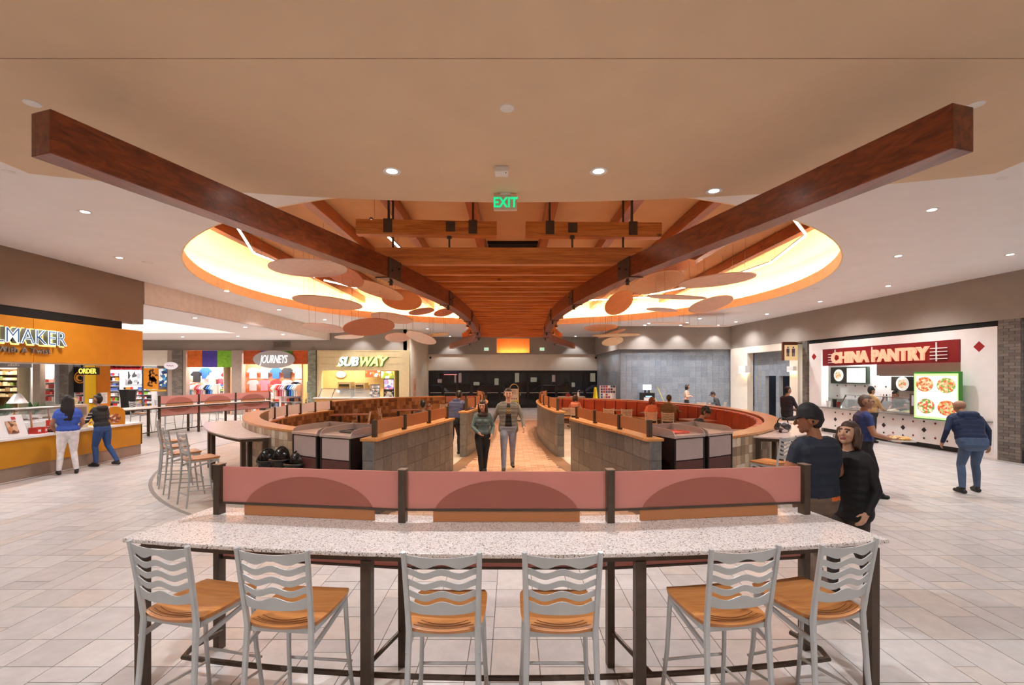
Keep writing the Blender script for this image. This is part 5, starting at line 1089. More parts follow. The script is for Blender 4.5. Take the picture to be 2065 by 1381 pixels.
# ---------- sandwich shop
wsub = struct(MB().bb(-10.65, -10.4, 25.7, 25.9, 0, 3.5).bb(-10.4, -6.15, 25.7, 25.9, 2.40, 3.5).bb(-6.15, -5.6, 25.65, 25.9, 0, 3.5).build('wall_sandwich_shop', M('sub_cream', '#e4cf9f', .6, 0, .05)))
for z in (2.75, 3.12, 3.44): MB().bb(-10.65, -5.65, 25.69, 25.7, z, z + .012).build('joint', M('sub_joint', '#c4ab80', .6), wsub)
t = thing('shop_sign', 'lit slanted SUBWAY letters, white then yellow, on cream wall', 'sign', (-8.3, 25.66, 2.66))
ls = text('white_letters', 'SUB', .46, EM('sub_white', (.98, 1, .95, 1), 1.0), (-.10, -.03, 0), parent=t, ext=.04, bold=.02, align='RIGHT', sx=.93, shear=.3)
text('yellow_letters', 'WAY', .46, EM('sub_yellow', (1, .95, .25, 1), .8), (-.06, -.03, 0), parent=t, ext=.04, bold=.02, align='LEFT', sx=.93, shear=.3)
text('letter_backs', 'SUB', .46, M('sub_green', '#3f6a3a', .5), (-.06, -.0, -.02), parent=t, ext=.02, bold=.035, align='RIGHT', sx=.93, shear=.3); text('letter_backs', 'WAY', .46, M('sub_green', '#3f6a3a', .5), (-.02, 0, -.02), parent=t, ext=.02, bold=.035, align='LEFT', sx=.93, shear=.3)
MB().add([(-1.28, -.05, -.03), (-1.02, -.05, .1), (-1.02, -.05, -.05)], [(0, 1, 2)]).add([(1.28, -.05, .5), (1.0, -.05, .55), (1.0, -.05, .40)], [(0, 1, 2)]).build('arrow', EM('sub_yellow', (1, .95, .25, 1), .8), t)
t = thing('counter', 'white sandwich counter with wooden front ledge', 'counter', (-8.4, 25.35, 0)); MB().bb(-2.1, 2.0, -.3, .3, 0, .9).build('cabinet', M('sub_front', '#b88a50', .5), t); MB().bb(-2.15, 2.05, -.36, .34, .9, .96).build('counter_top', white_pl, t)
t = thing('sneeze_guard', 'slanted glass sneeze guard on the sandwich counter', 'guard', (-8.75, 25.35, .96))
for k, x in enumerate((-1.55, -.85, .25, 1.35)): MB().bar((x, -.28, 0), (x + (.12 if k < 2 else 0), -.1, .46), .04, .03).build('post', M('guard_frame', '#7f8a94', .35, .5), t)
MB().add([(-1.5, -.26, .02), (1.3, -.26, .02), (1.35, -.09, .44), (-1.4, -.09, .44)], [(0, 1, 2, 3)]).build('glass', GLASS('guard_glass', (.8, .9, .92, 1), .3), t, fix=False); MB().bb(-1.45, 1.4, -.14, .2, .45, .48).build('shelf', chrome, t)
for i, (x0, x1, col, nm) in enumerate(((-.9, .0, '#b8452a', 'red meat'), (.02, .85, '#7a8a3a', 'green sandwich'), (.87, 1.7, '#e8e4d0', 'white text'))):
    t = thing('menu_board', 'lit %s menu board over the sandwich counter' % nm, 'menu', (-7.7, 27.6, 2.02 + (-.1 if i == 1 else 0))); MB().bb(x0, x1, -.03, .03, 0, .5).build('frame', M('menu_frame', '#8a6a48', .5), t); MB().bb(x0 + .03, x1 - .03, -.036, -.03, .04, .46).build('print', FOOD('menu_%d' % i, .45, [(col), '#f0e8d8', ('#d86a3a', '#c8c05a', '#f4f4e8')[i], col], 6), t)
t = thing('leaf_badge', 'bright green round badge at the end of the menu boards', 'sign', (-6.15, 27.5, 2.25)); MB().vprism([(.24 * cos(a), .2 * sin(a)) for a in np.linspace(0, 2 * pi, 25)[:-1]], -.02, .02).build('disc', EM('badge_green', (.25, .62, .08, 1), .8), t); MB().bb(-.14, .14, -.026, -.02, -.03, .03).build('stripe', white_pl, t)
for i, (x, w, z0, z1, nm) in enumerate(((-9.75, .75, .9, 1.75, 'left'), (-8.85, .6, .9, 1.7, 'right'))):
    t = thing('bread_oven', 'steel bread oven with dark glass door, %s one' % nm, 'oven', (x, 27.7, 0)); MB().bb(-w / 2, w / 2, -.35, .35, 0, z1).build('cabinet', M('oven_steel', '#b8a482', .35, .5), t); MB().bb(-w / 2 + .08, w / 2 - .08, -.37, -.35, 1.1, z1 - .12).build('door', M('oven_glass', '#2c2418', .2), t); [MB().bb(-w / 2 + .1, w / 2 - .1, -.375, -.37, 1.18 + k * .13, 1.2 + k * .13).build('rack', M('rack_light', '#d8b070', .4), t) for k in range(3)]
t = thing('wall_clock', 'white oval plaque on the sandwich shop wall', 'plaque', (-10.2, 28.1, 2.2)); MB().vprism([(.3 * cos(a), .2 * sin(a)) for a in np.linspace(0, 2 * pi, 25)[:-1]], -.02, .02).build('plaque', white_pl, t); MB().tube([(.31 * cos(a), 0, .21 * sin(a)) for a in np.linspace(0, 2 * pi, 25)[:-1]], .02, 5, True).build('rim', M('rim_grey', '#a8a8a0', .4), t)
t = thing('drinks_fridge', 'tall drinks cooler with colourful print at the right of the sandwich shop', 'fridge', (-6.95, 26.9, 0)); MB().bb(-.3, .3, -.3, .3, 0, 1.95).build('cabinet', black, t); MB().bb(-.26, .26, -.32, -.3, 1.35, 1.9).build('print', FOOD('fridge_print', .3, ['#a8a0e0', '#e8e0f0', '#d87a9a', '#6a70c0'], 6), t); MB().bb(-.24, .24, -.315, -.3, .3, 1.25).build('door', FOOD('fridge_door', .05, ['#3a3a3a', '#b8c0c0', '#6a7a6a', '#d8d8d0', '#7a3a3a'], 9), t)
t = thing('chip_rack', 'wire rack of snack bags beside the sandwich sneeze guard', 'rack', (-7.35, 25.2, .96)); [MB().bb(-.25, .25, -.1 + k * .05, -.09 + k * .05, .02 + k * .16, .14 + k * .16).build('bag_row', FOOD('chips', .05, ['#e8e4dc', '#c8a870', '#6a5a4a', '#f0f0ec', '#b8b0b8'], 12), t) for k in range(4)]; MB().bb(-.26, .26, .1, .12, 0, .7).build('frame', chrome, t)
t = thing('wall_cabinet', 'orange fire hose cabinet door on the cream pier', 'cabinet', (-5.555, 26.95, .95)); MB().bb(-.04, .0, -.35, .35, 0, 1.05).build('box', M('pier_wood', '#d8a888', .5), t); MB().bb(.0, .01, -.08, .06, .35, .7).build('extinguisher_print', M('ext_red', '#a8402c', .5), t)
t = thing('air_vent', 'grey slatted air vent in the taupe fascia over the shoe store', 'vent', (-12.6, 25.78, 3.68)); MB().bb(-.46, .46, -.02, 0, 0, .3).build('frame', M('vent_grey', '#8a7c70', .5), t); [MB().bb(-.43, .43, -.035, -.01, .03 + k * .045, .05 + k * .045).build('blade', M('vent_dark', '#5e5248', .5), t) for k in range(6)]
for i, (x, y, z) in enumerate(((-5.35, 30.9, 3.3), (5.5, 30.9, 3.3))):
    t = thing('dome_camera', 'small dark dome camera at the %s end of the door header' % ('left', 'right')[i], 'camera', (x, y, z)); MB().ball((0, 0, 0), .07, 12, 8).build('dome', black, t, True); MB().bb(-.06, .06, 0, .14, -.05, .05).build('mount', white_pl, t)
t = thing('door_heater', 'dark blue bar heater with red glow above the doors at left', 'heater', (-4.0, 30.7, 2.2)); MB().bb(-.5, .5, -.15, .25, 0, .24).build('case', M('bar_blue', '#2a2f4a', .5), t); MB().bb(-.4, .4, -.12, .1, -.02, 0).build('red_strip', EM('bar_glow', (1, .25, .2, 1), .9), t)  # dark blue bar with a red emissive strip below
# ---------- chinese counter on the right wall
def rp(y, off, z): return (rwx(y, off), y, z)
ROTR = (pi / 2, 0, -pi / 2 + RWA)
sur = MB(); rwbox(sur, 11.9, 18.6, .02, .3, 3.10, 3.36); rwbox(sur, 17.95, 18.6, .02, .3, 0, 3.10); rwbox(sur, 11.9, 12.8, .02, .3, 0, 3.10)
tile_white = M('china_white', '#f1ece9', .4, 0, .02); ws = struct(sur.build('wall_china_counter', tile_white))
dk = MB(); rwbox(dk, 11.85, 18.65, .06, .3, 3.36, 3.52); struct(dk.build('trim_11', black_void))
def diamond(parent, y, z, r, mat, off, name='diamond'):
    o = MB().box(0, 0, 0, r * 1.414, .008, r * 1.414, 0, 0, pi / 4).build(name, mat, parent); o.location = rp(y, off, z); o.rotation_euler = (0, 0, -pi / 2 + RWA); return o
red_d = M('diamond_red', '#9e1222', .4); blk_d = M('diamond_black', '#1d1718', .4)
diamond(ws, 12.32, 2.87, .14, red_d, .018); diamond(ws, 18.32, 2.85, .13, red_d, .018)
t = thing('shop_sign', 'maroon sign board with lit CHINA PANTRY letters and white bars', 'sign', (0, 0, 0)); b = MB(); rwbox(b, 12.8, 17.85, .0, .12, 2.48, 3.10); b.build('board', M('sign_maroon', '#7d0f1b', .4), t)
b = MB()
for z in (2.58, 2.68, 2.78, 2.88):
    for ya, yb in ((13.1, 13.6), (17.2, 17.52), (15.42, 15.62)): rwbox(MB(), ya, yb, -.04, -.02, z, z + .022).build('bar', M('bar_white', '#efe4e2', .4), t)
for y, za, zb in ((13.42, 2.52, 3.06), (15.6, 2.97, 3.06), (17.2, 2.97, 3.06)): rwbox(MB(), y - .018, y + .018, -.03, -.01, za, zb).build('upright', M('bar_white', '#efe4e2', .4), t)
text('letters', 'CHINA PANTRY', .36, EM('china_orange', (1, .33, .2, 1), .6), rp(15.43, -.1, 2.58), ROTR, t, .03, .022, 'CENTER', .98)
# counter front with diamonds
t = thing('counter', 'white tiled counter with black and red diamonds under the orange letters', 'counter', (0, 0, 0)); b = MB(); rwbox(b, 12.0, 17.93, .0, .5, .14, .90); b.build('front', tile_white, t); b = MB(); rwbox(b, 12.82, 17.93, .08, .45, 0, .14); b.build('kick', black, t); b = MB(); rwbox(b, 12.0, 17.93, -.12, .56, .90, .945); b.build('counter_top', chrome, t)
for k in range(8):
    y = 12.45 + k * .68; diamond(t, y, .52, .075, blk_d, -.006)
    for dy, dz in ((-.34, .22), (-.34, -.2), (0, .25), (0, -.24)):
        if 12.05 < y + dy: diamond(t, y + dy, .52 + dz, .034, red_d if dy else blk_d, -.006)
# kitchen behind
kb = MB(); rwbox(kb, 11.9, 19.75, 1.45, 1.6, 0, 3.4); rwbox(kb, 19.66, 19.74, .82, 1.5, 0, 3.4); rwbox(kb, 11.8, 11.9, .3, 1.5, 0, 3.4); wk = struct(kb.build('wall_kitchen', M('kitchen_white', '#eef1f1', .4, 0, .02)))
kc = MB(); rwbox(kc, 11.9, 19.7, .3, 1.5, 3.3, 3.4); struct(kc.build('ceiling_kitchen', white_pl))
for k in range(26): diamond(wk, 13.6 + (k % 13) * .45, 1.3 if k < 13 else 1.72, .035, blk_d if k % 3 else red_d, 1.44)
kl = MB(); rwbox(kl, 13, 17.8, .7, 1.1, 3.26, 3.29); o = struct(kl.build('ceiling_kitchen_light', EM('kitchen_panel', (1, 1, .98, 1), 3.)))
lamp('kitchen_lamp', 'AREA', rp(15.3, .9, 3.22), 80, (1, 1, .97), (0, 0, RWA), size=.5, size_y=4.5)
t = thing('range_hood', 'brushed steel range hood behind the maroon sign', 'hood', (0, 0, 0)); b = MB(); rwbox(b, 12.85, 16.0, .45, 1.2, 2.12, 2.62); b.build('canopy', chrome, t); b = MB(); rwbox(b, 12.9, 15.95, .5, 1.15, 2.1, 2.12); b.build('filter', M('filter_steel', '#8a8580', .3, .8), t)
for k in range(2):
    ya, yb, nm = ((17.4, 19.2, 'left lit menu board with a plate photo in the kitchen'), (14.7, 16.4, 'right lit menu board with a bowl photo in the kitchen'))[k]
    t = thing('menu_board', nm, 'menu', (0, 0, 0)); z0, z1 = (1.8, 2.45) if k == 0 else (1.6, 2.08); o0 = 1.32
    b = MB(); rwbox(b, ya, yb, o0, o0 + .1, z0, z1); b.build('frame', M('menu_green', '#2a3a2c', .5), t); b = MB(); rwbox(b, ya + .08, yb - .86, o0 - .01, o0, z0 + .05, z1 - .05); b.build('text_panel', EM('menu_white', (.95, 1, .95, 1), .7), t)
    b = MB(); rwbox(b, yb - .85, yb - .05, o0 - .01, o0, z0 + .05, z1 - .05); b.build('photo_panel', M('photo_dark', '#2e2a24', .5), t)
    o = MB().lathe([(0, 0), (.24, 0), (.24, .012), (0, .012)], 20).build('plate_photo', EM('plate_white', (1, .95, .88, 1), .3), t); o.location = rp(yb - .45, o0 - .012, (z0 + z1) / 2); o.rotation_euler = ROTR
    o = MB().lathe([(0, 0), (.15, 0), (.15, .012), (0, .012)], 16).build('food_photo', FOOD('menu_food', .3, ['#d88a5a', '#e8c0a0', '#8a9a4a', '#f0e0c8'], 12), t); o.location = rp(yb - .45, o0 - .02, (z0 + z1) / 2); o.rotation_euler = ROTR
# big backlit board on the counter
t = thing('menu_board', 'big green-edged backlit board of four stir-fry dishes by the counter', 'menu', rp(13.2, -.22, 0)); t.rotation_euler = (0, 0, -pi / 2 + RWA)
MB().bb(-.66, .66, -.05, .05, .86, 2.22).build('frame', M('board_green', '#3f8a2e', .4), t, bevel=.01); MB().bb(-.63, .63, -.058, -.05, .89, 2.17).build('edge_glow', EM('board_lime', (.5, 1, .3, 1), .5), t); MB().bb(-.56, .60, -.062, -.058, .95, 2.1).build('light_panel', EM('board_white', (.97, 1, .94, 1), .55), t)
for i, (x, z, cols) in enumerate(((-.3, 1.86, ['#c87a4a', '#e8b088', '#b85a2a', '#e8d0a8']), (.32, 1.84, ['#7aa04a', '#e8a878', '#d8d0a0', '#c8683a']), (-.26, 1.24, ['#6a9a4a', '#d85a3a', '#e8c8a0', '#f0e0c0']), (.34, 1.22, ['#d87a4a', '#e8b890', '#c8502a', '#a8b870']))):
    o = MB().lathe([(0, 0), (.26, 0), (.26, .006), (0, .006)], 22).build('dish_photo', FOOD('dish_%d' % i, .3, cols, 16), t); o.location = (x, -.07, z); o.rotation_euler = (pi / 2, 0, 0); o.scale = (1, .82, 1)
# glass food counter, pots, jars, food trays
t = thing('sneeze_guard', 'steel framed glass food guard on the diamond counter', 'guard', (0, 0, 0))
b = MB(); [b.bar(rp(y, .05, .945), rp(y, .3, 1.42), .03, .03) for y in (13.95, 15.5, 17.1)]; b.build('post', steel_dark, t); MB().add([rp(13.95, .06, .96), rp(17.1, .06, .96), rp(17.1, .29, 1.4), rp(13.95, .29, 1.4)], [(0, 1, 2, 3)]).build('glass', GLASS('guard_glass2', (.75, .85, .87, 1), .22), t, fix=False); b = MB(); rwbox(b, 13.9, 17.15, .27, .5, 1.41, 1.43); b.build('shelf', chrome, t)
fc = [['#c8682a', '#e8a060', '#a04a1a'], ['#6a8a3a', '#a8b860', '#d8c890'], ['#e8d8b0', '#f0e8d0', '#d8b880'], ['#a8381e', '#d86a3a', '#7a2a14'], ['#d8a040', '#e8c878', '#b87a2a'], ['#8a5a3a', '#c89a6a', '#5a3a22']]
for i in range(6):
    t = thing('food_tray', ('nearest', 'second', 'third', 'fourth', 'fifth', 'farthest')[i] + ' steel tray of hot food behind the counter glass, counted from the lit board', 'tray', rp(14.2 + i * .5, .33, .945)); t.rotation_euler = (0, 0, RWA); MB().bb(-.16, .16, -.22, .22, 0, .03).build('pan', chrome, t); q = MB().ball((0, 0, .03), (.14, .19, .06), 12, 6).build('food', FOOD('hot_food_%d' % i, .0, fc[i], 20), t, True)
for i, (y, h, m, nm) in enumerate(((17.45, .3, black, 'tall black'), (17.75, .22, M('cup_paper', '#e8e0d8'), 'white paper'), (17.25, .2, M('jar_red', '#7a2a22'), 'dark red'))):
    t = thing('cup_stack', nm + ' cup stack at the left end of the diamond counter', 'cup', rp(y, .15, .945)); MB().lathe([(.06, 0), (.075, h), (.0, h)], 14).build('cups', m, t); MB().lathe([(.08, h - .02), (.082, h), (.07, h)], 14).build('rim', m, t)
for i in range(6):
    t = thing('sauce_bottle', 'sauce bottle, ' + ORD[i] + ' from the lit board on the kitchen wall shelf', 'bottle', rp(16.2 + i * .12, 1.3, 1.22), 0, 'sauce bottles in the kitchen'); MB().lathe([(.035, 0), (.035, .15), (.015, .2), (.015, .24), (0, .24)], 10).build('bottle', (M('sauce_dark', '#2a1a18'), M('sauce_red', '#b8302a'), M('sauce_pale', '#c8d0d0'))[i % 3], t, True)
t = thing('kitchen_shelf', 'steel shelf and prep table along the kitchen back wall', 'shelf', (0, 0, 0)); b = MB(); rwbox(b, 13.0, 19.3, 1.15, 1.44, 1.19, 1.22); rwbox(b, 12.5, 19.5, 1.1, 1.44, .86, .9); b.build('shelf', chrome, t); b = MB(); [rwbox(b, y, y + .05, 1.15, 1.42, 0, 1.2) for y in (12.4, 14.4, 16.2, 18.1)]; b.build('leg', chrome, t)
t = thing('specials_board', 'dark stand with a white price sheet beside the lit board', 'sign', rp(14.05, -.02, .945)); t.rotation_euler = (0, 0, -pi / 2 + RWA); MB().bb(-.18, .18, -.02, .02, 0, .62).build('stand', M('board_brown', '#4a3c34', .5), t); MB().bb(-.11, .13, -.026, -.02, .26, .58).build('sheet', M('sheet_lilac', '#d8d0e0', .6), t)
# hanging blade sign by the rest rooms, wall box
t = thing('blade_sign', 'gold framed family rest room sign hung by the brick column', 'sign', (11.2, 19.0, 2.73)); MB().bb(-.3, .3, -.05, .05, .62, .74).bb(-.3, -.24, -.05, .05, 0, .62).build('frame', M('sign_wood', '#6a3418', .4), t); MB().bb(-.24, .3, -.045, .045, .0, .62).build('panel', EM('sign_amber', (1, .72, .36, 1), .22), t)
for x in (-.1, .12): MB().ball((x, -.05, .52), (.035, .01, .035), 10, 6).bb(x - .06, x + .06, -.055, -.045, .3, .47).bb(x - .05, x - .01, -.055, -.045, .16, .3).bb(x + .01, x + .05, -.055, -.045, .16, .3).build('figure', M('figure_plum', '#6a5a7a', .5), t)
MB().bb(.3, .5, -.015, .015, .66, .7).build('bracket', steel_dark, t)
t = thing('wall_light', 'white box light glowing downward on the cream restroom wall', 'light', rp(22.95, -.06, 2.25)); t.rotation_euler = (0, 0, RWA); MB().bb(-.12, .12, -.3, .3, 0, .36).build('box', white_pl, t); MB().bb(-.1, .1, -.27, .27, -.012, 0).build('diffuser', EM('wall_glow', (1, .75, .4, 1), 9.), t)
t = thing('wall_light', 'warm light fitting over the restroom passage next to brick column', 'light', rp(19.5, -.06, 2.3)); t.rotation_euler = (0, 0, RWA); MB().bb(-.08, .1, -.2, .2, 0, .2).build('box', white_pl, t); MB().bb(-.07, .09, -.18, .18, -.012, 0).build('diffuser', EM('wall_glow', (1, .75, .4, 1), 9.), t)
# red drink cup, napkins and tray left on the small right bar
p = pol(54, 7.7); t = thing('paper_cup', 'red paper cup on the small right bar', 'cup', (p.x, p.y, 1.04)); MB().lathe([(.035, 0), (.05, .16), (0, .16)], 14).build('cup', M('cup_red', '#c8382e', .5), t); MB().lathe([(.052, .155), (.052, .17), (0, .17)], 14).build('lid', white_pl, t); MB().cyl((0, 0, .17), (.01, .01, .24), .005).build('straw', white_pl, t)
p = pol(56, 7.6); tray('white food tray left beside the red cup', p.x + .1, p.y + .2, 1.041, ('tray_white', '#e4e0da'), .6)
p = pol(42, 7.6); t = thing('handbag', 'black and white patterned bag on the small right bar', 'bag', (p.x, p.y, 1.04)); MB().ball((0, 0, .1), (.16, .1, .11), 14, 8).build('body', FOOD('bag_pattern', 0, ['#2a2626', '#e8e0e0', '#5a4a4a', '#c8b8b8'], 16), t, True); MB().tube([(.1 * cos(a), 0, .18 + .1 * sin(a)) for a in np.linspace(0, pi, 9)], .01, 6).build('strap', black, t)
# outside beyond the doors
for i, x in enumerate((-9, -3, 4, 11)):
    t = thing('street_lamp', ORD[i] + ' lit car park lamp post from the left outside the doors', 'lamp', (x, 48, -.05), 0, 'car park lamps outside'); MB().cyl((0, 0, 0), (0, 0, 4.2), .07).build('pole', steel_black, t); MB().bb(-.5, .5, -.2, .2, 4.2, 4.35).build('lamp_head', EM('lot_lamp', (1, .95, .85, 1), 14.), t)
for i, x in enumerate((-6.5, -1.5, 3.2, 7.5)):
    t = thing('parked_car', ('dark blue', 'silver', 'charcoal', 'grey')[i] + ' parked car outside the entrance doors', 'car', (x, 38, -.05)); pm = M('car_%d' % i, ('#1c2a4a', '#8a8f98', '#2a2a2e', '#5a5e66')[i], .3, .5)
    mb = MB(); pr = [(-2.1, .3), (2.1, .3), (2.15, .75), (1.3, .9), (.7, 1.4), (-.9, 1.42), (-1.6, .95), (-2.15, .85)]; mb.vprism(pr, -.85, .85); mb.build('body', pm, t, bevel=.05)
    for sx in (-1.3, 1.3):
        for sy in (-.8, .8): MB().cyl((sx, sy - .1, .32), (sx, sy + .1, .32), .32, n=16).build('wheel', black, t)
    MB().bb(1.9, 2.17, -.7, -.4, .6, .72).bb(1.9, 2.17, .4, .7, .6, .72).build('headlight', EM('headlight', (1, .98, .9, 1), .6), t)

t = thing('far_building', 'dark store building with lit windows across the car park', 'building', (0, 62, -.1)); MB().bb(-24, 24, 0, 6, 0, 6).build('wall', M('night_wall', '#4a4644', .8), t)
rr = random.Random(9)
for k in range(18):
    x = -22 + k * 2.5; z = rr.uniform(.6, 1.4); h = rr.uniform(.6, 1.6); q = rr.choice(((1, .85, .6, 1), (.9, .95, 1, 1), (1, .6, .5, 1), (.7, .6, 1, 1)))
    f = MB().bb(x - .8, x + .8, -.1, 0, z, z + h).build('window', black, t); MB().bb(x - rr.uniform(.2, .6), x + rr.uniform(.2, .6), -.14, -.1, z + .1, z + h - .1).build('pane', EM('lit_window_%d' % (int(q[1] * 100)), q, .35), f)
for k, (x, q, w) in enumerate(((-9, (.2, .9, .5, 1), 1.6), (-5.5, (.9, .95, 1, 1), 2.2), (3.5, (1, .8, .3, 1), 1.8), (8.5, (.9, .5, .9, 1), 2.4), (14, (1, .3, .25, 1), 2))):
    MB().bb(x - w / 2, x + w / 2, -.3, -.1, 3.6, 4.3).build('sign_panel', EM('far_sign_%d' % k, q, 1.0), t)
# ================================================================== PEOPLE
def capsule(mb, p, q, r0, r1, n=12):
    p = Vector(p); q = Vector(q); d = q - p
    if d.length < 1e-5: return mb.ball(p, r0, n, 8)
    d.normalize(); pts = []; rr = []
    for k in (80, 55, 28): pts.append(p - d * r0 * sin(R(k))); rr.append(r0 * cos(R(k)))
    pts += [p, q]; rr += [r0, r1]
    for k in (28, 55, 80): pts.append(q + d * r1 * sin(R(k))); rr.append(r1 * cos(R(k)))
    return mb.tube(pts, rr, n)
def union_mesh(name, caps, vox, smooth_it=4):
    mb = MB()
    for c in caps: capsule(mb, *c[:4])
    me = mb.mesh(name); bm = bmesh.new(); bm.from_mesh(me); bmesh.ops.recalc_face_normals(bm, faces=bm.faces); bm.to_mesh(me); bm.free()
    o = bpy.data.objects.new(name, me); COL.objects.link(o)
    m = o.modifiers.new('r', 'REMESH'); m.mode = 'VOXEL'; m.voxel_size = vox; s = o.modifiers.new('s', 'SMOOTH'); s.factor = .5; s.iterations = smooth_it
    dg = bpy.context.evaluated_depsgraph_get(); out = bpy.data.meshes.new_from_object(o.evaluated_get(dg)); bpy.data.objects.remove(o); out.name = name
    out.polygons.foreach_set('use_smooth', np.ones(len(out.polygons), bool)); return out
def paint(me, caps, order, rules):
    n = len(me.polygons); c = np.empty(n * 3, np.float32); me.polygons.foreach_get('center', c); c = c.reshape(-1, 3)
    best = np.full(n, 1e9); idx = np.zeros(n, np.int32)
    for p, q, r0, r1, z in caps:
        p = np.array(p); d = np.array(q) - p; L = max((d * d).sum(), 1e-9); t = np.clip(((c - p) @ d) / L, 0, 1)
        dist = np.linalg.norm(c - p - t[:, None] * d, axis=1) - (r0 + t * (r1 - r0))
        if z in ('eye', 'lip', 'brow', 'white'): dist = dist - (.0035 if z != 'white' else .0015)
        m = dist < best; best[m] = dist[m]; idx[m] = order.index(z)
    for f, a, z in rules:
        m = f(c[:, 0], c[:, 1], c[:, 2]) & np.isin(idx, [order.index(k) for k in a]); idx[m] = order.index(z)
    me.polygons.foreach_set('material_index', idx); me.update()
ZM = {}
def zm(h, rough=.75):
    k = (h, rough)
    if k not in ZM: ZM[k] = M('cloth%d_%s' % (len(ZM), h.strip('#')), h, rough, 0, .12, 14, .12)
    return ZM[k]
def skin_m(h): return M('skin_' + h.strip('#'), h, .5, 0, .05, 12)
V3 = lambda *a: Vector(a)
def person(label, loc, face, H=1.75, skin='#c89a7c', top='#333', bottom='#334', shoe='#1c1a1a', hair='#1d1512', style='short', female=False, vox=.011, j={}, yaw=0., pitch=0., sleeve='long',
           extra_zones={}, rules=(), extra=(), scale_w=1., grip=.5, group=None):
    rz = atan2(-face[0], face[1]); t = thing('person', label, 'person', (loc[0], loc[1], 0), rz, group); k = H / 1.75; t.scale = (k, k, k)
    J = dict(pel=V3(0, 0, .93), nk=V3(0, .0, 1.475), kneeR=V3(.095, .03, .50), kneeL=V3(-.095, .03, .50), ankR=V3(.10, -.02, .09), ankL=V3(-.10, -.02, .09),
             elbR=V3(.255, -.03, 1.14), elbL=V3(-.255, -.03, 1.14), wrR=V3(.27, .07, .90), wrL=V3(-.27, .07, .90), toeR=None, toeL=None, hipw=.088, shw=.18, syaw=0.)
    J.update({a: (V3(*b) if isinstance(b, tuple) else b) for a, b in j.items()})
    caps = []; A = lambda p, q, r0, r1, z: caps.append((tuple(p), tuple(q), r0, r1, z))
    pel, nk = J['pel'], J['nk']; up = (nk - pel).normalized(); sx = Vector((cos(J['syaw']), sin(J['syaw']), 0)); fw = sx.cross(up) * -1; fw = up.cross(sx); w = scale_w * (.93 if female else 1.)
    lev = [(-.04, .085, .100, 'bottom'), (.02, .090, .108, 'bottom'), (.09, .082, .108, 'top'), (.17, .075 if not female else .062, .106 if not female else .095, 'top'), (.27, .085, .108, 'top'), (.36, .098, .113, 'top'), (.43, .105, .105, 'top'), (.485, .125, .07, 'top')]
    Lt = (nk - pel).length / .545
    prev = None
    for h, hw, r, z in lev:
        c = pel + up * h * Lt; r_ = r * w * (1.05 if z == 'top' else 1.)
        if z == 'bottom': ax = Vector((1, 0, 0))
        else: ax = sx
        A(c - ax * hw * w, c + ax * hw * w, r_, r_, z)
        if prev and h > .05:
            for f in (-1, 0, 1): A(prev[0] + prev[1] * prev[2] * f * .9, c + ax * hw * w * f * .9, prev[3] * .96, r_ * .96, z)
        prev = (c, ax, hw * w, r_)
    if female:
        for s in (-1, 1): c = pel + up * .34 * Lt; A(c + sx * s * .075 + fw * .075, c + sx * s * .07 + fw * .08, .062, .058, 'top')
    A(nk - up * .03, nk + up * .06 + fw * .015, .062 * (.88 if female else 1), .055 * (.88 if female else 1), 'skin')
    A(nk - sx * J['shw'] * .55 * w - up * .05, nk + sx * J['shw'] * .55 * w - up * .05, .058, .058, 'top')
    for s, e, wr, kn, an, toe in ((1, 'elbR', 'wrR', 'kneeR', 'ankR', 'toeR'), (-1, 'elbL', 'wrL', 'kneeL', 'ankL', 'toeL')):
        sh = nk + sx * s * J['shw'] * w * (.93 if female else 1) - up * .075; el, wq = J[e], J[wr]; th = .061 if not female else .054
        A(sh, sh.lerp(el, .5), th, th * .9, 'top'); A(sh.lerp(el, .5), el, th * .9, th * .78, 'top' if sleeve == 'long' else 'skin')
        A(el, wq, th * .76, .036 if sleeve == 'long' else .030, 'top' if sleeve == 'long' else 'skin')
        # hand: palm, four bent fingers of different lengths, thumb leaving the side of the palm
        d = (wq - el).normalized(); side = d.cross(Vector((0, 0, 1)));  side = side.normalized() if side.length > .15 else Vector((0, 1, 0)).cross(d).normalized()
        nrm = side.cross(d).normalized(); inward = Vector((-s, 0, 0)); thd = fw
        a = (thd - d * thd.dot(d)); a = a.normalized() if a.length > .2 else side; b = d.cross(a).normalized(); b = b if b.dot(inward) > 0 else -b      # a: thumb side, b: palm faces
        pc = wq + d * .015; A(wq - d * .01, wq + d * .02, .027, .028, 'skin')
        for q in (-.026, -.009, .009, .026): A(pc + a * q * .8, wq + d * .085 + a * q, .0165, .0135, 'skin')
        for q, L in ((.029, .068), (.010, .078), (-.010, .072), (-.028, .056)):
            b0 = wq + d * .088 + a * q; g = grip; b1 = b0 + (d * cos(g * .6) + b * sin(g * .6)) * L * .5; b2 = b1 + (d * cos(g * 1.6) + b * sin(g * 1.6)) * L * .5
            A(b0, b1, .0098, .0090, 'skin'); A(b1, b2, .0090, .0078, 'skin')
        t0 = wq + d * .03 + a * .028; t1 = t0 + (d * .55 + a * .75 + b * .25).normalized() * .042; t2 = t1 + (d * .85 + a * .25 + b * .4).normalized() * .034
        A(t0, t1, .0135, .0115, 'skin'); A(t1, t2, .0112, .0092, 'skin')
        hp = pel + Vector((s * J['hipw'], 0, -.03)); kn, an = J[kn], J[an]; lg = 1.08 if female else 1.
        A(hp, hp.lerp(kn, .45), .098 * lg, .086 * lg, 'bottom'); A(hp.lerp(kn, .45), kn, .086 * lg, .064, 'bottom')
        cf = kn.lerp(an, .35) + (kn - an).normalized().cross(Vector((1, 0, 0))) * -.012
        A(kn, cf, .063, .061, 'bottom'); A(cf, an + (kn - an).normalized() * .02, .061, .047, 'bottom')
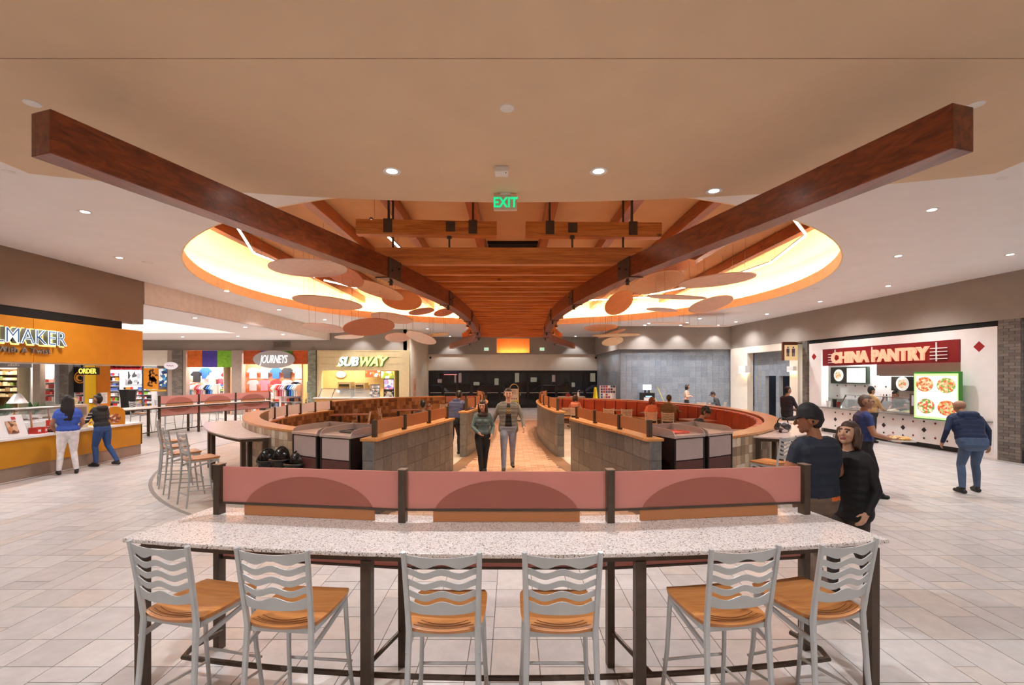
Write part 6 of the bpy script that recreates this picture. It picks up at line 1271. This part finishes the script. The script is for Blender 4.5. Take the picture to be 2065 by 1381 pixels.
        tv = J[toe] if J[toe] is not None else an + Vector((s * .02, .155, -.055)); hl = an + (an - tv).normalized() * .045; hl.z = an.z - .05
        if an.z < .16: hl.z = max(hl.z, .036); tv.z = max(tv.z, .034)
        A(hl, tv, .040, .035, 'shoe'); A(an, an.lerp(tv, .55) + Vector((0, 0, .008)), .046, .036, 'shoe')
    # head with face, turned by yaw and pitch
    hb = nk + up * .055 + fw * .015; base_yaw = J['syaw'] * 1.; m = (Matrix.Rotation(base_yaw + yaw, 3, 'Z') @ Matrix.Rotation(pitch, 3, 'X'))
    hc = hb + m @ Vector((0, .025, .115)); P = lambda x, y, z: hc + m @ Vector((x, y, z))
    A(P(-.012, -.022, .03), P(.012, -.022, .03), .084, .084, 'skin'); A(P(0, .025, .02), P(0, .02, -.01), .077, .074, 'skin'); A(P(-.012, .038, -.055), P(.012, .038, -.055), .048, .048, 'skin'); A(P(0, .062, -.088), P(0, .06, -.08), .026, .026, 'skin')
    A(P(0, .098, .012), P(0, .113, -.024), .010, .0145, 'skin')
    for s in (-1, 1):
        A(P(s * .040, .085, .011), P(s * .026, .089, .011), .0075, .0075, 'white'); A(P(s * .033, .0905, .011), P(s * .033, .091, .011), .0078, .0078, 'eye')
        A(P(s * .05, .086, .034), P(s * .016, .095, .034), .0065, .0065, 'brow'); A(P(s * .084, -.002, .012), P(s * .086, -.008, -.02), .015, .012, 'skin'); A(P(s * .04, .07, -.02), P(s * .045, .065, -.03), .024, .02, 'skin')
    A(P(-.02, .090, -.056), P(.02, .090, -.056), .0085, .0085, 'lip')
    for p, q, r0, r1, z in extra: A(V3(*p), V3(*q), r0, r1, z)
    zones = {'skin': skin_m(skin), 'top': zm(top), 'bottom': zm(bottom), 'shoe': zm(shoe, .5), 'eye': zm('#1a1210', .3), 'white': zm('#e6dcd4', .3), 'brow': zm(hair), 'lip': zm('#a85a50', .5)}
    zones.update({a: zm(b) for a, b in extra_zones.items()}); order = list(zones)
    me = union_mesh('body', caps, vox)
    for z in order: me.materials.append(zones[z])
    paint(me, caps, order, rules); o = bpy.data.objects.new('body', me); COL.objects.link(o); o.parent = t
    # hair or head wear
    hs = []; Hh = lambda p, q, r0, r1: hs.append((tuple(p), tuple(q), r0, r1))
    if style != 'bald':
        Hh(P(0, -.03, .045), P(0, -.028, .05), .092, .09); Hh(P(0, .02, .072), P(0, -.02, .078), .066, .07); Hh(P(0, -.055, .0), P(0, -.05, -.03), .07, .055)
        for s in (-1, 1): Hh(P(s * .062, .01, .035), P(s * .066, -.02, .0), .03, .028)
    if style in ('long', 'longtop'):
        for s in (-1, -.4, .4, 1): Hh(P(s * .06, -.06, .02), P(s * .075, -.115, -.2), .05, .045); Hh(P(s * .075, -.115, -.2), P(s * .055, -.14, -.42 if style == 'long' else -.26), .045, .026)
        for s in (-1, 1): Hh(P(s * .075, .02, .03), P(s * .09, .0, -.2), .03, .03)
    if style == 'bob':
        for s in (-1, 1): Hh(P(s * .075, .01, .04), P(s * .088, .0, -.1), .036, .034)
        Hh(P(-.05, -.07, -.0), P(-.05, -.07, -.11), .05, .045); Hh(P(.05, -.07, -.0), P(.05, -.07, -.11), .05, .045)
    if style == 'bun': Hh(P(0, -.055, .135), P(0, -.05, .15), .042, .036)
    if style == 'curly':
        rr = random.Random(7)
        for q in range(34):
            a, e = rr.uniform(0, 6.28), rr.uniform(-.1, 1.5); v = Vector((cos(a) * cos(e) * .1, sin(a) * cos(e) * .1 - .025, sin(e) * .1 + .05))
            if v.y < .055 or v.z > .1: Hh(P(*v), P(*(v * 1.08)), .03, .026)
    if hs:
        hm = union_mesh('hair', [c + ('h',) for c in hs], max(vox, .010), 2); hm.materials.append(zm(hair, .55)); o = bpy.data.objects.new('hair', hm); COL.objects.link(o); o.parent = t
    if style == 'cap':
        cp = [(tuple(P(0, -.008, .035)), tuple(P(0, -.005, .066)), .107, .100, 'h')]; bm_ = MB()
        cm = union_mesh('cap', cp, .01, 1); bm2 = bmesh.new(); bm2.from_mesh(cm); zc = Vector(P(0, .09, .05)); nn = m @ Vector((0, -.28, 1)).normalized() * 1; nn = m @ Vector((0, -.3, 1)).normalized(); bmesh.ops.bisect_plane(bm2, geom=bm2.verts[:] + bm2.edges[:] + bm2.faces[:], plane_co=zc, plane_no=nn, clear_inner=True); bm2.to_mesh(cm); bm2.free()
        cm.materials.append(zm(extra_zones.get('hat', '#16181c'), .7)); o = bpy.data.objects.new('cap', cm); COL.objects.link(o); o.parent = t
        rows = [[P(u * .078, .065 + .125 * v * sqrt(max(0, 1 - .75 * u * u)), .056 - .022 * v - .012 * u * u + dz) for u in np.linspace(-1, 1, 9)] for dz, vs in ((.0, np.linspace(0, 1, 5)),) for v in vs]
        g = MB().grid([[tuple(p) for p in r] for r in rows]); b2 = [[tuple(p - m @ Vector((0, 0, .007))) for p in r] for r in rows]; g.grid([list(reversed(r)) for r in b2]); g.build('brim', zm(extra_zones.get('hat', '#16181c'), .7), o, True, fix=False)
    if style == 'beanie':
        bm3 = union_mesh('beanie', [(tuple(P(0, -.015, .06)), tuple(P(0, -.02, .085)), .103, .092, 'h')], .01, 1); bm3.materials.append(zm('#15161a')); o = bpy.data.objects.new('beanie', bm3); COL.objects.link(o); o.parent = t
    return t, P
F = .0075
# --- at the pretzel counter
person('woman in blue t-shirt and white jeans with long dark hair at the pretzel counter', (-9.52, 10.1), (-.72, .70), 1.66, '#a8765a', '#3d5fc0', '#ece8ea', '#1c1a1a', '#1a1210', 'long', True, F, dict(elbR=(.25, .02, 1.14), wrR=(.2, .22, 1.0), elbL=(-.26, .0, 1.14), wrL=(-.22, .2, 1.0), ankL=(-.15, .0, .09), kneeL=(-.12, .03, .5), ankR=(.14, -.05, .09)), yaw=-.15, sleeve='short', scale_w=1.12)
person('woman in black hoodie and blue jeans with a hair bun at the pretzel counter', (-9.60, 11.0), (-.95, .15), 1.66, '#b98a6c', '#2c2a2c', '#2f4f86', '#1a1818', '#241813', 'bun', True, F, dict(pel=(0, -.05, .92), nk=(0, .05, 1.45), elbR=(.24, .12, 1.12), wrR=(.16, .34, 1.08), elbL=(-.25, .10, 1.12), wrL=(-.16, .32, 1.06), kneeR=(.1, -.08, .5), ankR=(.13, -.33, .11), kneeL=(-.1, .05, .5), ankL=(-.1, .02, .09)), yaw=.0, extra=(((-.08, -.045, 1.43), (.08, -.045, 1.43), .055, .055, 'top'),), rules=((lambda x, y, z: (x < -.2) & (z > 1.12) & (z < 1.36) & (np.mod(z * 13, 1) < .22) & (y > -.2), ('top',), 'white'),))
# --- in the aisle
person('man in dark blue shirt and black trousers leaning on the left slate wall', (-1.52, 12.75), (.25, .97), 1.72, '#8a5f45', '#44496c', '#17151a', '#141214', '#15100e', 'short', False, F, dict(pel=(-.03, -.06, .93), nk=(.03, .10, 1.44), elbR=(.28, .24, 1.22), wrR=(.34, .44, 1.21), elbL=(-.24, .08, 1.16), wrL=(-.18, .27, 1.05), kneeL=(-.12, .02, .5), ankL=(-.14, -.05, .09)), yaw=.1, pitch=-.2, scale_w=1.12, extra=(((-.07, .06, 1.46), (.07, .06, 1.46), .05, .05, 'top'),))
person('young man walking in grey open jacket, black t-shirt and light jeans', (-.08, 10.35), (.02, -1), 1.80, '#d0a088', '#77736e', '#8a90a4', '#2a2624', '#241a16', 'short', False, F, dict(elbR=(.31, -.02, 1.13), wrR=(.40, .06, .90), elbL=(-.30, .06, 1.15), wrL=(-.32, .2, .98), kneeR=(.1, .16, .51), ankR=(.1, .22, .10), kneeL=(-.09, -.02, .5), ankL=(-.09, -.28, .14), nk=(0, .02, 1.48)), extra_zones={'shirt': '#17161a', 'print': '#a89058'},
       rules=((lambda x, y, z: (y > .03) & (np.abs(x) < .035 + .05 * np.clip((1.45 - z) / .6, 0, 1)) & (z < 1.47), ('top',), 'shirt'), (lambda x, y, z: (y > .05) & (np.abs(x) < .06) & (z > 1.24) & (z < 1.38) & (np.mod((x + z) * 22, 1) < .6), ('shirt',), 'print')), extra=(((-.08, -.05, 1.45), (.08, -.05, 1.45), .052, .052, 'top'), ((-.13, .0, .9), (-.12, .0, .99), .085, .09, 'top'), ((.13, .0, .9), (.12, .0, .99), .085, .09, 'top')), scale_w=1.04)
person('girl with long brown hair in a teal-grey jacket walking beside the young man', (-.62, 9.95), (.12, -1), 1.58, '#cf9d84', '#5a6e72', '#15151a', '#1a1818', '#3a2418', 'longtop', True, F, dict(elbR=(.24, .06, 1.14), wrR=(.10, .24, 1.02), elbL=(-.25, -.0, 1.14), wrL=(-.2, .16, .98), kneeR=(.06, .12, .5), ankR=(.04, .18, .09), kneeL=(-.07, .0, .5), ankL=(-.06, -.2, .12)), yaw=-.2, pitch=-.25, rules=(), extra=(((-.07, .06, 1.42), (.07, .06, 1.42), .06, .06, 'scarf'),), extra_zones={'scarf': '#3a2c26'})
# --- passing on the right
person('man seen from behind in black cap and dark navy t-shirt walking past the front bar', (2.80, 4.35), (-.28, .96), 1.80, '#a06a4c', '#1b2434', '#6a5648', '#1a1818', '#1c1410', 'cap', False, F, dict(elbR=(.29, .02, 1.16), wrR=(.27, .2, 1.0), elbL=(-.29, .02, 1.16), wrL=(-.24, .18, 1.0), kneeR=(.1, .12, .5), ankR=(.1, .1, .09), kneeL=(-.1, .02, .5), ankL=(-.11, -.24, .13)), yaw=.8, pitch=-.12, sleeve='short', scale_w=1.16, extra_zones={'hat': '#14161a', 'band': '#d86a2a'}, rules=((lambda x, y, z: (z > .945) & (z < .975) & (x > .05), ('top', 'bottom'), 'band'),))
person('woman with brown hair in a black puffer jacket looking up beside the navy shirt man', (3.22, 4.50), (-.93, -.36), 1.64, '#c99a7e', '#17161a', '#3a302c', '#1a1818', '#4a3426', 'bob', True, F, dict(elbR=(.28, .02, 1.13), wrR=(.27, .12, .93), elbL=(-.28, .02, 1.13), wrL=(-.26, .14, .93), kneeR=(.1, .1, .5), ankR=(.1, .1, .09), kneeL=(-.1, -.0, .5), ankL=(-.1, -.2, .12)), yaw=.1, pitch=.25, scale_w=1.14, extra=tuple(((-.10, .0, z), (.10, .0, z), .128, .128, 'top') for z in (.88, .96, 1.04, 1.12, 1.2, 1.28, 1.36)) + (((-.07, -.05, 1.44), (.07, -.05, 1.44), .06, .06, 'top'),))
mp, _ = person('man in a blue polo shirt carrying a food tray past the diamond counter', (6.15, 8.25), (.93, -.36), 1.74, '#b8866a', '#33457e', '#26242a', '#1a1818', '#6a5a4c', 'short', False, F, dict(elbR=(.26, .08, 1.12), wrR=(.2, .36, 1.03), elbL=(-.27, .08, 1.12), wrL=(-.2, .36, 1.03), kneeR=(.1, .14, .5), ankR=(.1, .16, .09), kneeL=(-.1, -.02, .5), ankL=(-.1, -.26, .13)), yaw=-.0, sleeve='short', scale_w=1.15, grip=.3)
gl = MB(); 
for s in (-1, 1): gl.tube([(s * .034 + .022 * cos(a), .148, 1.66 + .015 * sin(a)) for a in np.linspace(0, 2 * pi, 13)[:-1]], .003, 5, True); gl.cyl((s * .056, .147, 1.662), (s * .09, .05, 1.665), .003, n=5)
gl.cyl((-.012, .15, 1.663), (.012, .15, 1.663), .003, n=5); gl.build('eyeglasses', black, mp)
tv = Vector((6.15, 8.25)) + Vector((.93, -.36)).normalized() * .50
tray('white tray of golden fries carried by the man in blue polo', tv.x, tv.y, 1.0, ('tray_white', '#e4e0da'), atan2(-.36, .93) + pi / 2, .5, .36)
o = tag(MB().ball((0, 0, 0), (.2, .14, .04), 14, 6).build('fries', FOOD('fries_mix', 0, ['#e0b05a', '#d89a3a', '#f0d08a', '#c8842e'], 40), None, True), 'heap of golden fries on the carried white tray', 'food'); o.location = (tv.x, tv.y, 1.035)
person('man in dark navy hooded sweatshirt and blue jeans walking hunched by the lit board', (8.25, 8.5), (.22, .97), 1.74, '#b08468', '#1d2c4c', '#4a5e7c', '#16161a', '#5a5048', 'bald', False, F, dict(pel=(0, -.08, .92), nk=(.0, .14, 1.40), elbR=(.33, .06, 1.12), wrR=(.36, .10, .86), elbL=(-.33, .02, 1.12), wrL=(-.34, .12, .9), kneeR=(.14, .08, .5), ankR=(.17, .08, .09), kneeL=(-.13, .0, .5), ankL=(-.2, -.16, .10)), pitch=-.5, scale_w=1.22, extra=(((-.1, .03, 1.40), (.1, .03, 1.40), .075, .075, 'top'), ((-.06, .0, 1.34), (.06, .0, 1.34), .06, .05, 'top')))
# --- at the chinese counter and behind it
person('customer in tan fur-hooded coat and black beanie at the diamond counter', (11.3, 14.85), (.97, .2), 1.72, '#b98a6c', '#b08a5e', '#2a2a30', '#1a1818', '#1a1512', 'beanie', False, .011, dict(elbR=(.28, .1, 1.12), wrR=(.2, .3, 1.05), elbL=(-.28, .1, 1.12), wrL=(-.2, .3, 1.05)), scale_w=1.18, extra=(((-.1, -.06, 1.46), (.1, -.06, 1.46), .085, .085, 'top'),))
person('kitchen server in black t-shirt bending over the food trays', (rwx(15.4, .82), 15.4), (-1, -.1), 1.68, '#c2906e', '#2c2826', '#1e1c1e', '#1a1818', '#1a1210', 'bun', True, .011, dict(nk=(0, .16, 1.42), elbR=(.27, .16, 1.14), wrR=(.14, .34, 1.1), elbL=(-.27, .16, 1.14), wrL=(-.12, .32, 1.1)), pitch=-.5, sleeve='short')
# --- near the rest rooms and the tiled wall
person('person in dark jacket carrying a coat by the restroom passage', (8.7, 14.9), (.9, .35), 1.74, '#b08468', '#1e1c2c', '#22222a', '#1a1818', '#1a1210', 'short', False, .011, dict(elbR=(.26, .1, 1.12), wrR=(.16, .34, 1.1), elbL=(-.26, .1, 1.12), wrL=(-.16, .34, 1.06), kneeR=(.1, .12, .5), ankR=(.1, .14, .09), ankL=(-.1, -.22, .12)), extra_zones={'coat': '#c8b8b0'}, extra=(((-.16, .3, 1.1), (.16, .3, 1.02), .07, .07, 'coat'),))
person('woman in pale top with folded arms standing before the grey tile wall', (8.6, 23.2), (.85, -.5), 1.66, '#b07a5e', '#e0b49a', '#1c1a1e', '#1a1818', '#1a1210', 'bob', True, .012, dict(elbR=(.26, .06, 1.14), wrR=(.02, .2, 1.18), elbL=(-.26, .06, 1.14), wrL=(-.02, .22, 1.15)))
SIT = dict(pel=(0, -.06, .555), nk=(0, -.02, 1.10), kneeR=(.11, .40, .53), kneeL=(-.11, .40, .53), ankR=(.11, .38, .09), ankL=(-.11, .38, .09), elbR=(.25, .08, .82), elbL=(-.25, .08, .82), wrR=(.16, .32, .80), wrL=(-.16, .32, .80))
def sit(**k): d = dict(SIT); d.update(k); return d
person('person in grey jacket and dark cap seated by the grey tile wall', (9.75, 22.3), (-.9, .2), 1.74, '#b08468', '#4a4c50', '#3a3c44', '#1a1818', '#1c1410', 'cap', False, .012, sit(nk=(0, .12, 1.08)), pitch=-.4, extra_zones={'hat': '#2a2024'})
c1 = put_chair(9.8, 22.3, 77, 'cream wave-back chair under the person in grey jacket', 'chairs by the tile wall'); put_chair(8.9, 22.0, 170, 'empty wave-back chair pulled out before the grey tile wall', 'chairs by the tile wall')
# --- seated in the right enclosure
person('person with reddish hair in an orange sweater seated at the couple table', (4.93, 16.62), (.36, .93), 1.70, '#c99a7e', '#e07a55', '#4a3a34', '#1a1818', '#7a3c1e', 'bob', True, .011, sit(), pitch=-.1)
person('person in an olive brown hooded jacket seated beside the orange sweater', (5.46, 16.38), (.42, .91), 1.80, '#b98a6c', '#75583a', '#5a4a3a', '#1a1818', '#2a1e16', 'short', False, .011, sit(elbR=(.29, .12, .84), wrR=(.30, .38, .83)), scale_w=1.15, extra=(((-.09, -.07, 1.07), (.09, -.07, 1.07), .07, .07, 'top'), ((-.05, -.1, 1.0), (.05, -.1, 1.0), .06, .05, 'top')))
person('person with bushy dark hair leaning over the small table near the right bins', (4.42, 11.4), (.95, -.1), 1.76, '#b07a5e', '#1e1a1c', '#26242a', '#1a1818', '#1a1210', 'curly', False, .011, sit(nk=(0, .14, 1.06)), pitch=-.55)
put_chair(4.38, 11.42, -95, 'cream wave-back chair under the person with bushy hair', GR)
person('person in salmon top seated behind the far end of the near right slate wall', (2.52, 18.75), (.0, 1), 1.70, '#c99a7e', '#c87a5e', '#26242a', '#1a1818', '#3a2418', 'bob', True, .012, sit())
put_chair(2.5, 18.7, 0, 'cream wave-back chair under the person in a salmon top', GR)
# --- seated in the left enclosure
person('person with black hair seated behind the left slate wall screens', (-2.55, 13.45), (-.3, .95), 1.76, '#8a5f45', '#3a3a44', '#26242a', '#1a1818', '#15100e', 'short', False, .012, sit())
put_chair(-2.53, 13.4, 16, 'cream wave-back chair hidden under the black-haired seated person', GL)
person('person with brown hair bowed low behind the left slate wall screens', (-2.5, 14.75), (-.2, -.95), 1.66, '#b07a5e', '#5a4030', '#26242a', '#1a1818', '#5a3420', 'short', True, .012, sit(nk=(0, .16, 1.05)), pitch=-.5)
put_chair(-2.48, 14.85, 170, 'cream wave-back chair hidden under the brown-haired seated person', GL)
